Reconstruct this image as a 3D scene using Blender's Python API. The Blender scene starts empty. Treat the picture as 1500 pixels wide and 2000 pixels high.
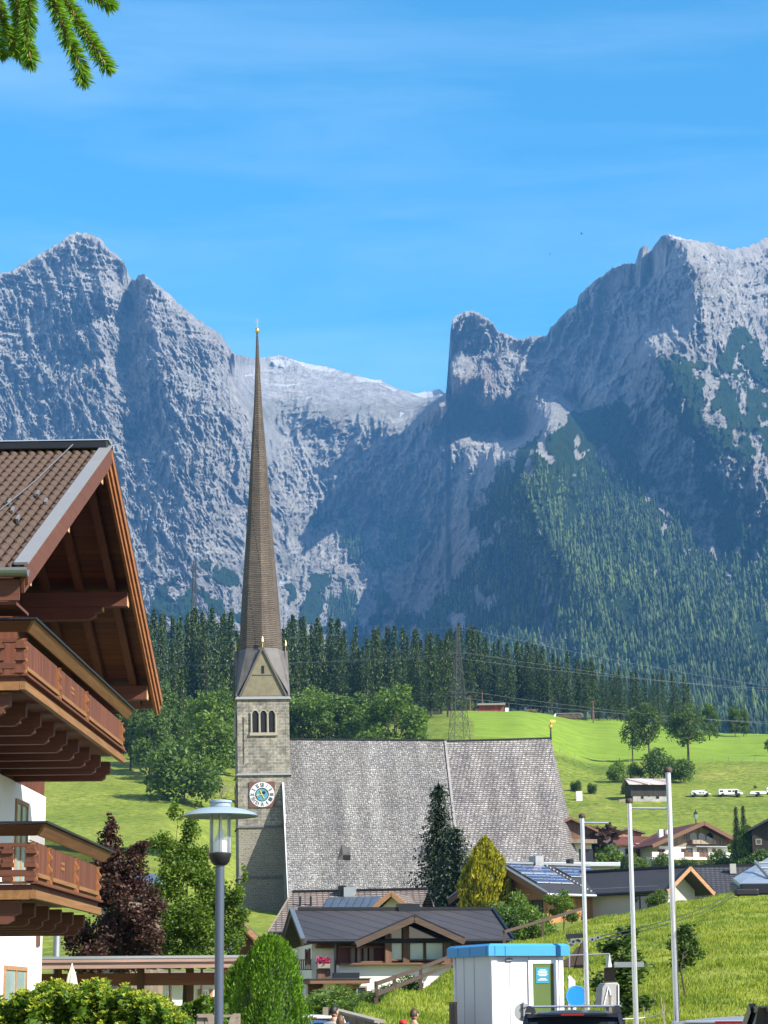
import bpy, bmesh, math, random
import numpy as np
from mathutils import Vector, Matrix, Euler
R = math.radians
SC = bpy.context.scene
COL = SC.collection

# ------------------------------------------------------------------ camera
FPX = 4350.0                      # focal length in pixels of the 1500 px wide photograph
PITCH = math.atan(960.0 / FPX)
EYE = 1.65
cam_d = bpy.data.cameras.new("camera")
cam_d.sensor_fit = 'HORIZONTAL'
cam_d.sensor_width = 36.0
cam_d.lens = 36.0 * FPX / 1500.0
cam_d.clip_start = 0.3
cam_d.clip_end = 40000.0
cam = bpy.data.objects.new("camera", cam_d)
COL.objects.link(cam)
cam.location = (0, 0, EYE)
ROLL = 0.008                      # the picture was taken with the phone very slightly tilted
cam.rotation_euler = (Matrix.Rotation(R(90) + PITCH, 3, 'X') @ Matrix.Rotation(-ROLL, 3, 'Z')).to_euler()
SC.camera = cam

# ------------------------------------------------------------------ light
SUN_AZ, SUN_EL = 124.0, 37.0      # azimuth clockwise from the view direction
SUN_STRENGTH = 5.0
SKY_STRENGTH = 0.12
EXPOSURE = 0.95
HAZE_DENSITY = 5.5e-5
HAZE_COLOR = (0.16, 0.48, 1.0)
w = bpy.data.worlds.new("World")
SC.world = w
w.use_nodes = True
nt = w.node_tree
nt.nodes.clear()
out = nt.nodes.new('ShaderNodeOutputWorld')
bg = nt.nodes.new('ShaderNodeBackground')
sky = nt.nodes.new('ShaderNodeTexSky')
sky.sky_type = 'NISHITA'
sky.sun_disc = False
sky.sun_elevation = R(SUN_EL)
sky.sun_rotation = R(SUN_AZ)
sky.altitude = 800
sky.air_density = 1.0
sky.dust_density = 0.25
sky.ozone_density = 4.0
# thin cirrus streaks in the sky itself
tc = nt.nodes.new('ShaderNodeTexCoord')
mp = nt.nodes.new('ShaderNodeMapping')
mp.inputs['Rotation'].default_value = (0, R(14), 0)
mp.inputs['Scale'].default_value = (2.2, 1.0, 15.0)
nz = nt.nodes.new('ShaderNodeTexNoise')
nz.inputs['Scale'].default_value = 1.7
nz.inputs['Detail'].default_value = 7
nz.inputs['Roughness'].default_value = 0.55
nz.inputs['Distortion'].default_value = 0.35
mr = nt.nodes.new('ShaderNodeMapRange')
mr.inputs['From Min'].default_value = 0.44
mr.inputs['From Max'].default_value = 0.80
mr.inputs['To Max'].default_value = 0.22
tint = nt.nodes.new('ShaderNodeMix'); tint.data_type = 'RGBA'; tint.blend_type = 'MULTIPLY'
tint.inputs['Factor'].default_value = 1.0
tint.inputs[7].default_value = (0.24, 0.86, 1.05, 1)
mixc = nt.nodes.new('ShaderNodeMix'); mixc.data_type = 'RGBA'
mixc.inputs[7].default_value = (4.6, 5.6, 7.0, 1)
L = nt.links.new
# sky ahead tinted deep azure; unseen rest made paler so shade turns less cyan
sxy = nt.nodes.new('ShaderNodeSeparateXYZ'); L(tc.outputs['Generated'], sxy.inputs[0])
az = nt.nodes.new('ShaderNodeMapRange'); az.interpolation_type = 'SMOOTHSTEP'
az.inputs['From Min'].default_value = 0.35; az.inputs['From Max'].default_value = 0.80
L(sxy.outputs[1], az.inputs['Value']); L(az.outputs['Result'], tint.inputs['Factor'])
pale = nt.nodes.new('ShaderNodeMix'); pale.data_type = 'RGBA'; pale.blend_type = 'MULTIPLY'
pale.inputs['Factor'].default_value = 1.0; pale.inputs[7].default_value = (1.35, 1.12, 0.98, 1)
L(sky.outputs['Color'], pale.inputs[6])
L(tc.outputs['Generated'], mp.inputs['Vector'])
L(mp.outputs['Vector'], nz.inputs['Vector'])
L(nz.outputs['Fac'], mr.inputs['Value'])
L(mr.outputs['Result'], mixc.inputs['Factor'])
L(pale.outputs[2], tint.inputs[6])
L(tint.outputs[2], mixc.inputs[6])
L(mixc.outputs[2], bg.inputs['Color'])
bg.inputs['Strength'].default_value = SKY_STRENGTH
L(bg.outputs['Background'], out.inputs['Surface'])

sun_d = bpy.data.lights.new("sun", 'SUN')
sun_d.energy = SUN_STRENGTH
sun_d.angle = R(0.53)
sun_d.color = (1.0, 0.95, 0.86)
sun = bpy.data.objects.new("sun", sun_d)
COL.objects.link(sun)
SUNV = Vector((math.sin(R(SUN_AZ)) * math.cos(R(SUN_EL)), math.cos(R(SUN_AZ)) * math.cos(R(SUN_EL)), math.sin(R(SUN_EL))))
sun.rotation_euler = SUNV.to_track_quat('Z', 'Y').to_euler()
sun.location = SUNV * 100

SC.view_settings.view_transform = 'Standard'
SC.view_settings.look = 'None'
SC.view_settings.gamma = 1.0
SC.view_settings.exposure = EXPOSURE
SC.render.engine = 'CYCLES'
cy = SC.cycles
cy.max_bounces = 6
cy.diffuse_bounces = 3
cy.glossy_bounces = 3
cy.transmission_bounces = 4
cy.volume_bounces = 1
cy.transparent_max_bounces = 8
cy.use_denoising = True
cy.caustics_reflective = False
cy.caustics_refractive = False

# ------------------------------------------------------------------ helpers
def P(px, py, Y):
    """world point seen at photograph pixel (px, py), Y metres ahead of the camera"""
    cx = (px - 750.0) / FPX
    cyy = (1000.0 - py) / FPX
    cx, cyy = cx * math.cos(ROLL) + cyy * math.sin(ROLL), cyy * math.cos(ROLL) - cx * math.sin(ROLL)
    dy = math.cos(PITCH) - cyy * math.sin(PITCH)
    dz = math.sin(PITCH) + cyy * math.cos(PITCH)
    s = Y / dy
    return Vector((cx * s, Y, EYE + dz * s))
def PN(px, py, Y):
    cx = (px - 750.0) / FPX
    cyy = (1000.0 - py) / FPX
    cx, cyy = cx * math.cos(ROLL) + cyy * math.sin(ROLL), cyy * math.cos(ROLL) - cx * math.sin(ROLL)
    dy = math.cos(PITCH) - cyy * math.sin(PITCH)
    dz = math.sin(PITCH) + cyy * math.cos(PITCH)
    s = Y / dy
    return np.stack([cx * s, Y + 0 * s, EYE + dz * s], -1)
def mpp(Y, py=1800):
    """metres per photograph pixel at that depth"""
    return (P(751, py, Y) - P(750, py, Y)).length

def tag(o, label=None, cat=None, group=None, kind=None):
    if label: o['label'] = label
    if cat: o['category'] = cat
    if group: o['group'] = group
    if kind: o['kind'] = kind
    return o
def empty(name, loc, rz=0.0, label=None, cat=None, group=None, rot=None):
    o = bpy.data.objects.new(name, None)
    o.empty_display_size = 0.3
    COL.objects.link(o)
    o.location = loc
    o.rotation_euler = rot if rot else (0, 0, rz)
    return tag(o, label, cat, group)
def copy_tree(o, parent=None):
    c = o.copy(); COL.objects.link(c); c.parent = parent
    for ch in o.children: copy_tree(ch, c)
    return c
def link_mesh(name, me, parent=None, loc=None):
    o = bpy.data.objects.new(name, me)
    COL.objects.link(o)
    if parent is not None: o.parent = parent
    if loc is not None: o.location = loc
    return o

class MB:
    """collects shapes and links them as ONE mesh object"""
    def __init__(s): s.v = []; s.f = []; s.mi = []; s.M = None; s.m = 0
    def add(s, vs, fs):
        b = len(s.v)
        for p in vs:
            p = Vector(p)
            if s.M is not None: p = s.M @ p
            s.v.append(p[:])
        for f in fs:
            s.f.append([b + i for i in f]); s.mi.append(s.m)
        return s
    def box(s, x0, x1, y0, y1, z0, z1):
        return s.hexa([(x0,y0,z0),(x1,y0,z0),(x1,y1,z0),(x0,y1,z0),(x0,y0,z1),(x1,y0,z1),(x1,y1,z1),(x0,y1,z1)])
    def hexa(s, p):
        return s.add(p, [(3,2,1,0),(4,5,6,7),(0,1,5,4),(1,2,6,5),(2,3,7,6),(3,0,4,7)])
    def bar(s, a, b, w, h, up=(0,0,1)):
        """box beam from a to b, w wide, h tall"""
        a, b = Vector(a), Vector(b); d = (b - a).normalized(); u = Vector(up)
        if abs(d.dot(u)) > 0.98: u = Vector((0,1,0))
        r = d.cross(u).normalized(); u = r.cross(d).normalized()
        r *= w / 2; u *= h / 2
        return s.hexa([a-r-u, a+r-u, b+r-u, b-r-u, a-r+u, a+r+u, b+r+u, b-r+u])
    def tube(s, a, b, r0, r1=None, n=10, cap=True):
        if r1 is None: r1 = r0
        a, b = Vector(a), Vector(b); d = (b - a).normalized()
        u = Vector((0,0,1)) if abs(d.z) < 0.95 else Vector((1,0,0))
        x = d.cross(u).normalized(); y = d.cross(x).normalized()
        vs = []
        for c, r in ((a, r0), (b, r1)):
            for i in range(n):
                t = 2 * math.pi * i / n
                vs.append(c + x * (r * math.cos(t)) + y * (r * math.sin(t)))
        fs = [(i, (i+1) % n, n + (i+1) % n, n + i) for i in range(n)]
        if cap: fs += [tuple(range(n))[::-1], tuple(range(n, 2*n))]
        return s.add(vs, fs)
    def path(s, pts, rs, n=8):
        for i in range(len(pts) - 1):
            s.tube(pts[i], pts[i+1], rs[i], rs[i+1], n)
        return s
    def lathe(s, prof, c=(0,0,0), n=24, a0=0.0):
        vs = []; c = Vector(c)
        for r, z in prof:
            for i in range(n):
                t = a0 + 2 * math.pi * i / n
                vs.append(c + Vector((r * math.cos(t), r * math.sin(t), z)))
        fs = []
        for k in range(len(prof) - 1):
            for i in range(n):
                j = (i + 1) % n
                fs.append((k*n+i, k*n+j, (k+1)*n+j, (k+1)*n+i))
        fs.append(tuple(range(n))[::-1]); fs.append(tuple(range((len(prof)-1)*n, len(prof)*n)))
        return s.add(vs, fs)
    def prism(s, poly, d):
        """closed polygon (3-D points) extruded by vector d"""
        d = Vector(d); n = len(poly)
        vs = [Vector(p) for p in poly] + [Vector(p) + d for p in poly]
        fs = [tuple(range(n))[::-1], tuple(range(n, 2*n))] + [(i, (i+1) % n, n + (i+1) % n, n + i) for i in range(n)]
        return s.add(vs, fs)
    def slab(s, a, b, c, d, t):
        """quad a b c d thickened by t along its normal (downwards side)"""
        a, b, c, d = map(Vector, (a, b, c, d))
        n = (b - a).cross(d - a).normalized() * t
        return s.hexa([a-n, b-n, c-n, d-n, a, b, c, d])
    def ball(s, c, rx, ry=None, rz=None, n=12, m=8):
        ry = rx if ry is None else ry; rz = rx if rz is None else rz
        prof = []; vs = []; c = Vector(c)
        for k in range(m + 1):
            ph = -math.pi/2 + math.pi * k / m
            for i in range(n):
                t = 2*math.pi*i/n
                vs.append(c + Vector((rx*math.cos(ph)*math.cos(t), ry*math.cos(ph)*math.sin(t), rz*math.sin(ph))))
        fs = []
        for k in range(m):
            for i in range(n):
                j = (i+1) % n
                fs.append((k*n+i, k*n+j, (k+1)*n+j, (k+1)*n+i))
        return s.add(vs, fs)
    def build(s, name, mat, parent=None, smooth=False, bevel=0.0, loc=None):
        me = bpy.data.meshes.new(name)
        me.from_pydata(s.v, [], s.f)
        mats = mat if isinstance(mat, (list, tuple)) else [mat]
        for m_ in mats: me.materials.append(m_)
        if len(mats) > 1: me.polygons.foreach_set('material_index', s.mi)
        bm = bmesh.new(); bm.from_mesh(me)
        bmesh.ops.remove_doubles(bm, verts=bm.verts, dist=1e-5)
        bmesh.ops.recalc_face_normals(bm, faces=bm.faces)
        bm.to_mesh(me); bm.free()
        if smooth:
            me.polygons.foreach_set('use_smooth', [True] * len(me.polygons))
            try: me.set_sharp_from_angle(angle=R(40))
            except Exception: pass
        o = link_mesh(name, me, parent, loc)
        if bevel > 0:
            bv = o.modifiers.new('bevel', 'BEVEL'); bv.width = bevel; bv.segments = 2; bv.limit_method = 'ANGLE'
        return o

def np_mesh(name, V, F, mat, attrs=None, smooth=False):
    me = bpy.data.meshes.new(name)
    V = np.ascontiguousarray(V, dtype=np.float32); F = np.ascontiguousarray(F, dtype=np.int32)
    me.vertices.add(len(V)); me.vertices.foreach_set('co', V.ravel())
    me.loops.add(F.size); me.loops.foreach_set('vertex_index', F.ravel())
    me.polygons.add(len(F)); me.polygons.foreach_set('loop_start', np.arange(len(F), dtype=np.int32) * F.shape[1])
    if smooth: me.polygons.foreach_set('use_smooth', np.ones(len(F), dtype=bool))
    me.update(calc_edges=True)
    mats = mat if isinstance(mat, (list, tuple)) else [mat]
    for m_ in mats: me.materials.append(m_)
    for k, a in (attrs or {}).items():
        at = me.color_attributes.new(k, 'FLOAT_COLOR', 'POINT')
        at.data.foreach_set('color', np.ascontiguousarray(a, dtype=np.float32).ravel())
    return me

# ---- numpy gradient noise
_rng0 = np.random.RandomState(7)
_PERM = _rng0.permutation(512).astype(np.int64)
_GA = _rng0.rand(512) * 2 * np.pi
def noise2(x, y, seed=0):
    xi = np.floor(x).astype(np.int64); yi = np.floor(y).astype(np.int64)
    xf = x - xi; yf = y - yi
    def g(ix, iy, dx, dy):
        h = _PERM[(_PERM[(ix + seed * 37) & 511] + iy) & 511]
        a = _GA[h]
        return np.cos(a) * dx + np.sin(a) * dy
    u = xf*xf*xf*(xf*(xf*6-15)+10); v = yf*yf*yf*(yf*(yf*6-15)+10)
    n00 = g(xi, yi, xf, yf); n10 = g(xi+1, yi, xf-1, yf)
    n01 = g(xi, yi+1, xf, yf-1); n11 = g(xi+1, yi+1, xf-1, yf-1)
    return ((n00*(1-u)+n10*u)*(1-v) + (n01*(1-u)+n11*u)*v) * 1.5
def fbm(x, y, oct=4, seed=0, gain=0.5):
    r = 0; a = 1.0; f = 1.0; t = 0
    for k in range(oct):
        r = r + a * noise2(x*f, y*f, seed+k*11); t += a; a *= gain; f *= 2.03
    return r / t
def ridged(x, y, oct=4, seed=0, gain=0.5):
    r = 0; a = 1.0; f = 1.0; t = 0; wgt = 1.0
    for k in range(oct):
        n = 1 - np.abs(noise2(x*f, y*f, seed+k*11)) * 1.6
        n = n * n * wgt; wgt = np.clip(n * 1.4, 0, 1)
        r = r + a*n; t += a; a *= gain; f *= 2.07
    return r / t
def in_poly(px, py, poly):
    res = np.zeros(np.shape(px), bool); n = len(poly); j = n - 1
    for i in range(n):
        xi, yi = poly[i]; xj, yj = poly[j]
        c = ((yi > py) != (yj > py)) & (px < (xj - xi) * (py - yi) / ((yj - yi) or 1e-9) + xi)
        res ^= c; j = i
    return res

# ------------------------------------------------------------------ materials
class NT:
    def __init__(s, name):
        s.m = bpy.data.materials.new(name); s.m.use_nodes = True
        s.t = s.m.node_tree; s.b = s.t.nodes['Principled BSDF']; s.o = s.t.nodes['Material Output']
    def n(s, t, **kw):
        x = s.t.nodes.new('ShaderNode' + t)
        for k, v in kw.items():
            if hasattr(x, k) and k not in x.inputs: setattr(x, k, v)
            else: x.inputs[k].default_value = v
        return x
    def l(s, a, b): s.t.links.new(a, b)
    def coords(s, scale=(1,1,1), rot=(0,0,0), kind='Object'):
        c = s.n('TexCoord'); m = s.n('Mapping')
        m.inputs['Scale'].default_value = scale; m.inputs['Rotation'].default_value = rot
        s.l(c.outputs[kind], m.inputs['Vector']); return m.outputs['Vector']
    def noise(s, vec, scale, detail=4, rough=0.55, dist=0.0):
        x = s.n('TexNoise'); x.inputs['Scale'].default_value = scale; x.inputs['Detail'].default_value = detail
        x.inputs['Roughness'].default_value = rough; x.inputs['Distortion'].default_value = dist
        if vec is not None: s.l(vec, x.inputs['Vector'])
        return x.outputs['Fac']
    def ramp(s, fac, stops):
        x = s.n('ValToRGB'); e = x.color_ramp.elements
        while len(e) < len(stops): e.new(0.5)
        for k, (p, c) in enumerate(stops):
            e[k].position = p; e[k].color = (*c, 1) if len(c) == 3 else c
        s.l(fac, x.inputs['Fac']); return x.outputs['Color']
    def mix(s, fac, a, b, mode='MIX'):
        x = s.n('Mix', data_type='RGBA', blend_type=mode)
        for v, i in ((fac, 0), (a, 6), (b, 7)):
            if isinstance(v, (int, float)): x.inputs[i].default_value = v
            elif isinstance(v, tuple): x.inputs[i].default_value = (*v, 1) if len(v) == 3 else v
            else: s.l(v, x.inputs[i])
        return x.outputs[2]
    def math(s, op, a, b=0.0, clamp=False):
        x = s.n('Math', operation=op, use_clamp=clamp)
        for v, i in ((a, 0), (b, 1)):
            if isinstance(v, (int, float)): x.inputs[i].default_value = v
            else: s.l(v, x.inputs[i])
        return x.outputs[0]
    def bump(s, h, strength=0.4, dist=0.02):
        x = s.n('Bump'); x.inputs['Strength'].default_value = strength; x.inputs['Distance'].default_value = dist
        s.l(h, x.inputs['Height']); s.l(x.outputs['Normal'], s.b.inputs['Normal'])
    def fin(s, col=None, rough=0.7, metal=0.0, spec=0.5):
        if isinstance(col, tuple): s.b.inputs['Base Color'].default_value = (*col, 1)
        elif col is not None: s.l(col, s.b.inputs['Base Color'])
        if isinstance(rough, (int, float)): s.b.inputs['Roughness'].default_value = rough
        else: s.l(rough, s.b.inputs['Roughness'])
        s.b.inputs['Metallic'].default_value = metal
        s.b.inputs['Specular IOR Level'].default_value = spec
        return s.m
def sc(c, k): return tuple(min(1.0, x * k) for x in c)

def m_plain(name, col, rough=0.6, metal=0.0, var=0.12, scale=3.0, bump=0.0, spec=0.4):
    t = NT(name); v = t.coords()
    f = t.noise(v, scale, 6, 0.6)
    f2 = t.noise(v, scale * 0.13, 3)
    c = t.mix(f, sc(col, 1 - var * 1.6), sc(col, 1 + var * 1.6))
    c = t.mix(t.math('MULTIPLY', f2, 0.5), c, sc(col, 1 - var * 2))
    if bump: t.bump(t.noise(v, scale * 8, 4), bump, 0.02)
    return t.fin(c, t.math('ADD', t.math('MULTIPLY', f, 0.2), rough - 0.1), metal, spec)
def m_wood(name, col, axis=2, board=0.0, boards_axis=0, rough=0.65, var=0.35):
    """grain along axis; optional board joints every `board` metres along boards_axis"""
    t = NT(name)
    s = [14.0, 14.0, 14.0]; s[axis] = 0.8
    v = t.coords(tuple(s))
    f = t.noise(v, 1.0, 6, 0.65, 0.6)
    c = t.ramp(f, [(0.25, sc(col, 1 - var)), (0.55, col), (0.8, sc(col, 1 + var))])
    if board > 0:
        cc = t.n('TexCoord'); sx = t.n('SeparateXYZ'); t.l(cc.outputs['Object'], sx.inputs[0])
        a = t.math('DIVIDE', sx.outputs[boards_axis], board)
        fr = t.math('FRACT', a)
        gap = t.math('LESS_THAN', fr, 0.06)
        wn = t.n('TexWhiteNoise', noise_dimensions='1D'); t.l(t.math('FLOOR', a), wn.inputs['W'])
        c = t.mix(wn.outputs['Value'], t.mix(1.0, c, (0.72, 0.72, 0.72), 'MULTIPLY'), t.mix(1.0, c, (1.2, 1.15, 1.1), 'MULTIPLY'))
        c = t.mix(gap, c, sc(col, 0.25))
        t.bump(t.math('ADD', t.math('MULTIPLY', f, 0.25), t.math('SUBTRACT', 1.0, gap)), 0.5, 0.01)
    else:
        t.bump(f, 0.25, 0.01)
    return t.fin(c, rough, 0, 0.3)
def uv_uz(t, kx=1.0, ky=1.0):
    """u runs along the wall (x+y), v up"""
    cc = t.n('TexCoord'); sx = t.n('SeparateXYZ'); t.l(cc.outputs['Object'], sx.inputs[0])
    cb = t.n('CombineXYZ')
    t.l(t.math('ADD', sx.outputs[0], sx.outputs[1]), cb.inputs[0]); t.l(sx.outputs[2], cb.inputs[1])
    m = t.n('Mapping'); m.inputs['Scale'].default_value = (kx, ky, 1); t.l(cb.outputs[0], m.inputs['Vector'])
    return m.outputs['Vector'], cc.outputs['Object']
def m_brick(name, c1, c2, mortar, bw, bh, mort=0.02, bump=0.6, rough=0.8, bias=0.0, var=0.3, nscale=1.0, wob=0.0, big=0.0, off=0.5):
    t = NT(name)
    v, ob = uv_uz(t)
    if wob > 0:
        nn = t.n('TexNoise'); nn.inputs['Scale'].default_value = nscale * 1.3; t.l(ob, nn.inputs['Vector'])
        vm = t.n('VectorMath', operation='SCALE'); t.l(nn.outputs['Color'], vm.inputs[0]); vm.inputs['Scale'].default_value = wob
        va = t.n('VectorMath', operation='ADD'); t.l(v, va.inputs[0]); t.l(vm.outputs[0], va.inputs[1]); v = va.outputs[0]
    b = t.n('TexBrick'); t.l(v, b.inputs['Vector'])
    b.inputs['Color1'].default_value = (*c1, 1); b.inputs['Color2'].default_value = (*c2, 1); b.inputs['Mortar'].default_value = (*mortar, 1)
    b.inputs['Scale'].default_value = 1.0; b.inputs['Brick Width'].default_value = bw; b.inputs['Row Height'].default_value = bh
    b.inputs['Mortar Size'].default_value = mort; b.inputs['Mortar Smooth'].default_value = 0.2; b.inputs['Bias'].default_value = bias
    b.offset = off; b.squash = 1.0
    f = t.noise(ob, nscale * 3.0, 6, 0.65)
    c = t.mix(1.0, b.outputs['Color'], t.ramp(f, [(0.2, (1-var,)*3), (0.8, (1+var,)*3)]), 'MULTIPLY')
    f2 = t.noise(ob, nscale * 0.16, 4, 0.6)
    c = t.mix(1.0, c, t.ramp(f2, [(0.3, (0.80, 0.80, 0.82)), (0.7, (1.12, 1.10, 1.06))]), 'MULTIPLY')
    t.bump(t.math('SUBTRACT', t.math('MULTIPLY', f, 0.6), b.outputs['Fac']), bump, 0.03)
    return t.fin(c, rough, 0, 0.25)
def m_leaf(name, col, var=0.45, trans=0.35, hue=0.0, rough=0.55):
    """foliage: colour varies leaf by leaf, a little light passes through"""
    t = NT(name)
    g = t.n('NewGeometry')
    ob = t.n('ObjectInfo')
    c = t.ramp(g.outputs['Random Per Island'], [(0.0, sc(col, 1 - var)), (0.5, col), (1.0, (col[0]*(1+var*1.5+hue), col[1]*(1+var), col[2]*(1+var*0.5)))])
    c = t.mix(t.math('MULTIPLY', ob.outputs['Random'], 0.35), c, t.mix(1.0, c, (1.25, 1.05, 0.75), 'MULTIPLY'))
    t.fin(c, rough, 0, 0.3)
    tr = t.n('BsdfTranslucent'); t.l(t.mix(1.0, c, (1.3, 1.35, 0.5), 'MULTIPLY'), tr.inputs['Color'])
    mx = t.n('MixShader'); mx.inputs[0].default_value = trans
    t.l(t.b.outputs[0], mx.inputs[1]); t.l(tr.outputs[0], mx.inputs[2]); t.l(mx.outputs[0], t.o.inputs['Surface'])
    return t.m
def m_glass(name, col=(0.02, 0.03, 0.04), rough=0.06):
    t = NT(name)
    v = t.coords(); f = t.noise(v, 1.2, 3)
    return t.fin(t.mix(f, sc(col, 0.6), sc(col, 1.5)), rough, 0, 0.8)

M = {}
M['white'] = m_plain('white_render', (0.78, 0.76, 0.71), 0.85, var=0.05, scale=1.5, bump=0.15, spec=0.2)
M['cream'] = m_plain('cream_render', (0.66, 0.62, 0.48), 0.85, var=0.06, scale=1.5, bump=0.1, spec=0.2)
M['grey_render'] = m_plain('grey_render', (0.42, 0.41, 0.38), 0.85, var=0.08, scale=1.5, bump=0.1, spec=0.2)
M['chalet_wood'] = m_wood('chalet_wood', (0.118, 0.042, 0.024), 0)
M['chalet_wood_y'] = m_wood('chalet_wood_long', (0.118, 0.042, 0.024), 1)
M['chalet_wood_v'] = m_wood('chalet_wood_upright', (0.130, 0.046, 0.025), 2)
M['chalet_boards'] = m_wood('chalet_balcony_boards', (0.145, 0.050, 0.027), 2, 0.10, 1)
M['chalet_soffit'] = m_wood('chalet_soffit_boards', (0.125, 0.038, 0.019), 0, 0.16, 1)
M['tan_wood_y'] = m_wood('weathered_rail_wood', (0.235, 0.115, 0.042), 1)
M['end_grain'] = m_wood('pale_end_grain', (0.55, 0.33, 0.16), 2)
M['larch'] = m_wood('larch_cladding', (0.42, 0.21, 0.10), 2, 0.16, 0)
M['larch_plain'] = m_wood('larch_board', (0.38, 0.205, 0.105), 0)
M['old_wood'] = m_wood('old_brown_wood', (0.16, 0.085, 0.05), 0)
M['old_wood_v'] = m_wood('old_brown_wood_upright', (0.16, 0.085, 0.05), 2, 0.18, 0)
M['grey_wood'] = m_wood('grey_weathered_wood', (0.27, 0.22, 0.17), 0)
M['pale_timber'] = m_wood('pale_weathered_timber', (0.34, 0.27, 0.20), 2, 0.25, 0)
M['grey_wood_v'] = m_wood('grey_weathered_boards', (0.22, 0.17, 0.13), 2, 0.2, 0)
M['pale_fascia'] = m_wood('pale_pinkish_fascia', (0.40, 0.255, 0.21), 0)
M['pergola_wood'] = m_wood('reddish_pergola_wood', (0.25, 0.10, 0.06), 0)
M['dark_metal'] = m_plain('anthracite_metal', (0.028, 0.030, 0.036), 0.42, 0.6, 0.1)
M['grey_metal'] = m_plain('grey_sheet_metal', (0.30, 0.32, 0.34), 0.42, 0.75, 0.08)
M['pale_metal'] = m_plain('pale_sheet_metal', (0.50, 0.53, 0.56), 0.35, 0.6, 0.06)
M['verge_metal'] = m_plain('weathered_zinc_strip', (0.24, 0.24, 0.24), 0.5, 0.2, 0.08)
M['pylon_steel'] = m_plain('dull_pylon_steel', (0.05, 0.055, 0.058), 0.7, 0.3, 0.15)
M['alu'] = m_plain('brushed_aluminium', (0.74, 0.73, 0.74), 0.33, 0.85, 0.04)
M['steel'] = m_plain('galvanised_steel', (0.34, 0.35, 0.36), 0.5, 0.7, 0.15)
M['black'] = m_plain('black_plastic', (0.015, 0.015, 0.016), 0.5)
M['glass'] = m_glass('dark_window_glass')
M['glass_pale'] = m_glass('window_with_pale_blind', (0.26, 0.36, 0.34), 0.15)
M['gold'] = m_plain('gilded_metal', (0.85, 0.58, 0.16), 0.3, 0.9, 0.05)
M['white_paint'] = m_plain('white_paint', (0.80, 0.80, 0.80), 0.45, var=0.03)
M['bark'] = m_plain('grey_brown_bark', (0.085, 0.062, 0.045), 0.9, var=0.3, scale=6, bump=0.6)
M['bark_pale'] = m_plain('pale_bark', (0.30, 0.26, 0.21), 0.9, var=0.3, scale=5, bump=0.5)

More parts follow.
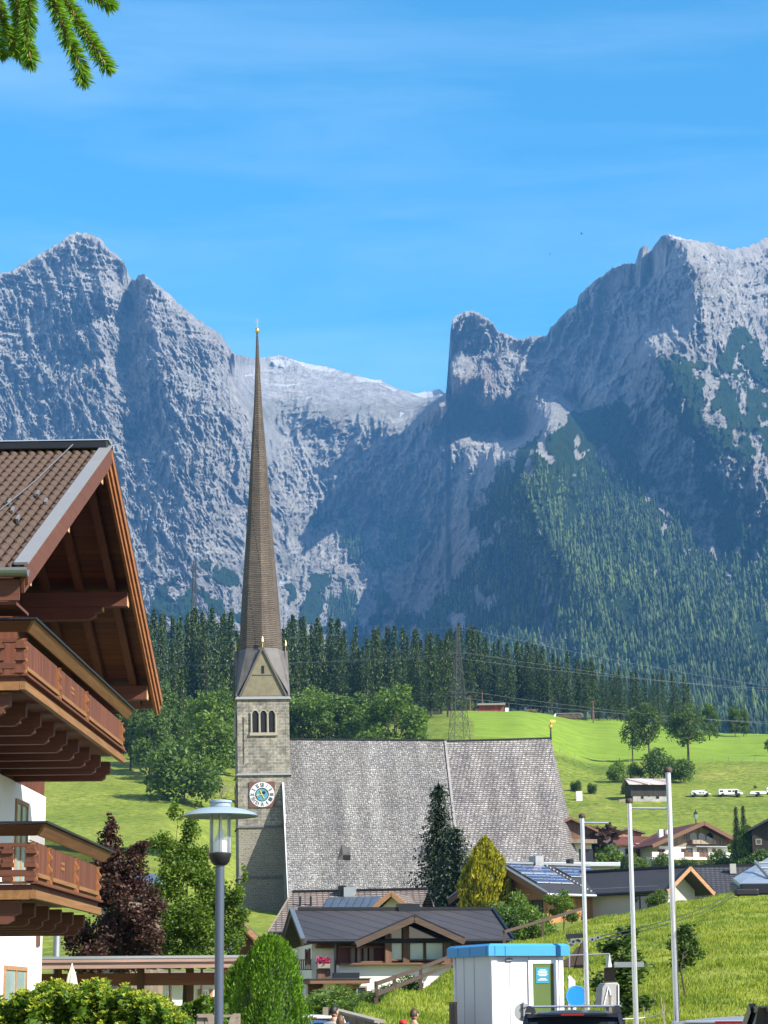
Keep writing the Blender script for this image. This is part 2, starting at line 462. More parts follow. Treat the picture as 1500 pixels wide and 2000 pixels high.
# =================================================================== GROUND
def zc(px, lst):
    r = []
    for D, k, v in lst:
        r.append((D, v if k == 'z' else P(px, v, D).z))
    return r
Z, Yp = 'z', 'y'
CTRL = [
 (-600, [(70,Z,0),(110,Z,0.8),(160,Z,4),(220,Yp,1800),(300,Yp,1715),(400,Yp,1590),(480,Yp,1495),(540,Yp,1455),(600,Yp,1430),(700,Yp,1405),(900,Yp,1375),(1500,Yp,1375)]),
 (300, [(70,Z,0),(110,Z,1.0),(160,Z,5),(220,Yp,1790),(300,Yp,1700),(400,Yp,1580),(480,Yp,1490),(540,Yp,1450),(600,Yp,1425),(700,Yp,1400),(900,Yp,1370),(1500,Yp,1370)]),
 (480, [(70,Z,0),(120,Z,1.0),(200,Yp,1835),(300,Yp,1790),(340,Yp,1750),(420,Yp,1590),(520,Yp,1460),(600,Yp,1420),(700,Yp,1400),(900,Yp,1380),(1500,Yp,1380)]),
 (640, [(60,Z,0),(75,Z,0.5),(100,Z,0.9),(140,Z,2.2),(200,Yp,1840),(300,Yp,1795),(345,Yp,1780),(430,Yp,1600),(520,Yp,1455),(600,Yp,1415),(700,Yp,1398),(900,Yp,1385),(1500,Yp,1385)]),
 (700, [(53,Z,0),(63,Yp,1968),(80,Z,0.9),(110,Z,0.9),(150,Z,3),(200,Yp,1838),(300,Yp,1795),(345,Yp,1780),(430,Yp,1600),(520,Yp,1452),(600,Yp,1413),(700,Yp,1396),(900,Yp,1385),(1500,Yp,1385)]),
 (770, [(50,Z,0),(72,Yp,1936),(88,Z,1.6),(112,Z,1.0),(150,Z,4),(200,Yp,1835),(300,Yp,1795),(345,Yp,1780),(430,Yp,1595),(520,Yp,1447),(595,Yp,1407),(690,Yp,1392),(900,Yp,1382),(1500,Yp,1385)]),
 (890, [(47,Z,0),(92,Yp,1890),(106,Z,2.4),(150,Z,6),(200,Yp,1828),(300,Yp,1795),(345,Yp,1780),(430,Yp,1592),(520,Yp,1440),(590,Yp,1402),(680,Yp,1387),(900,Yp,1380),(1500,Yp,1390)]),
 (1000, [(46,Z,0),(102,Yp,1838),(118,Z,4.2),(150,Z,6.8),(200,Yp,1810),(300,Yp,1790),(345,Yp,1778),(430,Yp,1590),(520,Yp,1445),(600,Yp,1402),(690,Yp,1390),(900,Yp,1385),(1500,Yp,1395)]),
 (1180, [(45,Z,0),(113,Yp,1790),(128,Z,6.2),(150,Z,7),(200,Yp,1785),(260,Yp,1742),(330,Yp,1702),(400,Yp,1602),(440,Yp,1563),(520,Yp,1492),(610,Yp,1450),(700,Yp,1408),(800,Yp,1403),(1000,Z,92),(1500,Z,95)]),
 (1330, [(44,Z,0),(120,Yp,1763),(135,Z,7.4),(155,Z,7.8),(200,Yp,1782),(260,Yp,1740),(330,Yp,1702),(400,Yp,1605),(440,Yp,1563),(520,Yp,1491),(610,Yp,1458),(700,Yp,1423),(780,Yp,1420),(1000,Z,86),(1500,Z,90)]),
 (1430, [(44,Z,0),(126,Yp,1744),(142,Z,8.0),(160,Z,8.3),(200,Yp,1782),(260,Yp,1738),(330,Yp,1700),(400,Yp,1605),(440,Yp,1563),(520,Yp,1490),(610,Yp,1464),(700,Yp,1436),(780,Yp,1434),(1000,Z,84),(1500,Z,90)]),
 (2100, [(43,Z,0),(140,Yp,1690),(160,Z,9.9),(200,Yp,1760),(260,Yp,1725),(330,Yp,1690),(400,Yp,1600),(440,Yp,1560),(520,Yp,1488),(610,Yp,1470),(700,Yp,1450),(780,Yp,1448),(1000,Z,84),(1500,Z,90)]),
]
_cp = [c for c, _ in CTRL]
_cz = [zc(c, l) for c, l in CTRL]
def gz_np(px, D):
    """ground height for photograph column px at depth D (arrays)"""
    px = np.clip(np.asarray(px, float), _cp[0], _cp[-1]); D = np.asarray(D, float)
    px, D = np.broadcast_arrays(px, D)
    zs = np.stack([np.interp(D, [a for a, _ in z], [b for _, b in z]) for z in _cz])
    k = np.clip(np.searchsorted(_cp, px, side='right') - 1, 0, len(_cp) - 2)
    c = np.array(_cp, float)
    t = (px - c[k]) / (c[k+1] - c[k]); t = t * t * (3 - 2 * t)
    a = np.take_along_axis(zs, k[None], 0)[0]; b = np.take_along_axis(zs, (k+1)[None], 0)[0]
    return a * (1 - t) + b * t
def gz(px, D): return float(gz_np(px, D))
def gz_world(X, Y):
    Y = np.asarray(Y, float); X = np.asarray(X, float)
    px = 750 + FPX * X / np.maximum(Y, 20.0) / math.cos(PITCH) * 0.985
    h = gz_np(px, Y)
    n = fbm(X * 0.03, Y * 0.03, 4, 5) * np.clip((Y - 150) / 150, 0, 1) * 0.7 + fbm(X*0.25, Y*0.25, 3, 9) * np.clip((Y - 48) / 20, 0, 1) * 0.22
    return h + n * np.clip(1 - np.clip((Y-118)/10,0,1)*np.clip((170-Y)/20,0,1), 0.15, 1)
def gp(px, D, dz=0.0):
    """point on the ground in photograph column px at depth D"""
    z0 = gz(px, D)
    py = 1960 - (z0 - EYE) / D * FPX
    for _ in range(4):                      # find the row whose ray meets this height
        py += (P(px, py, D).z - z0) / mpp(D, py)
    p = P(px, py, D)
    p.z = float(gz_world(p.x, p.y)) + dz
    return p

us = np.concatenate([np.linspace(-1.6, -0.35, 26), np.linspace(-0.33, -0.19, 20), np.linspace(-0.185, 0.185, 290), np.linspace(0.19, 0.33, 20), np.linspace(0.35, 1.6, 26)])
ys = np.concatenate([np.linspace(-140, 30, 12), np.linspace(34, 150, 130), np.geomspace(151, 1500, 210)])
U, YY = np.meshgrid(us, ys)
XX = U * np.maximum(YY, 60.0)
ZZ = gz_world(XX, YY)
far = np.clip((np.abs(U) - 0.9) / 0.7, 0, 1)
ZZ = ZZ * (1 - 0.6 * far)
nr, nc = U.shape
V = np.stack([XX, YY, ZZ], -1).reshape(-1, 3)
ii = (np.arange(nr-1)[:, None] * nc + np.arange(nc-1)[None]).ravel()
F = np.stack([ii, ii+1, ii+nc+1, ii+nc], -1)
pxg = 750 + FPX * XX / np.maximum(YY, 20.0) / math.cos(PITCH) * 0.985
wob = fbm(XX*0.02, YY*0.02, 3, 3)
bright = ((YY > 523 + wob*6) & ((YY < 697) | (pxg > 1150) & (YY < 900)) & (pxg > 925 - (YY-520)*0.15 + wob*10)).astype(float)
asph = ((YY < 42) & (XX > -4.0) | ((YY < 47) & (XX > -2.0) & (XX < 9))).astype(float)
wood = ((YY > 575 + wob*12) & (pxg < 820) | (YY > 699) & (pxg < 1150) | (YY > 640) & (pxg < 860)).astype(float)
pale = ((YY > 130) & (YY < 470)).astype(float) * np.clip(0.5 + wob * 1.5, 0, 1)
near = ((YY > 40) & (YY <= 135)).astype(float)
att = np.stack([bright, asph, wood, np.clip(near + pale*0.45, 0, 1)], -1).reshape(-1, 4)

t = NT('meadow_grass')
v = t.coords()
at = t.n('VertexColor', layer_name='masks'); sp = t.n('SeparateColor'); t.l(at.outputs['Color'], sp.inputs[0])
n1 = t.noise(v, 0.035, 5, 0.6); n2 = t.noise(v, 0.6, 5, 0.65); n3 = t.noise(t.coords((0.5, 0.16, 1)), 2.2, 6, 0.75)
c = t.ramp(n1, [(0.3, (0.105, 0.155, 0.022)), (0.55, (0.175, 0.220, 0.036)), (0.75, (0.265, 0.265, 0.070))])
c = t.mix(1.0, c, t.ramp(n2, [(0.32, (0.50, 0.60, 0.50)), (0.68, (1.35, 1.28, 1.25))]), 'MULTIPLY')
c = t.mix(1.0, c, t.ramp(n3, [(0.34, (0.58, 0.66, 0.55)), (0.66, (1.30, 1.22, 1.2))]), 'MULTIPLY')
fieldc = t.ramp(t.noise(t.coords((0.03, 0.3, 1)), 1.0, 4, 0.6), [(0.36, (0.125, 0.215, 0.020)), (0.64, (0.220, 0.300, 0.034))])
c = t.mix(sp.outputs[0], c, fieldc)
nearc = t.mix(n2, (0.19, 0.23, 0.030), (0.30, 0.31, 0.060))
c = t.mix(t.math('MULTIPLY', at.outputs['Alpha'], 0.8), c, nearc)
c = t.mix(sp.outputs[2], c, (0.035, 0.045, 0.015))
c = t.mix(sp.outputs[1], c, t.mix(t.noise(v, 30, 3), (0.045, 0.045, 0.045), (0.075, 0.073, 0.07)))
t.bump(t.math('ADD', n3, n2), 0.8, 0.25)
M['meadow'] = t.fin(c, 0.9, 0, 0.1)
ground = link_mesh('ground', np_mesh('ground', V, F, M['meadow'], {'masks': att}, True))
tag(ground, kind='structure')

# =================================================================== MOUNTAINS
SIL = [(-900,690),(-600,600),(-300,560),(-80,545),(0,535),(20,531),(50,512),(75,498),(100,484),(112,478),(125,468),(132,461),(145,457),(165,455),(178,458),(192,463),(203,476),(213,487),(226,497),(238,506),(245,520),(256,548),(264,549),(270,538),(280,537),(290,543),(300,550),(318,563),(330,575),(352,596),(372,612),(400,633),(418,645),(432,655),(440,668),(448,680),(457,691),(480,696),(500,700),(520,698),(545,694),(562,698),(580,705),(610,712),(640,717),(672,727),(700,733),(722,741),(745,742),(756,750),(770,757),(800,764),(815,768),(830,764),(846,762),(858,760),(866,766),(871,768),(873,742),(876,702),(880,645),(884,625),(893,615),(905,610),(920,607),(932,611),(946,619),(955,624),(964,632),(971,645),(985,652),(1000,659),(1010,665),(1025,660),(1040,657),(1062,656),(1070,653),(1075,640),(1092,622),(1104,611),(1116,602),(1127,595),(1130,580),(1142,566),(1155,555),(1172,541),(1186,532),(1205,520),(1222,516),(1240,515),(1246,500),(1249,488),(1256,480),(1264,482),(1271,490),(1280,477),(1290,465),(1300,458),(1318,461),(1335,466),(1352,468),(1385,474),(1410,480),(1435,487),(1450,483),(1468,479),(1482,472),(1500,463),(1560,440),(1640,420),(1800,470),(2000,540),(2400,640)]
DEPTH = [
(-900,700,5200),(-600,600,5200),(-600,900,4600),(-600,1300,3600),(-600,1480,2900),
(0,535,5000),(60,505,5000),(0,650,4780),(0,800,4600),(0,1100,4100),(0,1300,3500),(0,1480,2700),
(60,600,4850),(60,800,4600),(60,950,4330),
(165,455,4950),(165,520,4850),(150,600,4700),(165,700,4620),(150,800,4480),(150,1000,4200),(150,1300,3500),
(215,520,4860),(222,580,4740),
(258,550,4980),(252,600,4960),(246,650,4840),(240,700,4780),(240,750,4690),(250,850,4560),(255,950,4370),(270,1050,4190),(290,1150,3900),
(205,600,4700),(196,660,4640),(200,720,4570),(214,790,4500),(216,850,4430),
(276,545,4900),(282,590,4800),(290,640,4700),(296,700,4590),(318,745,4500),(340,800,4440),(348,860,4370),(352,920,4300),(370,1000,4180),
(330,580,4900),(400,640,4950),(380,720,4680),(420,760,4620),(430,850,4480),(445,950,4430),(455,1050,4300),(430,1150,3900),(400,1250,3500),(400,1480,2600),
(455,690,5150),(455,760,4900),(478,800,4850),(500,870,4780),(500,720,6300),(500,770,5500),
(560,697,6600),(640,717,6600),(700,735,6600),(760,752,6500),(850,764,6400),(560,760,6000),(640,770,5900),(740,790,5800),
(540,830,5480),(600,805,5500),(640,800,5500),(740,815,5500),(860,785,5190),
(560,870,5280),(640,850,5430),(740,860,5360),(850,840,5110),
(540,950,4950),(620,950,5260),(700,945,5250),(740,950,5200),(850,930,5040),
(560,1050,4850),(650,1010,5240),(700,985,5260),(760,1010,5230),(860,1030,4980),
(520,1150,4300),(600,1130,4720),(640,1150,4780),(760,1150,4830),(860,1130,4700),
(600,1250,4250),(800,1250,4250),(800,1480,2400),
(920,610,5080),(905,640,5060),(885,640,5085),(878,740,5080),(915,700,5030),(925,760,5000),(960,640,5080),(945,720,5010),(945,770,4960),(1000,680,5180),(990,760,5050),(880,800,5110),(900,860,5050),
(1030,665,5250),(1070,655,5250),(1130,580,5200),(1070,750,5030),(1130,700,5040),(1130,800,4800),(1020,850,4950),
(1210,518,5060),(1210,650,4930),(1200,740,4700),(1170,600,5080),
(1256,480,4940),(1272,492,5000),(1300,458,4800),(1330,500,4640),(1350,530,4540),(1366,560,4450),(1372,600,4340),(1368,640,4260),(1330,670,4190),(1282,690,4120),(1250,620,4800),(1300,560,4740),(1310,620,4560),(1240,700,4500),
(1352,468,4830),(1400,478,4960),(1435,488,5050),(1400,530,4700),(1450,560,4820),(1420,600,4560),(1440,650,4520),(1500,463,5350),(1470,530,5000),(1500,600,4850),(1490,700,4450),
(1300,730,4000),(1318,770,3890),(1345,800,3830),(1380,835,3750),(1440,900,3600),(1500,960,3450),(1450,780,4100),(1400,720,4180),(1500,840,3900),
(1160,790,4470),(1190,825,4330),(1215,855,4220),(1250,905,4060),(1300,965,3850),(1350,1032,3660),(1420,1105,3400),(1470,1180,3150),(1270,850,4130),(1330,900,3880),(1400,960,3700),(1450,1040,3450),
(1085,825,4060),(1060,855,3890),(1030,885,3740),(1005,925,3610),(990,962,3500),(1010,1000,3390),(1035,1045,3260),(1070,1085,3120),(1105,1122,3000),(1160,1190,2800),(1220,1260,2700),(1300,1340,2400),
(1130,850,4080),(1160,900,3970),(1200,1000,3640),(1120,1000,3600),(1250,950,3900),(1300,1100,3260),(1400,1200,2850),(1450,1300,2500),(1300,1200,2960),
(960,930,4350),(970,1000,4200),(905,1000,4700),(930,1080,4150),(1000,1150,3500),(900,1180,3950),(1000,1250,3000),(900,1250,3350),(1100,1300,2600),(1020,1080,3750),(1060,1150,3300),
(1100,1480,1900),(1500,1480,1850),
(1700,450,5200),(1700,800,4300),(1700,1100,3300),(1700,1480,2000),(2300,600,5500),(2300,1000,4000),(2300,1480,2300)]
cp = np.array(DEPTH, float)
ctr = cp[:, :2] / 100.0
def kern(d): return np.sqrt(d*d + 0.04)
A = kern(np.linalg.norm(ctr[:, None] - ctr[None], axis=-1)) + np.eye(len(ctr)) * 0.02
A2 = np.block([[A, np.c_[np.ones(len(ctr)), ctr]], [np.c_[np.ones(len(ctr)), ctr].T, np.zeros((3, 3))]])
wts = np.linalg.solve(A2, np.r_[cp[:, 2], 0, 0, 0])
def base_depth(px, py):
    sh = px.shape; q = np.stack([px.ravel(), py.ravel()], -1) / 100.0
    r = np.empty(len(q))
    for k in range(0, len(q), 20000):
        qq = q[k:k+20000]
        d = kern(np.linalg.norm(qq[:, None] - ctr[None], axis=-1))
        r[k:k+20000] = d @ wts[:-3] + wts[-3] + qq @ wts[-2:]
    return r.reshape(sh)
pxs = np.concatenate([np.arange(-900, -40, 14), np.arange(-40, 1540, 1.6), np.arange(1540, 2401, 14)])
silx = np.array([a for a, _ in SIL], float); sily = np.array([b for _, b in SIL], float)
NV = 560
vv = np.linspace(0, 1, NV)                                    # 0 at the foot, 1 on the skyline
sy = np.interp(pxs, silx, sily)
jag = fbm(pxs * 0.09, pxs * 0 + 3.3, 4, 21) * 5.5 + np.abs(fbm(pxs*0.31, pxs*0+9.1, 3, 22)) * -3.0
sy = sy + jag * np.where((pxs > 460) & (pxs < 868), 0.45, 1.0)
PX = np.broadcast_to(pxs[None], (NV, len(pxs)))
PY = 1480 + (sy[None] - 1480) * vv[:, None]
# solve the smooth depth on a coarse grid, then add relief
st = 8
cgx = pxs[::st] if (len(pxs)-1) % st == 0 else np.append(pxs[::st], pxs[-1])
cgy = np.arange(370, 1500, 9.0)
CPX, CPY = np.meshgrid(cgx, cgy)
CD = base_depth(CPX, CPY)
tmp = np.stack([np.interp(pxs, cgx, row) for row in CD])
DD = np.stack([np.interp(PY[:, j], cgy, tmp[:, j]) for j in range(len(pxs))], 1)
# relief: fall-line gullies, ribs, strata benches
wx = fbm(PX*0.006, PY*0.006, 4, 31) * 34; wy = fbm(PX*0.006+7, PY*0.006, 4, 32) * 34
qx, qy = PX + wx, PY + wy
slant = np.where(PX < 480, -0.25, 0.30) * (PY - 700)
sg0 = np.where(PX < 560, -1.0, 1.0)
rib = ridged((qx + slant*0.6) * 0.020, qy * 0.0065, 5, 41, 0.55)
rib2 = ridged((qx - slant*0.4) * 0.060, qy * 0.024, 4, 45, 0.55)
fine = ridged((qx + sg0*.35*(PY-700)) * 0.17, qy * 0.050, 5, 49, 0.62)
strat = ridged(qx*0.010 + 3, (PY + PX*np.where(PX < 480, -0.22, 0.12) + wy*0.6) * 0.075, 3, 53)
strat2 = noise2(qx*0.02, (PY - PX*0.15 + wy*0.5) * 0.20, 57)
sg_ = np.where(PX < 560, -1.0, 1.0)
diag = ridged((qx + sg_*0.55*(PY-700)) * 0.028, (qy - sg_*.35*PX) * 0.011, 5, 59, .58)
plate = np.clip((PX - 470) / 30, 0, 1) * np.clip((872 - PX) / 60, 0, 1) * np.clip((845 - PY) / 40, 0, 1)
vegz = np.zeros_like(PX)
VEG = [[(1085,822),(1165,790),(1215,860),(1270,930),(1340,1020),(1390,1080),(1440,1150),(1520,1230),(2400,1250),(2400,1480),(840,1480),(790,1260),(830,1190),(880,1150),(930,1090),(965,1060),(985,1010),(940,960),(1000,890)],
 [(1280,705),(1330,688),(1400,720),(1460,770),(1520,800),(2300,860),(2300,1000),(1520,960),(1420,880),(1385,915),(1310,820),(1285,760)],
 [(1330,880),(1420,950),(1540,1030),(1540,1100),(1440,1030),(1340,950)],
 [(1380,1000),(1440,1000),(1540,1080),(1540,1250),(1440,1160)],[(1400,700),(1440,640),(1470,660),(1540,760),(1540,820),(1460,770)],
 [(1180,800),(1215,780),(1240,850),(1225,880)],
 [(600,1010),(680,980),(705,1050),(770,1100),(730,1160),(690,1080),(640,1050)],
 [(730,1030),(800,1005),(850,1045),(800,1095),(755,1085)],
 [(565,1135),(640,1120),(700,1170),(760,1165),(810,1200),(860,1260),(700,1260),(560,1210)],
 [(280,1150),(340,1130),(420,1165),(470,1180),(480,1260),(-900,1280),(-900,1100),(200,1120)],
 [(370,1100),(430,1090),(470,1140),(440,1150)],[(1195,750),(1215,735),(1225,765),(1205,780)],[(940,1080),(985,1000),(960,960),(930,990)]]
edge = fbm(PX*0.03, PY*0.03, 5, 61) * 22
edge2 = fbm(PX*0.03+50, PY*0.03, 5, 62) * 22
for k, pl in enumerate(VEG):
    vegz = np.maximum(vegz, in_poly(PX + edge, PY + edge2, pl).astype(float))
holes = (fbm(PX*0.022, PY*0.014, 5, 63) > 0.20) & (PX > 800)
holes |= (fbm(PX*0.03, PY*0.018, 4, 64) > 0.16) & (PX > 1260) & (PY > 700) & (PY < 1100)
holes |= (fbm(PX*0.03, PY*0.018, 4, 66) > 0.02) & (PX < 830)
lowfill = in_poly(PX, PY, [(1000,1000),(1100,880),(1250,1000),(1450,1200),(1600,1300),(1600,1480),(1050,1480),(1150,1250)])
holes &= ~(lowfill & (fbm(PX*0.022, PY*0.014, 5, 63) < 0.42))
vegz = vegz * (1 - holes.astype(float))
lf = np.clip((PX - 420) / 150, 0, 1)
ctr_ = np.clip(1 - np.hypot((PX-690)/240, (PY-1030)/220), 0, 1)
relief = (rib - 0.45) * (58 + 50*lf) * (1 - .7*np.clip(1 - np.hypot((PX-935)/75, (PY-720)/130), 0, 1)**.5) * (1 - .6*np.clip((PX-1330)/60, 0, 1)*np.clip((760-PY)/60, 0, 1)) * (1 - .55*np.clip(ctr_*2, 0, 1)) + (rib2 - 0.45) * (28 + 10*lf) + (fine - 0.4) * 32 + (ridged((qx - sg0*.2*(PY-700))*0.42, qy*0.14, 3, 58, .6) - .4) * 15 + (strat - 0.4) * (9 + 22*plate + 14*np.clip((PX < 470)*(760-PY)/150, 0, 1)) + strat2 * (4 + 6*plate) + (diag - .45) * (36 + 12*lf)
relief = relief * (1 - 0.62 * vegz) * (1 - 0.3 * plate)
relief += vegz * fbm(PX*0.1, PY*0.05, 3, 70) * 25
fade = np.clip((1 - vv) / 0.03, 0.15, 1)[:, None]
DD2 = DD - relief * fade
DD2 = np.maximum(DD2, 1500)
MP = PN(PX, PY, DD2)
rows = [MP]
top = MP[-1]
back = []
for k, (dy_, dz_) in enumerate([(60, 40), (200, 200), (500, 700)]):
    b = top.copy(); b[:, 1] += dy_; b[:, 2] -= dz_; back.append(b)
V = np.concatenate([MP, np.stack(back)], 0)
nr, nc = V.shape[:2]
pinkm = np.clip(fbm(PX*0.02, PY*0.008, 3, 81) * 2 - 0.55, 0, 1) * (PX > 0)
pinkm = np.maximum(pinkm * 0.7, np.clip(1 - np.hypot((PX - 945) / 60, (PY - 745) / 60), 0, 1) * 0.9)
snow = np.zeros_like(PX)
for pl in [[(508,701),(545,697),(566,706),(560,716),(535,712)],[(560,700),(600,708),(660,722),(640,726),(600,718)],[(516,748),(560,752),(590,748),(560,756)],[(478,723),(497,732),(480,736)],[(690,735),(745,742),(750,748),(700,743)],[(740,748),(775,760),(770,764)],[(800,768),(862,763),(868,772),(830,778)],[(1302,458),(1352,467),(1350,471),(1300,463)],
           [(287,1000),(294,1003),(340,1062),(332,1062)],[(555,1120),(566,1125),(552,1150),(545,1142)],[(782,803),(790,806),(782,815)],[(244,738),(250,746),(245,752)]]:
    snow = np.maximum(snow, in_poly(PX + edge*0.25, PY + edge2*0.2, pl).astype(float))
scree = np.zeros_like(PX)
for pl in [[(250,980),(290,1000),(330,1060),(400,1100),(470,1160),(480,1200),(420,1180),(360,1130),(300,1090)],[(350,1130),(400,1140),(400,1220),(340,1220)],[(450,1130),(560,1190),(650,1200),(700,1240),(480,1240)],[(500,860),(520,820),(552,880),(530,930),(500,930)],[(690,960),(780,935),(870,1000),(800,990)],[(1345,590),(1400,640),(1390,680),(1350,700)],[(1260,690),(1290,680),(1300,705)]]:
    scree = np.maximum(scree, in_poly(PX + edge*0.8, PY + edge2*0.8, pl).astype(float))
grassy = np.clip(fbm(PX*0.015+9, (PY - PX*0.3)*0.03, 4, 91) * 2.2 - 0.45, 0, 1) * (1 - vegz)
grassy = np.maximum(grassy * 0.75, (vegz > 0.5) * 0)
grassy = np.maximum(grassy, plate * np.clip((PY - 775) / 20, 0, 1) * 0.6)
att = np.stack([vegz, snow, scree, pinkm], -1)
att = np.concatenate([att, np.repeat(att[-1:], 3, 0)], 0).reshape(-1, 4)
at2 = np.stack([grassy, grassy*0, grassy*0, grassy*0+1], -1)
at2 = np.concatenate([at2, np.repeat(at2[-1:], 3, 0)], 0).reshape(-1, 4)
ii = (np.arange(nr-1)[:, None] * nc + np.arange(nc-1)[None]).ravel()
F = np.stack([ii, ii+1, ii+nc+1, ii+nc], -1)
t = NT('limestone_mountain')
at = t.n('VertexColor', layer_name='masks'); sp = t.n('SeparateColor'); t.l(at.outputs['Color'], sp.inputs[0])
ag = t.n('VertexColor', layer_name='grassy'); sg = t.n('SeparateColor'); t.l(ag.outputs['Color'], sg.inputs[0])
v = t.coords()
nA = t.noise(v, 0.006, 10, 0.72, 0.5); nB = t.noise(t.coords((1.7, 0.5, 0.8), (0, R(28), 0)), 0.02, 10, 0.78, 0.8); nC = t.noise(t.coords((3, 1, 0.7)), 0.02, 10, 0.78, 0.4)
rk = t.ramp(nA, [(0.3, (0.44, 0.425, 0.40)), (0.5, (0.62, 0.595, 0.555)), (0.72, (0.78, 0.745, 0.69))])
rk = t.mix(1.0, rk, t.ramp(nB, [(0.34, (0.52, 0.53, 0.55)), (0.5, (1, 1, 1)), (0.66, (1.30, 1.27, 1.22))]), 'MULTIPLY')
rk = t.mix(1.0, rk, t.ramp(nC, [(0.35, (0.78, 0.78, 0.8)), (0.65, (1.15, 1.15, 1.14))]), 'MULTIPLY')
rk = t.mix(t.math('MULTIPLY', at.outputs['Alpha'], 0.6), rk, (0.40, 0.25, 0.19))
rk = t.mix(t.math('MULTIPLY', sg.outputs[0], 0.55), rk, (0.17, 0.19, 0.09))
rk = t.mix(t.math('MULTIPLY', sp.outputs[2], 0.7), rk, t.mix(nB, (0.42, 0.41, 0.39), (0.62, 0.60, 0.57)))
vg = t.ramp(nB, [(0.3, (0.020, 0.045, 0.018)), (0.55, (0.045, 0.085, 0.028)), (0.75, (0.10, 0.14, 0.05))])
c = t.mix(sp.outputs[0], rk, vg)
c = t.mix(sp.outputs[1], c, (0.85, 0.87, 0.90))
t.bump(t.math('ADD', t.math('ADD', t.math('MULTIPLY', nA, 2.0), nB), nC), 1.0, 36.0)
M['rock'] = t.fin(c, 0.95, 0, 0.05)
mountain = link_mesh('mountains', np_mesh('mountains', V.reshape(-1, 3), F, M['rock'], {'masks': att, 'grassy': at2}, False))
tag(mountain, kind='structure')

# forest on the mountain's lower spur: far-off wood, one mass of small conifers
rs = np.random.RandomState(4)
def mpoint(px, py):
    """surface points under photograph pixels (arrays), with the plant mask there"""
    fi = np.interp(px, pxs, np.arange(len(pxs)))
    i0 = np.clip(np.round(fi).astype(int), 0, len(pxs)-1)
    s_ = sy[i0]
    r_ = np.clip(np.round((py - 1480) / (s_ - 1480) * (NV-1)).astype(int), 0, NV-1)
    return MP[r_, i0], vegz[r_, i0]
N = 36000
tpx = rs.rand(N) * 1060 + 640; tpy = rs.rand(N) * 760 + 700
pt, vm = mpoint(tpx, tpy)
dens = fbm(tpx*0.02, tpy*0.02, 3, 77)
lower = np.clip((tpy - 870) / 160, 0.12, 1.0) * np.where((tpx > 1350) & (tpy < 1100), 0.5, 1)
clear = in_poly(tpx + rs.randn(N)*4, tpy, [(1170,1172),(1215,1180),(1262,1215),(1210,1212),(1172,1208)]) | in_poly(tpx, tpy, [(1395,1300),(1425,1320),(1450,1350),(1400,1340)])
keep = (vm > 0.5) & (rs.rand(N) < lower) & (dens > -0.22) & ~clear
pt = pt[keep]; n = len(pt)
hgt = (9 + 20 * rs.rand(n)**1.3) * np.where((tpy[keep] < 900) | ((tpx[keep] > 1350) & (tpy[keep] < 1100)), .45, 1) * (0.8 + 0.25 * np.clip((tpy[keep] - 900) / 200, 0, 1))
rad = hgt * (0.13 + 0.06 * rs.rand(n))
prof = [(0.0, 0.55), (0.12, 1.0), (0.40, 0.62), (0.43, 0.80), (0.72, 0.28), (0.74, 0.38), (1.0, 0.0)]
k6 = 6
ang = np.arange(k6) * 2*np.pi/k6
vs = []
for (hz, rr) in prof:
    jit = 1 + 0.35 * (rs.rand(n, k6) - 0.5)
    a_ = ang[None] + rs.rand(n, 1) * 6
    x = pt[:, 0:1] + np.cos(a_) * rad[:, None] * rr * jit
    y = pt[:, 1:2] + np.sin(a_) * rad[:, None] * rr * jit
    z = pt[:, 2:3] - 2 + hgt[:, None] * hz + 0 * x - rr * 0.06 * hgt[:, None] * (rs.rand(n, k6))
    vs.append(np.stack([x, y, z], -1))
V = np.stack(vs, 1)                                           # n, 7, 6, 3
m = len(prof)
idx = []
for r_ in range(m-1):
    for a_ in range(k6):
        b_ = (a_+1) % k6
        idx.append((r_*k6+a_, r_*k6+b_, (r_+1)*k6+b_, (r_+1)*k6+a_))
F = (np.array(idx)[None] + (np.arange(n) * m * k6)[:, None, None]).reshape(-1, 4)
M['far_conifer'] = m_leaf('far_conifer', (0.050, 0.088, 0.030), 0.7, 0.1)
def patchy(mat, scale, lo, hi):
    tr = mat.node_tree; b = tr.nodes['Principled BSDF']; l0 = b.inputs['Base Color'].links[0].from_socket
    tcn = tr.nodes.new('ShaderNodeTexCoord'); nn = tr.nodes.new('ShaderNodeTexNoise'); nn.inputs['Scale'].default_value = scale; nn.inputs['Detail'].default_value = 4
    rr = tr.nodes.new('ShaderNodeValToRGB'); e = rr.color_ramp.elements; e[0].position = .36; e[0].color = (*lo, 1); e[1].position = .66; e[1].color = (*hi, 1)
    mm = tr.nodes.new('ShaderNodeMix'); mm.data_type = 'RGBA'; mm.blend_type = 'MULTIPLY'; mm.inputs[0].default_value = 1
    for a_, b_ in ((tcn.outputs['Object'], nn.inputs['Vector']), (nn.outputs['Fac'], rr.inputs['Fac']), (l0, mm.inputs[6]), (rr.outputs['Color'], mm.inputs[7]), (mm.outputs[2], b.inputs['Base Color'])): tr.links.new(a_, b_)
patchy(M['far_conifer'], .006, (.55, .60, .75), (1.4, 1.38, 1.15))  # sunlit yellow-green and darker bluish patches put into the tree colour
mf = link_mesh('mountain_forest', np_mesh('mountain_forest', V.reshape(-1, 3), F, M['far_conifer']))
tag(mf, 'dark conifer wood covering the steep lower spur of the mountain', 'forest', kind='stuff')

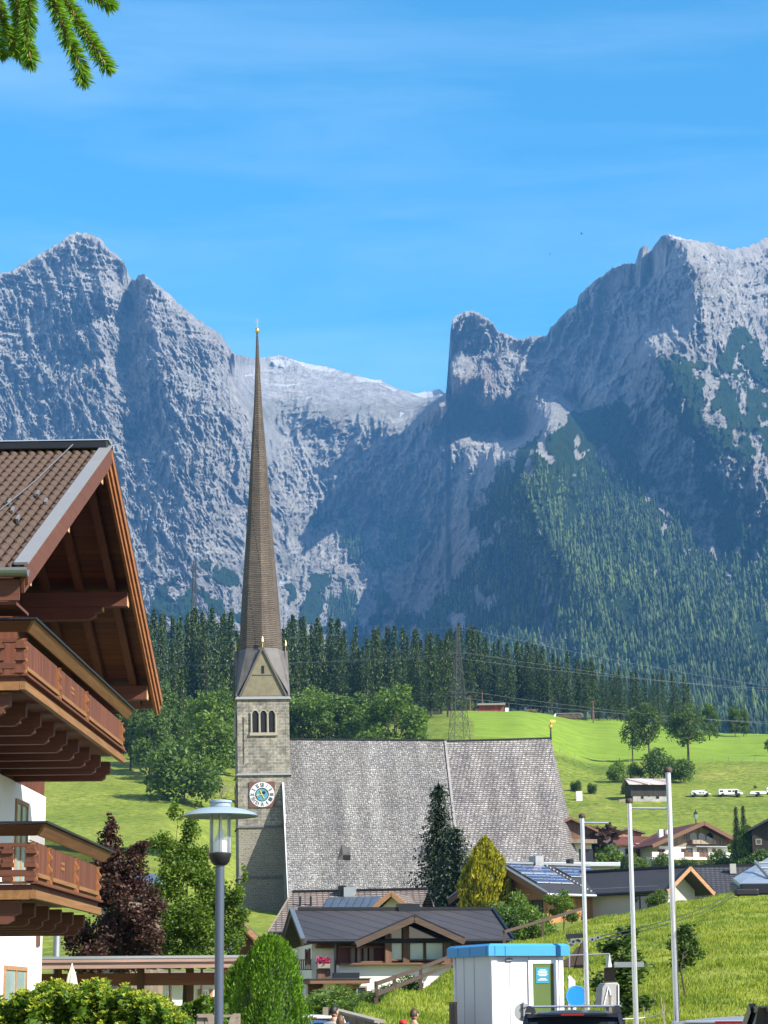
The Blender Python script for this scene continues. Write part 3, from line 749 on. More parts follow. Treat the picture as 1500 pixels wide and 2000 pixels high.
# ------------------------------------------------------------------ haze
mb = MB(); mb.box(-2900, 2900, -320, 8200, -4, 2250)
hz = NT('haze_air'); hz.t.nodes.remove(hz.b)
pv = hz.n('VolumePrincipled')
pv.inputs['Color'].default_value = (*HAZE_COLOR, 1)
pv.inputs['Density'].default_value = HAZE_DENSITY
pv.inputs['Anisotropy'].default_value = 0.0
hz.l(pv.outputs['Volume'], hz.o.inputs['Volume'])
haze = mb.build('haze', hz.m)
tag(haze, kind='stuff', label='thin blue haze filling the air of the valley', cat='haze')

# =================================================================== CHURCH
M['tower_stone'] = m_brick('tower_ashlar', (0.225, 0.21, 0.178), (0.145, 0.142, 0.132), (0.30, 0.275, 0.225), 0.95, 0.46, 0.045, 0.7, 0.9, -0.1, 0.38, 0.8, wob=0.16)
M['tower_rubble'] = m_brick('tower_rubble', (0.215, 0.20, 0.168), (0.155, 0.148, 0.13), (0.26, 0.24, 0.19), 0.62, 0.30, 0.05, 0.8, 0.9, 0.0, 0.40, 1.2, wob=0.35)
M['gable_plaster'] = m_plain('old_ochre_plaster', (0.20, 0.18, 0.115), 0.9, var=0.3, scale=1.6, bump=0.3)
M['spire_shingle'] = m_brick('brown_spire_shingles', (0.150, 0.122, 0.098), (0.112, 0.092, 0.076), (0.046, 0.038, 0.032), 2.4, 0.27, 0.055, 1.0, 0.9, 0.0, 0.55, 1.9)
M['lead'] = m_plain('grey_lead_sheet', (0.125, 0.115, 0.11), 0.65, 0.0, 0.4, 1.1, 0.2)
M['nave_shingle'] = m_brick('silver_grey_shingles', (0.43, 0.425, 0.42), (0.225, 0.22, 0.22), (0.15, 0.146, 0.146), 0.30, 0.28, 0.06, 1.0, 0.85, -0.05, 0.6, 1.9, wob=0.42)
M['choir_shingle'] = m_brick('silver_grey_shingles_even', (0.42, 0.405, 0.40), (0.22, 0.21, 0.21), (0.12, 0.11, 0.112), 0.55, 0.30, 0.07, 1.0, 0.85, -0.1, 0.45, 1.4, wob=0.16)
M['clock_red'] = m_plain('clock_red_board', (0.13, 0.055, 0.038), 0.6, var=0.15)
M['clock_blue'] = m_plain('clock_blue_disc', (0.07, 0.27, 0.36), 0.5, var=0.25, scale=2)
M['clock_ring'] = m_plain('clock_white_ring', (0.62, 0.63, 0.65), 0.5, var=0.04)

def mottle(mat, sc_, lo, hi):
    tr = mat.node_tree; b = tr.nodes['Principled BSDF']; l0 = b.inputs['Base Color'].links[0].from_socket
    tcn = tr.nodes.new('ShaderNodeTexCoord'); nn = tr.nodes.new('ShaderNodeTexNoise'); nn.inputs['Scale'].default_value = sc_; nn.inputs['Detail'].default_value = 2; nn.inputs['Roughness'].default_value = .7
    rr = tr.nodes.new('ShaderNodeValToRGB'); rr.color_ramp.elements[0].position = .38; rr.color_ramp.elements[0].color = (lo, lo, lo, 1); rr.color_ramp.elements[1].position = .60; rr.color_ramp.elements[1].color = (hi, hi, hi, 1)
    mm = tr.nodes.new('ShaderNodeMix'); mm.data_type = 'RGBA'; mm.blend_type = 'MULTIPLY'; mm.inputs[0].default_value = 1
    for a_, b_ in ((tcn.outputs['Object'], nn.inputs['Vector']), (nn.outputs['Fac'], rr.inputs['Fac']), (l0, mm.inputs[6]), (rr.outputs['Color'], mm.inputs[7]), (mm.outputs[2], b.inputs['Base Color'])): tr.links.new(a_, b_)
def streaks(mat):
    tr = mat.node_tree; b = tr.nodes['Principled BSDF']; l0 = b.inputs['Base Color'].links[0].from_socket
    tcn = tr.nodes.new('ShaderNodeTexCoord'); mp_ = tr.nodes.new('ShaderNodeMapping'); mp_.inputs['Scale'].default_value = (.55, .05, .07); nn = tr.nodes.new('ShaderNodeTexNoise'); nn.inputs['Scale'].default_value = 1.0; nn.inputs['Detail'].default_value = 5
    rr = tr.nodes.new('ShaderNodeValToRGB'); e = rr.color_ramp.elements; e[0].position = .32; e[0].color = (.70, .69, .68, 1); e[1].position = .68; e[1].color = (1.16, 1.15, 1.14, 1)
    mm = tr.nodes.new('ShaderNodeMix'); mm.data_type = 'RGBA'; mm.blend_type = 'MULTIPLY'; mm.inputs[0].default_value = 1
    for a_, b_ in ((tcn.outputs['Object'], mp_.inputs['Vector']), (mp_.outputs['Vector'], nn.inputs['Vector']), (nn.outputs['Fac'], rr.inputs['Fac']), (l0, mm.inputs[6]), (rr.outputs['Color'], mm.inputs[7]), (mm.outputs[2], b.inputs['Base Color'])): tr.links.new(a_, b_)
for q_ in ('nave_shingle', 'choir_shingle', 'spire_shingle', 'lead'): streaks(M[q_])
mottle(M['nave_shingle'], 4.2, .50, 1.08); mottle(M['choir_shingle'], 4.2, .64, 1.02); mottle(M['tower_stone'], .9, .7, 1.25)
AL = R(7.0)
fc = P(519, 1795, 310)
ca, sa = math.cos(AL), math.sin(AL)
HW = 3.63
org = Vector((fc.x - sa * HW, fc.y + ca * HW, fc.z))
church = empty('church', org, AL, 'stone parish church with a needle spire and a huge grey shingled roof', 'church')
def chz(py, D=310.0, px=519): return P(px, py, D).z - org.z
Ztop = chz(1362)
mb = MB(); mb.box(-HW, HW, -HW, HW, -3, chz(1714))
mb.build('tower_base', M['tower_rubble'], church)
mb = MB(); mb.box(-HW+.03, HW-.03, -HW+.03, HW-.03, chz(1714), chz(1615)); mb.build('tower_lower_storey', M['tower_rubble'], church)
mb = MB(); mb.box(-HW+.04, HW-.04, -HW+.04, HW-.04, chz(1615), Ztop)
for sx in (-1, 1):                                # corner lesenes stand a little proud
    mb.box(sx*HW-(.55 if sx > 0 else 0), sx*HW+(.55 if sx < 0 else 0), -HW, -HW+.3, chz(1612), Ztop)
mb.build('tower_shaft', M['tower_stone'], church)
for py, h, m_, o_ in ((1363, .42, 'verge_metal', .34), (1512, .30, 'verge_metal', .28), (1614, .30, 'lead', .2), (1713, .30, 'lead', .2)):
    z = chz(py); mb = MB()
    a = HW + o_
    mb.hexa([(-a,-a,z-h/2),(a,-a,z-h/2),(a,a,z-h/2),(-a,a,z-h/2),(-HW-.05,-HW-.05,z+h/2),(HW+.05,-HW-.05,z+h/2),(HW+.05,HW+.05,z+h/2),(-HW-.05,HW+.05,z+h/2)])
    mb.build('string_course', M[m_], church)
# belfry openings: three arches under one stone surround, on the front and on the left face
def belfry(Mx):
    sur = MB(); sur.M = Mx; dk = MB(); dk.M = Mx
    zb, zt = chz(1431), chz(1388)
    w_ = .76; gap = 1.14
    y0 = -HW - .16
    for k in (-1, 0, 1):
        cx = k * gap
        pts = [(cx - w_/2, zb)] + [(cx + w_/2, zb)]
        arc = [(cx + w_/2*math.cos(a), zt - w_/2 + w_/2*math.sin(a)) for a in np.linspace(0, math.pi, 9)]
        poly = pts + arc
        dk.prism([(x, -HW+.02, z) for x, z in poly], (0, -.035, 0))
        prev = None
        outer = [(cx + (w_/2+.14)*math.cos(a), zt - w_/2 + (w_/2+.14)*math.sin(a)) for a in np.linspace(0, math.pi, 9)]
        for i in range(8):
            sur.prism([(arc[i][0], y0, arc[i][1]), (outer[i][0], y0, outer[i][1]), (outer[i+1][0], y0, outer[i+1][1]), (arc[i+1][0], y0, arc[i+1][1])], (0, .2, 0))
    for k in (-1.5, -.5, .5, 1.5):
        cx = k * gap
        sur.tube((cx, y0+.02, zb), (cx, y0+.02, zt - w_/2), .15, .13, 8)
        sur.box(cx-.2, cx+.2, y0-.06, y0+.14, zt-w_/2-.02, zt-w_/2+.13)
    sur.box(-1.95, 1.95, y0-.10, y0+.18, zb-.42, zb)
    return dk, sur
M['void'] = m_plain('dark_opening', (0.008, 0.008, 0.010), 0.9)
M['pale_stone'] = m_plain('pale_window_stone', (0.32, 0.29, 0.23), 0.85, var=0.15, scale=2)
for rz in (0, -math.pi/2):
    dk, sur = belfry(Matrix.Rotation(rz, 4, 'Z'))
    wn = sur.build('belfry_window', M['pale_stone'], church)
    dk.build('arched_opening', M['void'], wn)
# clock faces
def clock(Mx):
    c = Vector((514.5-519, 0, 0)) * .0712
    cx, zc_ = c.x + .0, chz(1552); S = 1.78; y = -HW - .02
    mb = MB(); mb.M = Mx; mb.box(cx-S, cx+S, y-.10, y+.03, zc_-S, zc_+S)
    face = mb.build('clock', M['clock_red'], church)
    def disc(r0, r1, ya, yb, n=40):
        d = MB(); d.M = Mx
        for i in range(n):
            a, b = 2*math.pi*i/n, 2*math.pi*(i+1)/n
            d.prism([(cx+r0*math.cos(a), ya, zc_+r0*math.sin(a)), (cx+r1*math.cos(a), ya, zc_+r1*math.sin(a)), (cx+r1*math.cos(b), ya, zc_+r1*math.sin(b)), (cx+r0*math.cos(b), ya, zc_+r0*math.sin(b))], (0, yb-ya, 0))
        return d
    disc(.95, 1.72, y-.15, y-.09).build('dial_ring', M['clock_ring'], face)
    disc(.02, .86, y-.14, y-.09).build('dial_disc', M['clock_blue'], face)
    disc(.855, .955, y-.18, y-.09).build('dial_rim', M['black'], face)
    nm = MB(); nm.M = Mx
    ROM = ['XII','I','II','III','IIII','V','VI','VII','VIII','IX','X','XI']
    for h, s_ in enumerate(ROM):
        a = -2*math.pi*h/12
        tot = sum({'I': .14, 'V': .27, 'X': .27}[ch] for ch in s_); u = -tot/2
        def pt(uu, rr): return (cx + rr*math.sin(-a) + uu*math.cos(a), y-.165, zc_ + rr*math.cos(a) + uu*math.sin(a))
        for ch in s_:
            wd = {'I': .14, 'V': .27, 'X': .27}[ch]; m_ = u + wd/2
            if ch == 'I': seg = [((m_, 1.06), (m_, 1.60), .085)]
            elif ch == 'V': seg = [((m_-.10, 1.60), (m_, 1.06), .085), ((m_+.10, 1.60), (m_, 1.06), .045)]
            else: seg = [((m_-.10, 1.60), (m_+.10, 1.06), .085), ((m_+.10, 1.60), (m_-.10, 1.06), .045)]
            for p, q, wv in seg: nm.bar(pt(*p), pt(*q), .03, wv, up=(math.cos(a)*Mx[0][0], math.cos(a)*Mx[1][0], math.sin(a)))
            u += wd
    nm.build('numerals', M['dark_metal'], face)
    hd = MB(); hd.M = Mx
    hd.bar((cx-.28, y-.20, zc_+.62), (cx+.30, y-.20, zc_-.56), .03, .14, up=(1,0,.5))
    hd.bar((cx, y-.21, zc_), (cx-.62, y-.21, zc_-.10), .03, .10)
    hd.lathe([(.03,-.02),(.17,-.02),(.17,.02),(.03,.02)], (0,0,0), 10) if False else None
    hd.ball((cx-.66, y-.20, zc_-.11), .17, .03, .17, 10, 6)
    hd.build('clock_hands', M['gold'], face)
    mo = MB(); mo.M = Mx; mo.ball((cx+.25, y-.16, zc_+.27), .24, .05, .2, 10, 6); mo.build('moon_ball', M['void'], face)
clock(Matrix.Identity(4)); clock(Matrix.Rotation(-math.pi/2, 4, 'Z'))
# four gables and the broach that turns the square into an octagon
Dc = 313.6
def sz(py): return P(515, py, Dc).z - org.z
za = sz(1274)
w_, hg = 3.05, Ztop + .22
for k in range(4):
    Mx = Matrix.Rotation(k * math.pi/2, 4, 'Z')
    g = MB(); g.M = Mx
    g.prism([(-w_, -HW+.10, hg), (w_, -HW+.10, hg), (0, -HW+.10, za - .1)], (0, .8, 0))
    ga = g.build('gable', M['gable_plaster'], church)
    tr = MB(); tr.M = Mx
    for sx in (-1, 1):
        tr.bar((sx*(w_+.22), -HW+.05, hg-.05), (0, -HW+.05, za+.1), .42, .26, up=(sx*.8, 0, .6))
    tr.bar((-1.45, -HW+.06, hg+(za-hg)*.44), (1.45, -HW+.06, hg+(za-hg)*.44), .1, .10)
    tr.build('verge', M['lead'], ga)
    sl = MB(); sl.M = Mx; zz = hg + (za-hg)*.47
    sl.box(-.20, .20, -HW+.06, -HW+.2, zz, zz+1.1); sl.build('slit', M['void'], ga)
    fn = MB(); fn.M = Mx
    fn.tube((0, -HW+.1, za), (0, -HW+.1, za+.9), .06, .04, 6); fn.lathe([(.02,.7),(.16,.85),(.20,1.05),(.10,1.35),(.02,1.75)], (0, -HW+.1, za), 8)
    fn.build('gilded_finial', M['gold'], ga)
PROF = [(1274,85),(1242,81.5),(1200,76.5),(1160,71),(1120,65),(1078,58),(1037,51.5),(996,45.5),(955,40),(914,34.5),(873,28.7),(832,22.5),(791,16.5),(750,12.5),(709,8.8),(668,5.4),(650,3.6)]
kpx = mpp(Dc, 1274)
br = MB()
z0 = Ztop + .2
Rr = 85/2*kpx*1.02
octv = [Vector((Rr*math.cos(a), Rr*math.sin(a), za + .2)) for a in [math.pi*k/4 for k in range(8)]]
cr = [Vector((sx*(HW+.12), sy_*(HW+.12), z0)) for sx, sy_ in ((1,1),(-1,1),(-1,-1),(1,-1))]
for k in range(4):
    c_ = cr[k]; f1, dg, f2 = octv[2*k], octv[2*k+1], octv[(2*k+2) % 8]
    e1 = Vector((HW*.98, 0, za-.2)); 
    m1 = Vector((f1.x/Rr*(HW-.1), f1.y/Rr*(HW-.1), za-.12)); m2 = Vector((f2.x/Rr*(HW-.1), f2.y/Rr*(HW-.1), za-.12))
    br.add([c_, m1, f1, dg, f2, m2], [(0,1,2,3), (0,3,4,5)])
br.build('broach', M['lead'], church)
spm = MB()
prof = [(wd/2*kpx, sz(py)) for py, wd in PROF]
prof = [(prof[0][0]*1.05, prof[0][1]-.9)] + prof
spm.lathe(prof, (0,0,0), 8, 0.0)
sp_o = spm.build('spire', M['spire_shingle'], church)
mb = MB(); mb.ball((0,0,sz(646)), .34, .34, .42, 14, 10); mb.build('spire_ball', M['gold'], church, True)
mb = MB(); mb.tube((0,0,sz(652)),(0,0,sz(622)), .05, .035, 6); mb.bar((-.42,0,sz(630)),(.42,0,sz(630)), .06, .08); mb.bar((-.25,0,sz(626)),(.25,0,sz(626)), .06, .07); mb.build('spire_cross', M['steel'], church)
mb = MB(); mb.tube((-2.75,-HW-.06,chz(1490)),(-2.75,-HW-.06,chz(1400)), .05, .05, 6); mb.build('downpipe', M['clock_red'], church)

# the old tower leans a little
for o_ in church.children: o_.rotation_euler = (0, -0.0155, 0)
# nave and choir roofs
RY = .27
zr = P(570, 1446, 313.9).z - org.z
zcut = chz(1531)
slope = (zr - zcut) / (RY + HW)
ye = -16.2
ze = zr - slope * (RY - ye)
def loc(px, py, ly, rise=0.0):
    """local point on the roof plane at local y=ly, seen at column px"""
    for _ in range(1): pass
    D = org.y + ly*ca
    x = 0.0
    for _ in range(6):
        D = org.y + x*sa + ly*ca
        Xw = P(px, py, D).x
        x = (Xw - org.x + ly*sa) / ca
    return x
x0 = loc(553, 1535, -HW)
xm_r = loc(868, 1447, RY); xe_r = loc(1076, 1445, RY)
zr2 = zr + (xe_r)*.0   # ridge kept level
xA = loc(1113, 1780, ye); xB = loc(1164, 1780, -6.5)
def rp(x, y, dz=0): return (x, y, zr - slope*(RY-y) + dz)
rise_fix = .028
def rl(x, y, dz=0):
    p = rp(x, y, dz); return (p[0], p[1], p[2] + max(0, x - x0) * rise_fix)
nave = MB()
nave.prism([rl(x0, RY, .15), rl(x0, ye, 1.0), (x0, ye, ze), (x0, 2*RY-ye, ze), rl(x0, 2*RY-ye, .5) if False else (x0, 2*RY-ye, ze+.5)], (xm_r - x0, 0, 0))
# tilt the far end up slightly so that the ridge runs as in the picture
nv = nave.build('nave_roof', M['nave_shingle'], church)
ch = MB()
zb = ze
pr = [(xm_r-.3, RY, zr + (xm_r-x0)*.0), (xe_r, RY, zr + .55)]
A_ = (xA, ye, ze); B_ = (xB, -6.5, ze); B2 = (xB, 7.0, ze); A2_ = (xA, 2*RY-ye, ze)
S0 = (xm_r-.3, ye, ze); S1 = (xm_r-.3, 2*RY-ye, ze)
ch.add([pr[0], pr[1], A_, S0, B_, B2, A2_, S1], [(3,2,1,0), (2,4,1), (4,5,1), (5,6,1), (6,7,0,1), (0,7,3), (3,7,6,5,4,2)])
ch.build('choir_roof', M['choir_shingle'], church)
mb = MB(); mb.bar((x0, RY, zr+.22), (xm_r, RY, zr+.22), .35, .2); mb.bar((xm_r, RY, zr+.08), (xe_r, RY, zr+.62), .3, .2); mb.build('ridge_cap', M['dark_metal'], church)
M['lit_edge_shingle'] = m_plain('sunlit_step_shingles', (0.31, 0.295, 0.29), .9, 0, .35, 2.5, .3)
mb = MB(); mb.bar((xm_r+.12, RY-.2, zr+.05), (xm_r+.12, ye-.02, ze+1.0), .34, .14, up=(0, -.8, .5)); mb.build('lit_step_strip', M['lit_edge_shingle'], church)  # added pale strip standing for the sunlit edge between nave and choir
mb = MB()
mb.prism([(x0+.25, RY, zr-.5), (x0+.25, ye+.8, ze-.1), (x0+.25, ye+.8, -4), (x0+.25, 2*RY-ye-.8, -4), (x0+.25, 2*RY-ye-.8, ze-.1)], (xm_r-x0-.3, 0, 0))
mb.prism([(xm_r, ye+.8, -4), (xA-.3, ye+.8, -4), (xB-.6, -6.2, -4), (xB-.6, 6.5, -4), (xA-.3, 2*RY-ye-.8, -4), (xm_r, 2*RY-ye-.8, -4)], (0, 0, ze+3.9))
mb.build('nave_wall', M['white'], church)
mb = MB()
for (a, b) in (((x0-.02, RY-3.9, zr-slope*3.9+.1), (x0-.02, ye, ze+.5)),):
    mb.bar(a, b, .22, .34, up=(0, -.5, 1))
mb.build('verge_board', M['clock_ring'], church)
# two small roof dormers
for px, py in ((668, 1690), (826, 1686)):
    ly = -HW - (1690-1531)*.0712/slope
    x = loc(px, py, ly); z = rp(x, ly, .45)[2]
    d = MB()
    yb = ly + 2.3
    d.add([(x-1.1, ly-.2, z-.5), (x+1.15, ly-.2, z-.1), (x+1.15, ly-.2, z+.75), (x+.1, ly-.2, z+.8), (x+.1, yb+.9, z+2.3*slope+.4), (x+1.15, yb-.9, z+1.45*slope*.9)],
          [(0,1,2,3), (3,2,5,4), (0,3,4), (1,5,2), (0,4,5,1)])
    dm = d.build('roof_dormer', M['lead'], church)
    o = MB(); o.box(x+.2, x+1.12, ly-.27, ly-.21, z-.02, z+.62); o.build('dormer_opening', M['void'], dm)
# finial with a small flag at the east end of the ridge
mb = MB(); ze2 = zr + .55
mb.tube((xe_r, RY, ze2-.2), (xe_r, RY, ze2+2.3), .16, .06, 8); fo = mb.build('ridge_finial', M['black'], church)
mb = MB(); mb.ball((xe_r, RY, ze2+1.7), .30, .30, .38, 10, 8); mb.box(xe_r-.05, xe_r+.75, RY-.03, RY+.03, ze2+2.3, ze2+2.7); mb.build('gilded_vane', M['gold'], fo)

# =================================================================== CHALET ON THE LEFT
CR = -R(1.55)
ch0 = Vector((P(55, 1120, 29).x, 29.0, 0))
chalet = empty('chalet', ch0, CR, 'timber and white chalet with two carved balconies at the left edge', 'house')
zE = P(55, 1112, 29).z; zR = P(213, 882, 36.05).z; zF = P(318, 1368, 43).z
YR, YF = 7.05, 14.05
XW = -1.95                                    # gable wall plane, verge is x = 0
XL = -15.0
# walls: white plaster below, dark boards in the gable
zsp = 5.45
mb = MB(); mb.box(XL+1, XW, 1.2, 12.55, -.2, zsp); mb.build('plaster_wall', M['white'], chalet)
mb = MB(); mb.prism([(XL+1, 1.25, zsp), (XL+1, 12.5, zsp), (XL+1, 12.5, zE-.35), (XL+1, YR, zR-.55), (XL+1, 1.25, zE-.1)], (XW-.02-XL-1, 0, 0)); mb.build('gable_wall', M['chalet_soffit'], chalet)
# roof: soffit boards with a waved tile skin on the near slope
def rz_(y): return zE + (zR-zE)*y/YR if y <= YR else zR + (zF-zR)*(y-YR)/(YF-YR)
rf = MB()
rf.prism([(XL, 0, zE-.05), (XL, YR, zR-.05), (XL, YF, zF-.05), (XL, YF, zF-.15), (XL, YR, zR-.16), (XL, 0, zE-.16)], (-XL-.06, 0, 0))
roof = rf.build('roof', M['chalet_soffit'], chalet)
# tiles
M['roof_tile'] = m_plain('brown_concrete_tile', (0.080, 0.050, 0.035), 0.75, var=0.22, scale=5, bump=0.25)
nx, rows = 430, 23
xs = np.linspace(-6.0, -.22, nx)
V = []; Fq = []
sl_len = math.hypot(YR, zR-zE); tz = (zR-zE)/sl_len; ty = YR/sl_len
wave = .027*np.sin(xs*2*math.pi/.150) + .006*np.sin(xs*4*math.pi/.150+1)
for r_ in range(rows):
    s0, s1 = r_*sl_len/rows, (r_+1)*sl_len/rows + .03
    for s_, lift in ((s0, -.012), (s0, .052), (s1, .012)):
        cur = s_ + (0.018*np.sin(xs*2*math.pi/.150+2.2) if s_ == s0 else 0)
        V.append(np.stack([xs, cur*ty - (lift+wave)*tz, zE + cur*tz + (lift+wave)*ty], -1))
for r_ in range(rows):
    for q in range(2):
        b = (r_*3+q)*nx; i = np.arange(nx-1)
        Fq.append(np.stack([b+i, b+i+1, b+nx+i+1, b+nx+i], -1))
me = np_mesh('roof_tiles', np.concatenate(V), np.concatenate(Fq), M['roof_tile'], None, True)
tiles = link_mesh('roof_tiles', me, chalet)
mb = MB(); mb.prism([(XL, 0, zE), (XL, YR, zR), (XL, YF, zF), (XL, YF, zF-.04), (XL, YR, zR-.04), (XL, 0, zE-.04)], (-XL-.1, 0, 0)); mb.build('roof_underlay', M['dark_metal'], chalet)
mb = MB(); mb.box(XL, -.05, YR-.16, YR+.16, zR+.02, zR+.155); mb.build('ridge_cap', M['dark_metal'], chalet, bevel=.02)
mb = MB(); mb.box(XL, -.03, YR-.17, YR+.17, zR+.158, zR+.175); mb.build('ridge_flashing', M['pale_metal'], chalet)
for (x, s_) in ((-.62,.46),(-.95,.53),(-.40,.53),(-.80,.60),(-1.15,.60),(-.62,.67),(-1.0,.74),(-.85,.82),(-1.5,.67),(-1.75,.53),(-1.6,.82)):
    y, z = YR*(1-s_), zR + (zE-zR)*s_
    mb = MB(); mb.bar((x, y-.03, z+.06), (x, y+.10, z+.15), .035, .05); mb.build('snow_hook', M['steel'], tiles)
mb = MB(); mb.path([(-.62, YR-.2, zR+.08), (-.80, 4.6, rz_(4.6)+.11), (-1.0, 2.4, rz_(2.4)+.11), (-1.3, .05, zE+.11)], [.008]*4, 5); mb.build('lightning_wire', M['steel'], tiles)
# verge boards and flashing
def verge(y0, z0, y1, z1, x, h, w_, dz, name, m_, par=None):
    v_ = MB(); v_.bar((x, y0, z0+dz), (x, y1, z1+dz), w_, h); return v_.build(name, M[m_], par or chalet)
verge(-.03, zE-.01, YR, zR, -.095, .035, .19, .085, 'verge_flashing', 'verge_metal')
verge(-.05, zE-.02, YR, zR, -.02, .26, .045, -.075, 'verge_board', 'chalet_wood_y')
verge(-.05, zE-.02, YR, zR, -.065, .24, .045, -.19, 'verge_board', 'chalet_wood_y')
verge(YF+.05, zF, YR, zR, -.115, .03, .25, .075, 'verge_flashing', 'dark_metal')
M['verge_lit'] = m_wood('sunlit_orange_verge_wood', (0.27, 0.105, 0.036), 1)  # chalet wood with the sun's orange put into its colour
verge(YF+.02, zF-.01, YR, zR, -.02, .15, .05, -.02, 'verge_board', 'verge_lit')
verge(YF+.02, zF-.01, YR, zR, -.055, .16, .05, -.17, 'verge_board', 'verge_lit')
verge(YF-.10, zF+.05, YR, zR, -.09, .13, .05, -.30, 'verge_board', 'verge_lit')
# rafters under the soffit
for x in (-.42, -1.02, -1.62):
    for (a, b) in (((x, .25, rz_(.25)-.24), (x, YR, zR-.24)), ((x, YF-.25, rz_(YF-.25)-.24), (x, YR, zR-.24))):
        mb = MB(); mb.bar(a, b, .13, .16); mb.build('rafter', M['chalet_wood_y'], roof)
# purlins with pale sawn ends, brackets below the middle one
for y, dz in ((.95, -.36), (3.9, -.40), (YR, -.42), (10.3, -.42), (13.1, -.42)):
    z = rz_(y) + dz
    mb = MB(); mb.box(XW-.1, -.16, y-.11, y+.11, z-.13, z+.13); p_ = mb.build('purlin', M['chalet_wood'], chalet)
    mb = MB(); mb.box(-.158, -.150, y-.105, y+.105, z-.125, z+.125); mb.build('end_grain', M['end_grain'], p_)
    if y > 3:
        mb = MB(); mb.prism([(XW-.1, y-.10, z-.36), (-.85, y-.10, z-.36), (-.72, y-.10, z-.31), (-.72, y-.10, z-.24), (-.60, y-.10, z-.20), (-.60, y-.10, z-.135), (XW-.1, y-.10, z-.135)], (0, .2, 0))
        b_ = mb.build('bracket', M['chalet_wood'], p_)
        mb = MB(); mb.box(-.60, -.592, y-.09, y+.09, z-.21, z-.14); mb.build('end_grain', M['end_grain'], b_)
# eaves: gutter, fascia
mb = MB(); n_ = 10
ga_ = [(-.17+.10*math.cos(a), zE-.02-.11*math.sin(a)) for a in np.linspace(0, math.pi, n_)]
gi_ = [(-.17+.085*math.cos(a), zE-.02-.095*math.sin(a)) for a in np.linspace(math.pi, 0, n_)]
mb.prism([(XL, y, z) for y, z in ga_ + gi_], (-XL+.03, 0, 0)); mb.build('gutter', M['grey_metal'], chalet)
mb = MB(); mb.box(XL, -.1, -.045, -.005, zE-.42, zE-.14); mb.box(XL, -.15, .0, .9, zE-.47, zE-.43); mb.build('eaves_fascia', M['chalet_wood'], chalet)

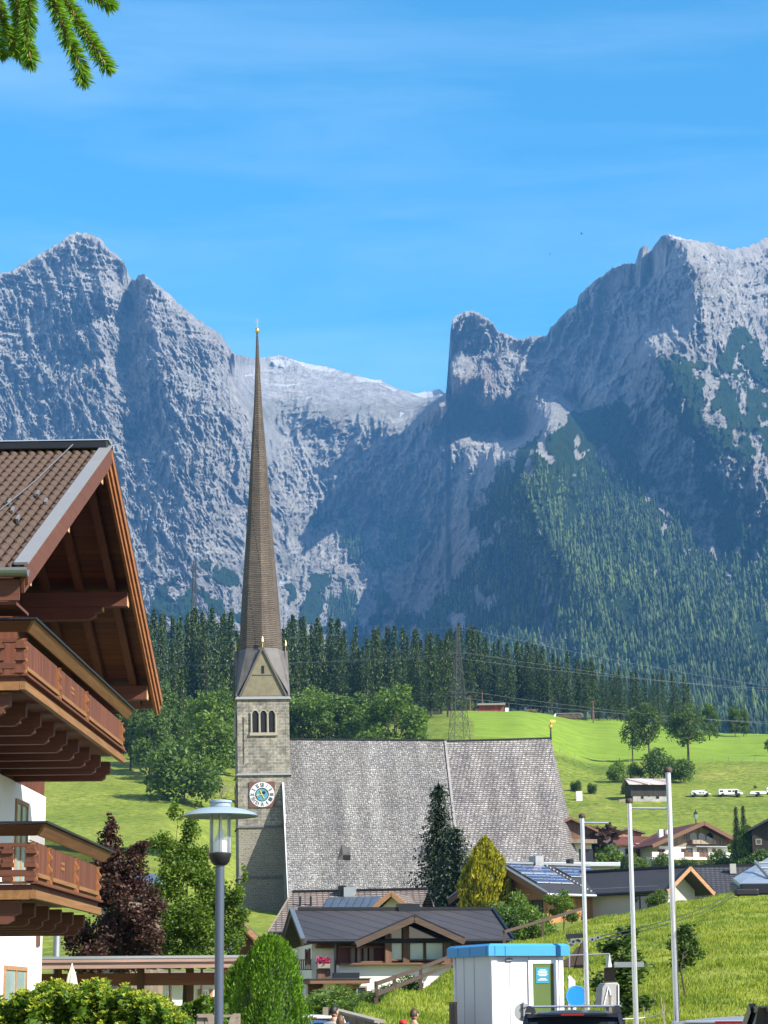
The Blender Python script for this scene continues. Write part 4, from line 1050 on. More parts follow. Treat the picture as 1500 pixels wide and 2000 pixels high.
def balcony(y0, y1, xo, zf, zr2, breaks, zj, nj, jx):
    """gallery along the gable: floor edge, joists, boards, carved posts, handrail"""
    h = zr2 - zf
    root = MB(); root.box(XW, xo-.02, y0, y1, zf-.02, zf+.05)
    b = root.build('balcony', M['chalet_wood_y'], chalet)
    f = MB(); f.box(xo-.04, xo+.035, y0-.04, y1+.04, zf-.13, zf-.025); f.box(XW, xo-.045, y0-.045, y0, zf-.14, zf-.025)
    f.build('floor_edge', M['tan_wood_y'], b)
    f = MB(); f.box(xo-.06, xo+.055, y0-.05, y1+.05, zf+.055, zf+.085); f.box(XW, xo-.065, y0-.055, y0+.02, zf+.055, zf+.085); f.build('floor_moulding', M['chalet_wood_y'], b)
    # joists with stepped ends
    for k in range(nj):
        y = y0 + .16 + (y1-y0-.32)*k/(nj-1)
        j = MB()
        zt = zf-.135
        j.prism([(XW-.05, y-.06, zj), (xo-.34, y-.06, zj), (xo-.27, y-.06, zj+.04), (xo-.27, y-.06, zj+.10), (xo-.19, y-.06, zj+.13), (xo-.19, y-.06, zt), (XW-.05, y-.06, zt)], (0, .12, 0))
        j.build('joist', M['chalet_wood'], b)
    # handrail: leaning fascia board with a metal-capped top
    hr = MB()
    for sgn in (0,):
        hr.hexa([(xo+.02, y0-.06, zr2-.155), (xo+.06, y0-.06, zr2-.165), (xo+.06, y1+.06, zr2-.165), (xo+.02, y1+.06, zr2-.155), (xo+.12, y0-.16, zr2-.02), (xo+.165, y0-.16, zr2-.03), (xo+.165, y1+.16, zr2-.03), (xo+.12, y1+.16, zr2-.02)])
    h1 = hr.build('handrail', M['tan_wood_y'], b)
    h2 = MB(); h2.hexa([(XW, y0-.06, zr2-.165), (xo+.02, y0-.06, zr2-.165), (xo+.02, y0-.02, zr2-.155), (XW, y0-.02, zr2-.155), (XW, y0-.165, zr2-.03), (xo+.118, y0-.165, zr2-.03), (xo+.118, y0-.12, zr2-.02), (XW, y0-.12, zr2-.02)])
    h2.build('handrail', M['chalet_wood'], b)
    cp_ = MB(); cp_.box(xo-.12, xo+.19, y0-.19, y1+.19, zr2-.017, zr2+.012); cp_.box(XW, xo-.125, y0-.19, y0+.1, zr2-.017, zr2+.012)
    cp_.build('rail_cap', M['dark_metal'], h1)
    # boarded panels
    for k in range(len(breaks)-1):
        a, c = breaks[k]+.14, breaks[k+1]-.14
        p_ = MB(); n_ = max(3, int((c-a)/.11)); wv = (c-a)/n_
        for i in range(n_):
            p_.box(xo-.05, xo-.015, a+i*wv+.004, a+(i+1)*wv-.004, zf+.16, zr2-.235)
        pn = p_.build('balcony_panel', M['chalet_boards'], b)
        q = MB(); q.box(xo-.045, xo+.03, a-.02, c+.02, zf+.145, zf+.20)
        nd = int((c-a)/.09)
        for i in range(nd): q.box(xo-.04, xo-.005, a+(i+.2)*(c-a)/nd, a+(i+.75)*(c-a)/nd, zf+.086, zf+.143)
        q.build('panel_rail', M['tan_wood_y'], pn)
        if k == 1:
            cv = MB(); cm = (a+c)/2
            for i in range(3):
                for s_ in range(2):
                    cv.ball((xo-.012, cm+(i-1)*.09, zf+.36+s_*.07), .012, .03, .03, 6, 4)
            cv.build('carving', M['tan_wood_y'], pn)
    gr = MB()
    for i in range(int((y1-y0)/.06)): gr.box(xo-.075, xo-.07, y0+i*.06, y0+i*.06+.006, zr2-.31, zr2-.05)
    gr.box(xo-.08, xo-.068, y0, y1, zr2-.22, zr2-.21)
    gr.build('wire_guard', M['black'], b)
    # carved posts, wavy profile in x-z
    n_ = 26
    prof_ = []
    for i in range(n_+1):
        u = i/n_; z = zf+.09 + u*(h-.33)
        prof_.append((xo + .012 + .022*math.sin(u*6*math.pi + .6), z))
    def post(y):
        p_ = MB(); p_.prism([(xo-.10, y-.045, zf+.09)] + [(x, y-.045, z) for x, z in prof_] + [(xo-.10, y-.045, prof_[-1][1])], (0, .09, 0))
        p_.build('carved_post', M['verge_lit'], b)
    for y in breaks[1:-1]: post(y)
    post(breaks[0]+.05)
    post(breaks[-1]+.02)
    # near end, facing the street: plain boards between posts, narrow gaps
    e = MB(); x = XW + .05; i = 0
    while x < xo - .42:
        e.box(x, x+.27, y0-.03, y0, zf+.14, zr2-.26); x += .29 + (.02 if i % 2 else 0); i += 1
    e.build('balcony_panel', M['chalet_wood_v'], b)
    e = MB(); e.box(XW, xo-.1, y0-.05, y0+.02, zf+.15, zf+.23); e.box(XW, xo-.1, y0-.05, y0+.02, zr2-.30, zr2-.25)
    e.build('panel_rail', M['chalet_wood'], b)
    for xx in (xo-.34, xo-.05):
        e = MB()
        for i in range(8):
            za_, zb_ = zf+.09+(h-.36)*i/8, zf+.09+(h-.36)*(i+1)/8
            wv = .09 + .018*math.sin(i*2.4)
            e.box(xx-wv*.7, xx+wv*.7, y0-.05-.02*math.cos(i*2.0), y0+.03, za_, zb_-.004)
        e.build('carved_post', M['chalet_wood_v'], b)
    return b
yb = lambda px, X=-4.5: 4350*(-X)/(750-px) - 29.0
zrU = P(72, 1214, 29.6).z; zfU = P(60, 1330, 29.6).z
balcony(.5, 9.75, -.12, zfU, zrU, [.5, 3.25, 5.75, 9.7], zfU-.46, 9, 0)
zrL = P(106, 1608, 28.7).z; zfL = P(95, 1735, 28.7).z
balcony(-.35, 5.0, .25, zfL, zrL, [-.35, .75, 2.9, 4.95], zfL-.44, 6, 0)
# windows in the gable wall
def chalet_window(y0, y1, z0, z1, m_='M', deep=.16):
    f = MB(); x = XW
    t_ = .07
    f.box(x-.02, x+.035, y0, y1, z0, z0+t_); f.box(x-.02, x+.035, y0, y1, z1-t_, z1); f.box(x-.02, x+.035, y0, y0+t_, z0+t_, z1-t_); f.box(x-.02, x+.035, y1-t_, y1, z0+t_, z1-t_)
    f.box(x-.02, x+.03, (y0+y1)/2-.04, (y0+y1)/2+.04, z0+t_, z1-t_)
    w_ = f.build('window', M['larch_plain'], chalet)
    g = MB(); g.box(x-.01, x+.012, y0+t_, (y0+y1)/2-.041, z0+t_, z1-t_); g.box(x-.01, x+.012, (y0+y1)/2+.041, y1-t_, z0+t_, z1-t_); g.build('pane', M['glass_pale'], w_)
    s_ = MB(); s_.box(x-.02, x+.10, y0-.05, y1+.05, z0-.06, z0-.004); s_.build('sill', M['pale_metal'], w_)
    return w_
chalet_window(9.0, 11.0, 1.15, P(40, 1886, 38.5).z)
chalet_window(9.6, 10.7, zfL+.1, zfL+2.05)
chalet_window(5.2, 6.6, zfL+.1, zfL+2.05)
mb = MB(); mb.box(XW, XW+.03, 11.9, 12.2, P(91, 1848, 41).z, P(91, 1828, 41).z); mb.build('wall_plaque', M['clock_red'], chalet)

# =================================================================== OTHER HOUSES
M['dark_roof'] = m_plain('anthracite_roofing', (0.040, 0.038, 0.042), 0.65, var=0.2, scale=1.2, bump=0.1)
M['seam_roof'] = m_brick('standing_seam_sheet', (0.060, 0.055, 0.058), (0.050, 0.047, 0.050), (0.016, 0.016, 0.018), 1.15, 40.0, 0.045, 0.4, 0.55, 0, 0.12, 1.0, off=0.0)
M['brown_tiles'] = m_brick('grey_brown_tiles', (0.33, 0.265, 0.22), (0.24, 0.19, 0.165), (0.09, 0.075, 0.068), 0.42, 0.155, 0.05, 0.9, 0.8, 0, 0.25, 1.5, off=0.5)
M['grey_tiles'] = m_brick('slate_grey_tiles', (0.115, 0.115, 0.125), (0.085, 0.085, 0.095), (0.03, 0.03, 0.034), 0.40, 0.18, 0.06, 0.9, 0.7, 0, 0.2, 1.5, off=0.0)
M['red_roof'] = m_brick('dull_red_tiles', (0.20, 0.066, 0.048), (0.145, 0.054, 0.044), (0.06, 0.03, 0.025), 0.6, 0.25, 0.05, 0.6, 0.8, 0, 0.3, 1.0)
M['solar'] = m_brick('solar_cells', (0.030, 0.045, 0.115), (0.026, 0.040, 0.10), (0.30, 0.33, 0.38), 0.50, 0.24, 0.02, 0.1, 0.18, 0, 0.1, 1.0, off=0.0)
M['solar_thermal'] = m_plain('solar_tube_glass', (0.10, 0.125, 0.16), 0.12, 0.2, 0.3, 2.0)
M['dark_red_wood'] = m_wood('dark_red_door_wood', (0.12, 0.035, 0.025), 2)
M['flower'] = m_leaf('pink_flowers', (0.40, 0.05, 0.16), 0.4, 0.2)

M['verge_dark'] = m_wood('dark_verge_wood', (0.085, 0.055, 0.040), 0)
def groof(par, name, axis, a0, a1, b, z, th, mat):
    """gable roof slab: ridge along axis, cross profile b=(front,ridge,back), z=(front,ridge,back)"""
    def p(a, bb, zz): return (a, bb, zz) if axis == 'x' else (bb, a, zz)
    mb = MB()
    d = (a1-a0, 0, 0) if axis == 'x' else (0, a1-a0, 0)
    mb.prism([p(a0, b[0], z[0]), p(a0, b[1], z[1]), p(a0, b[2], z[2]), p(a0, b[2], z[2]-th), p(a0, b[1], z[1]-th*1.1), p(a0, b[0], z[0]-th)], d)
    return mb.build(name, mat, par)
def gbox(par, name, axis, a0, a1, b0, b1, zb, z0, zr, z1, mat, rb=None):
    """walls with gable tops"""
    rb = (b0+b1)/2 if rb is None else rb
    def p(a, bb, zz): return (a, bb, zz) if axis == 'x' else (bb, a, zz)
    d = (a1-a0, 0, 0) if axis == 'x' else (0, a1-a0, 0)
    mb = MB(); mb.prism([p(a0, b0, zb), p(a0, b1, zb), p(a0, b1, z1), p(a0, rb, zr), p(a0, b0, z0)], d)
    return mb.build(name, mat, par)
def verges(par, axis, a, b, z, h, t, mat, name='verge_board', dz=0.0):
    """boards along the two slopes at one gable end"""
    def p(bb, zz): return (a, bb, zz+dz) if axis == 'x' else (bb, a, zz+dz)
    for i in (0, 1):
        q0, q1 = ((b[0], z[0]), (b[1], z[1])) if i == 0 else ((b[2], z[2]), (b[1], z[1]))
        mb = MB(); mb.bar(p(*q0), p(*q1), t, h); mb.build(name, mat, par)
def bx(par, name, x0, x1, y0, y1, z0, z1, mat, bevel=0.0):
    mb = MB(); mb.box(x0, x1, y0, y1, z0, z1); return mb.build(name, mat, par, bevel=bevel)
def win(par, x0, x1, z0, z1, y, frame, pane, t=.06, mull=0, axis='x', name='window', s=-1):
    """window in a wall facing -y (axis x) or facing s*x (axis y); frame proud of the wall"""
    f = MB(); g = MB()
    def B(m, a0, a1, q0, q1, d0, d1):
        if axis == 'x': m.box(a0, a1, y + min(s*d0, s*d1), y + max(s*d0, s*d1), q0, q1)
        else: m.box(y + min(s*d0, s*d1), y + max(s*d0, s*d1), a0, a1, q0, q1)
    B(f, x0, x1, z0, z0+t, -.02, .06); B(f, x0, x1, z1-t, z1, -.02, .06)
    B(f, x0, x0+t, z0+t, z1-t, -.02, .06); B(f, x1-t, x1, z0+t, z1-t, -.02, .06)
    for k in range(mull):
        c = x0 + (x1-x0)*(k+1)/(mull+1); B(f, c-t/2, c+t/2, z0+t, z1-t, -.02, .05)
    B(g, x0+t, x1-t, z0+t, z1-t, -.01, .02)
    o = f.build(name, frame, par); g.build('pane', pane, o)
    return o

# ---- dark roofed house with the glazed front gable (left of the meadow slope)
DB = 111.0; k = mpp(DB, 1850)
o = P(800, 1900, DB); hb = empty('gabled_house', (o.x, o.y, 0), R(9), 'house with dark seamed roof, glazed timber front gable and white lower wall', 'house')
X = lambda px: (px-800)*k
H = lambda py: P(800, py, DB).z
HR = P(800, 1777, DB+4.6).z; HE_ = H(1836)
bx(hb, 'plaster_wall', X(661), X(985), 0, 8.2, -.5, H(1882), M['white'])
bx(hb, 'plaster_wall', X(614), X(660), 1.2, 7.6, -.5, H(1842), M['white'])
bx(hb, 'timber_wall', X(661), X(985), 1.0, 8.0, H(1881), HE_-.1, M['old_wood_v'])
gbox(hb, 'gable_wall', 'x', X(621), X(990), .7, 8.0, HE_-.35, HE_-.15, HR-.3, HE_-.15, M['old_wood_v'], 4.4)
b_, z_ = (-.45, 4.4, 9.2), (HE_, HR, HE_)
rf = groof(hb, 'roof', 'x', X(590), X(1003), b_, z_, .16, M['seam_roof'])
verges(hb, 'x', X(590)-.03, b_, z_, .34, .07, M['verge_dark'], dz=-.12)
verges(hb, 'x', X(590)-.03, b_, z_, .05, .22, M['grey_metal'], 'verge_flashing', dz=.08)
verges(hb, 'x', X(1003)+.03, b_, z_, .2, .12, M['dark_metal'], 'verge_flashing', dz=.0)
bx(hb, 'ridge_cap', X(602), X(1000), 4.25, 4.55, HR-.02, HR+.13, M['dark_metal'])
bx(rf, 'chimney', X(806), X(850), 4.1, 4.9, HR-.3, HR+.30, M['dark_metal'])
mb = MB(); mb.tube((X(600), -.5, HE_-.05), (X(1003), -.5, HE_-.05), .085); mb.build('gutter', M['dark_metal'], hb)
mb = MB(); mb.tube((X(652), -.35, 0), (X(652), -.35, HE_-.1), .05); mb.build('downpipe', M['dark_metal'], hb)
# front gable
zp = P(800, 1790, DB-1.2).z; zl, zr_ = P(690, 1840, DB-1.2).z, P(897, 1834, DB-1.2).z
b2, z2 = (X(686), X(800), X(899)), (zl, zp, zr_)
fr = groof(hb, 'front_roof', 'y', -1.5, 4.2, b2, z2, .13, M['seam_roof'])
verges(hb, 'y', -1.53, b2, z2, .30, .07, M['verge_dark'], dz=-.13)
verges(hb, 'y', -1.48, b2, z2, .05, .2, M['dark_metal'], 'verge_flashing', dz=.06)
for px in (756, 791, 872):
    bx(hb, 'post', X(px)-.16, X(px)+.16, -.42, -.12, H(1882), zp-.35-abs(px-800)*k*(zp-zl)/(X(800)-X(686)), M['old_wood_v'])
bx(hb, 'tie_beam', X(751), X(877), -.36, -.14, H(1838)-.02, H(1833), M['old_wood'])
bx(hb, 'floor_beam', X(661), X(895), -.5, .98, H(1884), H(1880.5), M['old_wood'])
gm = MB(); 
gm.prism([(X(761), -.2, H(1833)), (X(787), -.2, H(1833)), (X(787), -.2, H(1812)), (X(761), -.2, H(1822))], (0, .05, 0)); gm.build('gable_pane', M['glass'], hb)
gm = MB(); gm.prism([(X(796), -.2, H(1833)), (X(860), -.2, H(1833)), (X(860), -.2, H(1827)), (X(800), -.2, H(1809)), (X(796), -.2, H(1810))], (0, .05, 0)); gm.build('gable_pane', M['glass'], hb)
for a, b in ((761, 786), (797, 828), (829, 867)):
    win(hb, X(a), X(b), H(1877), H(1838), -.2, M['old_wood_v'], M['glass_pale'], .07)
bx(hb, 'recess_wall', X(664), X(752), .55, .98, H(1881), H(1836), M['dark_red_wood'])
for px in (690, 703, 715, 727):
    bx(hb, 'baluster_board', X(px)-.1, X(px)+.1, .3, .36, H(1881), H(1851), M['grey_wood_v'])
bx(hb, 'shelf_beam', X(664), X(756), .25, .45, H(1851), H(1847), M['old_wood'])
bx(hb, 'rail', X(700), X(756), -.3, -.2, H(1880), H(1877), M['old_wood'])
win(hb, X(893), X(940), H(1856), H(1840), .95, M['larch_plain'], M['glass'], .08, 1)
win(hb, X(948), X(975), H(1856), H(1840), .95, M['larch_plain'], M['larch'], .08)
# left end: shuttered window, small balcony, flower box, porch
win(hb, 2.0, 3.0, H(1880), H(1852), X(614)-.005, M['dark_red_wood'], M['glass'], .09, 1, axis='y')
for yy in (1.65, 3.05): bx(hb, 'shutter', X(614)-.08, X(614)-.03, yy, yy+.33, H(1882), H(1850), M['dark_red_wood'])
fb = bx(hb, 'planter_box', X(617), X(641), -.55, -.15, H(1890), H(1882), M['grey_wood'])
bx(hb, 'timber_pier', X(618), X(643), -.3, .2, H(1912), H(1891), M['old_wood_v'])
def leaf_quads(pts, size, seed=0, up=0.3, aspect=1.6):
    r = np.random.RandomState(seed); n = len(pts)
    d = r.randn(n, 3); d[:, 2] = d[:, 2]*0.6; d /= np.linalg.norm(d, axis=1)[:, None]
    e = r.randn(n, 3); e[:, 2] += up; e -= d*(e*d).sum(1)[:, None]; e /= np.linalg.norm(e, axis=1)[:, None]
    s = (size*(0.6+0.8*r.rand(n)))[:, None]
    a = d*s*aspect*.5; b = e*s*.5
    Vv = np.stack([pts-a, pts-b*.9+a*.1, pts+a, pts+b*.9+a*.1], 1).reshape(-1, 3)
    Ff = np.arange(n*4).reshape(n, 4)
    return Vv, Ff
r_ = np.random.RandomState(3)
pp = np.stack([X(616)+r_.rand(160)*(X(643)-X(616)), -.65+.6*r_.rand(160), H(1881)+.28*r_.rand(160)], -1)
Vq, Fq_ = leaf_quads(pp, .10, 2); link_mesh('flowers', np_mesh('flowers', Vq, Fq_, M['flower']), fb)
bl = MB(); bl.box(X(580), X(613), .9, 1.0, H(1874), H(1872)); bl.box(X(580), X(613), .9, 1.0, H(1893), H(1891))
for i in range(9): bl.box(X(581+i*3.6), X(583+i*3.6), .92, .98, H(1891), H(1874))
bl.build('side_balcony', M['old_wood'], hb)
pr = bx(hb, 'porch_roof', X(592), X(706), -2.6, .2, H(1921), H(1913), M['old_wood'])
bx(pr, 'roof_edge', X(590), X(708), -2.65, .22, H(1913), H(1911), M['dark_roof'])
bx(hb, 'porch_screen', X(642), X(691), -1.8, -1.2, H(1911), H(1900), M['dark_metal'])
for px in (669,): bx(hb, 'porch_post', X(px)-.14, X(px)+.14, -2.3, -2.02, 0, H(1921), M['larch_plain'])
bx(hb, 'plaster_wall', X(626), X(646), -1.7, 0, 0, H(1921), M['white'])
dr = bx(hb, 'entrance_door', X(597), X(625), -.9, -.75, 0, H(1922), M['dark_red_wood'])
bx(dr, 'pane', X(602), X(608), -.93, -.905, H(1962), H(1936), M['glass_pale']); bx(dr, 'pane', X(614), X(622), -.93, -.905, H(1955), H(1936), M['glass'])
bx(hb, 'plaster_wall', X(596), X(661), -.74, 0, 0, H(1921), M['grey_render'])
win(hb, X(676), X(716), H(1948), H(1925), -.005, M['grey_wood'], M['glass'], .08, 1)

# ---- house with brown tiles and solar tubes behind it
DA = 148.0; k = mpp(DA, 1790)
o = P(640, 1800, DA); ha = empty('tiled_house', (o.x, o.y, 0), R(-14), 'cream house with weathered brown tiled roof, solar tubes and bright wooden gable', 'house')
X = lambda px: (px-640)*k
HR, HE_ = P(640, 1740, DA+5).z, P(560, 1819, DA).z
zb = gz(600, DA) - 1
b_, z_ = (0, 5.6, 11), (HE_, HR, HE_)
rf = groof(ha, 'roof', 'x', X(520), X(803), b_, z_, .2, M['brown_tiles'])
verges(ha, 'x', X(520)-.04, b_, z_, .28, .08, M['grey_wood'], dz=-.1)
bx(ha, 'ridge_cap', X(520), X(803), 5.45, 5.75, HR-.02, HR+.12, M['dark_metal'])
bx(ha, 'plaster_wall', X(535), X(795), .9, 10, zb, HE_-.05, M['cream'])
mb = MB(); mb.tube((X(520), -.06, HE_-.12), (X(803), -.06, HE_-.12), .11); mb.build('gutter', M['dark_metal'], ha)
sl = (HR-HE_)/5.6
def onslope(x, y, dz): return (x, y, HE_ + sl*y + dz)
for i in range(7):
    x0_, x1_ = X(605)+i*.52, X(605)+i*.52+.47
    mb = MB(); mb.hexa([onslope(x0_, 2.6, .05), onslope(x1_, 2.6, .05), onslope(x1_, 4.5, .05), onslope(x0_, 4.5, .05), onslope(x0_, 2.6, .13), onslope(x1_, 2.6, .13), onslope(x1_, 4.5, .13), onslope(x0_, 4.5, .13)])
    mb.build('solar_panel', M['solar_thermal'], rf)
bx(rf, 'chimney', X(622), X(634), 4.8, 5.5, HR-.5, HR+.34, M['dark_metal']); bx(rf, 'chimney', X(635), X(655), 4.7, 5.5, HR-.6, HR+.22, M['pale_metal'])
mb = MB(); mb.hexa([onslope(X(560), 2.2, .03), onslope(X(572), 2.2, .03), onslope(X(572), 2.8, .03), onslope(X(560), 2.8, .03), onslope(X(560), 2.2, .14), onslope(X(572), 2.2, .14), onslope(X(572), 2.8, .14), onslope(X(560), 2.8, .14)]); mb.build('skylight', M['glass_pale'], rf)
for px in (553, 575): mb = MB(); mb.tube(onslope(X(px), 3.6, 0), onslope(X(px), 3.6, .6), .07); mb.build('vent_pipe', M['dark_metal'], rf)
win(ha, X(598), X(620), P(600, 1872, DA).z, P(600, 1846, DA).z, .895, M['old_wood'], M['glass'], .08)
zc2 = P(772, 1741, DA-2).z; zs2 = P(740, 1770, DA-2).z
b2, z2 = (X(735), X(770), X(803)), (zs2, zc2, zs2)
groof(ha, 'front_roof', 'y', -.2, 4.8, b2, z2, .14, M['brown_tiles'])
verges(ha, 'y', -.24, b2, z2, .30, .08, M['larch_plain'], dz=-.08)
gbox(ha, 'gable_wall', 'y', .5, 4.0, X(741), X(798), zs2-3, zs2-.15, zc2-.2, zs2-.15, M['cream'], X(770))

# ---- solar house with larch boards at the top of the slope
DCs = 146.0
o = P(1068, 1744, DCs); hc = empty('larch_house', (o.x, o.y, 0), R(36), 'larch clad house with dark roof carrying blue solar panels', 'house')
HE_ = P(1068, 1744, DCs).z; HR = P(978, 1685, DCs+4.2).z
b_, z_ = (0, 5.2, 10.4), (HE_, HR, HE_)
rf = groof(hc, 'roof', 'x', 0, 8.2, b_, z_, .18, M['dark_roof'])
verges(hc, 'x', -.04, b_, z_, .42, .08, M['old_wood'], dz=-.18)
verges(hc, 'x', -.02, b_, z_, .05, .24, M['grey_metal'], 'verge_flashing', dz=.06)
bx(hc, 'ridge_cap', 0, 8.2, 5.05, 5.35, HR-.02, HR+.12, M['grey_metal'])
mb = MB(); mb.tube((-.05, -.05, HE_-.1), (8.2, -.05, HE_-.1), .1); mb.build('gutter', M['pale_metal'], hc)
gbox(hc, 'larch_wall', 'x', .75, 7.8, .9, 9.5, gz(1080, 150)-2.5, HE_-.02, HR-.22, HE_-.02, M['larch'], 5.2)
sl = (HR-HE_)/5.2
def pan(x0_, x1_, y0_, y1_):
    mb = MB(); mb.hexa([onslope(x0_, y0_, .06), onslope(x1_, y0_, .06), onslope(x1_, y1_, .06), onslope(x0_, y1_, .06), onslope(x0_, y0_, .11), onslope(x1_, y0_, .11), onslope(x1_, y1_, .11), onslope(x0_, y1_, .11)])
    fr_ = mb.build('solar_panel', M['pale_metal'], rf)
    mb = MB(); mb.hexa([onslope(x0_+.05, y0_+.05, .112), onslope(x1_-.05, y0_+.05, .112), onslope(x1_-.05, y1_-.05, .112), onslope(x0_+.05, y1_-.05, .112), onslope(x0_+.05, y0_+.05, .125), onslope(x1_-.05, y0_+.05, .125), onslope(x1_-.05, y1_-.05, .125), onslope(x0_+.05, y1_-.05, .125)])
    mb.build('solar_cells', M['solar'], fr_)
for i in range(3):
    for j in range(2): pan(.55+i*1.05, 1.55+i*1.05, 1.6+j*1.6, 3.1+j*1.6)
for i in range(3): pan(4.6+i*1.05, 5.6+i*1.05, 2.9, 4.5)
for i in range(14): bx(rf, 'snow_guard', 4.05, 4.16, .35+i*.34, .5+i*.34, HE_+sl*(.42+i*.34)+.01, HE_+sl*(.42+i*.34)+.09, M['pale_metal'])
bx(rf, 'chimney', 3.2, 3.9, 4.9, 5.6, HR-.4, HR+.55, M['steel']); bx(rf, 'chimney', 6.4, 6.75, 5.1, 5.5, HR-.4, HR+.45, M['dark_metal'])
mb = MB(); mb.tube((7.3, 1.2, HE_+.3), (7.3, 1.2, HE_+1.35), .22, .22, 10); mb.build('flue', M['dark_metal'], rf)
win(hc, 1.3, 4.2, HE_-1.35, HE_-.35, .745, M['black'], M['glass'], .07, 1, axis='y')
win(hc, 4.7, 6.0, HE_-1.45, HE_-.35, .895, M['black'], M['glass'], .08, 1)
bx(hc, 'plinth', .6, 4.5, .6, .88, gz(1080, 148)-2, HE_-2.6, M['white'])
# ---- neighbouring house with the timber gable
DD_ = 147.0
o = P(1327, 1740, DD_); hd = empty('timber_gable_house', (o.x, o.y, 0), R(46), 'house with dark roof and pale timber edged gable behind the flagpoles', 'house')
zp = P(1327, 1693, DD_).z; ze_ = P(1327, 1742, DD_).z
b_, z_ = (-2.55, 0, 2.55), (ze_, zp, ze_)
rf = groof(hd, 'roof', 'y', -.9, 8.5, b_, z_, .16, M['dark_roof'])
verges(hd, 'y', -.94, b_, z_, .32, .08, M['larch_plain'], dz=-.1); verges(hd, 'y', -.9, b_, z_, .05, .2, M['dark_metal'], 'verge_flashing', dz=.07)
bx(hd, 'ridge_cap', -.14, .14, -.9, 8.5, zp-.03, zp+.1, M['dark_metal'])
gbox(hd, 'plaster_wall', 'y', .25, 8, -2.0, 2.0, gz(1320, 148)-2.5, ze_+.35, zp-.25, ze_+.35, M['grey_render'], 0)
win(hd, 1.0, 2.4, ze_-1.4, ze_-.2, -2.005, M['black'], M['glass'], .08, 1, axis='y')
mb = MB(); mb.tube((-2.6, -.9, ze_-.08), (-2.6, 8.5, ze_-.08), .1); mb.build('gutter', M['dark_metal'], hd)
# ---- grey tiled roof further right
DE = 190.0; k = mpp(DE, 1720)
o = P(1410, 1740, DE); he = empty('slate_roof_house', (o.x, o.y, 0), R(-6), 'low house under a slate grey tiled roof beyond the meadow crest', 'house')
X = lambda px: (px-1410)*k
HR = P(1410, 1692, DE+6).z; HE_ = P(1410, 1748, DE).z
groof(he, 'roof', 'x', X(1336), X(1560), (0, 6, 12), (HE_, HR, HE_), .2, M['grey_tiles'])
bx(he, 'ridge_cap', X(1336), X(1560), 5.85, 6.15, HR-.02, HR+.14, M['dark_metal'])
gbox(he, 'plaster_wall', 'x', X(1342), X(1550), .8, 11.2, gz(1410, DE)-1, HE_-.1, HR-.25, HE_-.1, M['grey_render'], 6)
bx(he, 'chimney', X(1432), X(1444), 4.2, 4.8, HE_+2, HR+.1, M['grey_render'])
# ---- flat grey roof beyond the larch house
DI = 178.0; k = mpp(DI, 1690); o = P(1160, 1695, DI); hi = empty('flat_roof_house', (o.x, o.y, 0), R(8), 'low building with pale sheet metal roof behind the larch house', 'house')
zt = P(1160, 1684, DI).z
bx(hi, 'wall', -3.4, 1.8, .3, 6, gz(1160, DI)-1, zt-.35, M['grey_render']); bx(hi, 'roof', -5.6, 2.1, -.2, 6.4, zt-.33, zt, M['pale_metal'], .04)
# ---- big far chalet
DF = 326.0; k = mpp(DF, 1650)
o = P(1352, 1700, DF); hf = empty('far_chalet', (o.x, o.y, 0), R(16), 'large alpine chalet with white balcony parapet and arched loft windows', 'house')
X = lambda px: (px-1352)*k
H = lambda py: P(1352, py, DF).z
zb = gz(1352, DF) - 2
b_, z_ = (X(1258), X(1368), X(1442)), (H(1653), H(1607), H(1643))
rf = groof(hf, 'roof', 'y', -2.2, 12, b_, z_, .3, M['red_roof'])
verges(hf, 'y', -2.25, b_, z_, .55, .1, M['old_wood'], dz=-.2)
gbox(hf, 'timber_wall', 'y', .1, 11.5, X(1288), X(1428), H(1652), H(1641), H(1611), H(1640), M['pale_timber'], X(1368))
bx(hf, 'plaster_wall', X(1285), X(1428), 0, 11, zb, H(1652), M['white'])
bx(hf, 'timber_band', X(1270), X(1430), -.06, .05, H(1653.5), H(1651), M['grey_wood'])
for px in (1357, 1375, 1392):
    mb = MB(); c = X(px); r0 = .52
    arc = [(c-r0, H(1640)), (c+r0, H(1640))] + [(c+r0*math.cos(a), H(1633)+r0*math.sin(a)) for a in np.linspace(0, math.pi, 8)]
    mb.prism([(x, .08, z) for x, z in arc], (0, -.06, 0)); mb.build('arched_window', M['glass'], hf)
win(hf, X(1338), X(1344), H(1639), H(1632), .09, M['old_wood'], M['glass'], .12)
bx(hf, 'loft_balcony', X(1350), X(1400), -.9, .05, H(1649), H(1641), M['pale_timber'])
bp = bx(hf, 'balcony', X(1256), X(1448), -2.3, 0, H(1681), H(1676), M['white'])
for a, b in ((1256, 1270), (1280, 1292), (1300, 1322), (1342, 1354), (1374, 1386), (1402, 1430), (1437, 1448)): bx(bp, 'parapet', X(a), X(b), -2.35, -2.15, H(1678), H(1667), M['white'])
for a, b in ((1271, 1279), (1293, 1299), (1323, 1341), (1355, 1373), (1387, 1401), (1431, 1436)): bx(bp, 'railing', X(a), X(b), -2.28, -2.2, H(1676), H(1667), M['old_wood_v'])
for a, b, c, d in ((1330, 1354, 1675, 1657), (1364, 1386, 1675, 1657), (1396, 1403, 1675, 1657), (1408, 1415, 1675, 1658), (1280, 1296, 1672, 1659)):
    win(hf, X(a), X(b), H(c), H(d), -.005, M['old_wood'], M['glass'], .14, 1 if b-a > 9 else 0)
for px in (1391, 1446-60): bx(hf, 'balcony_post', X(px)-.15, X(px)+.15, -2.1, -1.8, zb, H(1681), M['white'])
bx(hf, 'awning', X(1352), X(1420), -1.8, 0, H(1655), H(1653.8), M['pale_metal'])
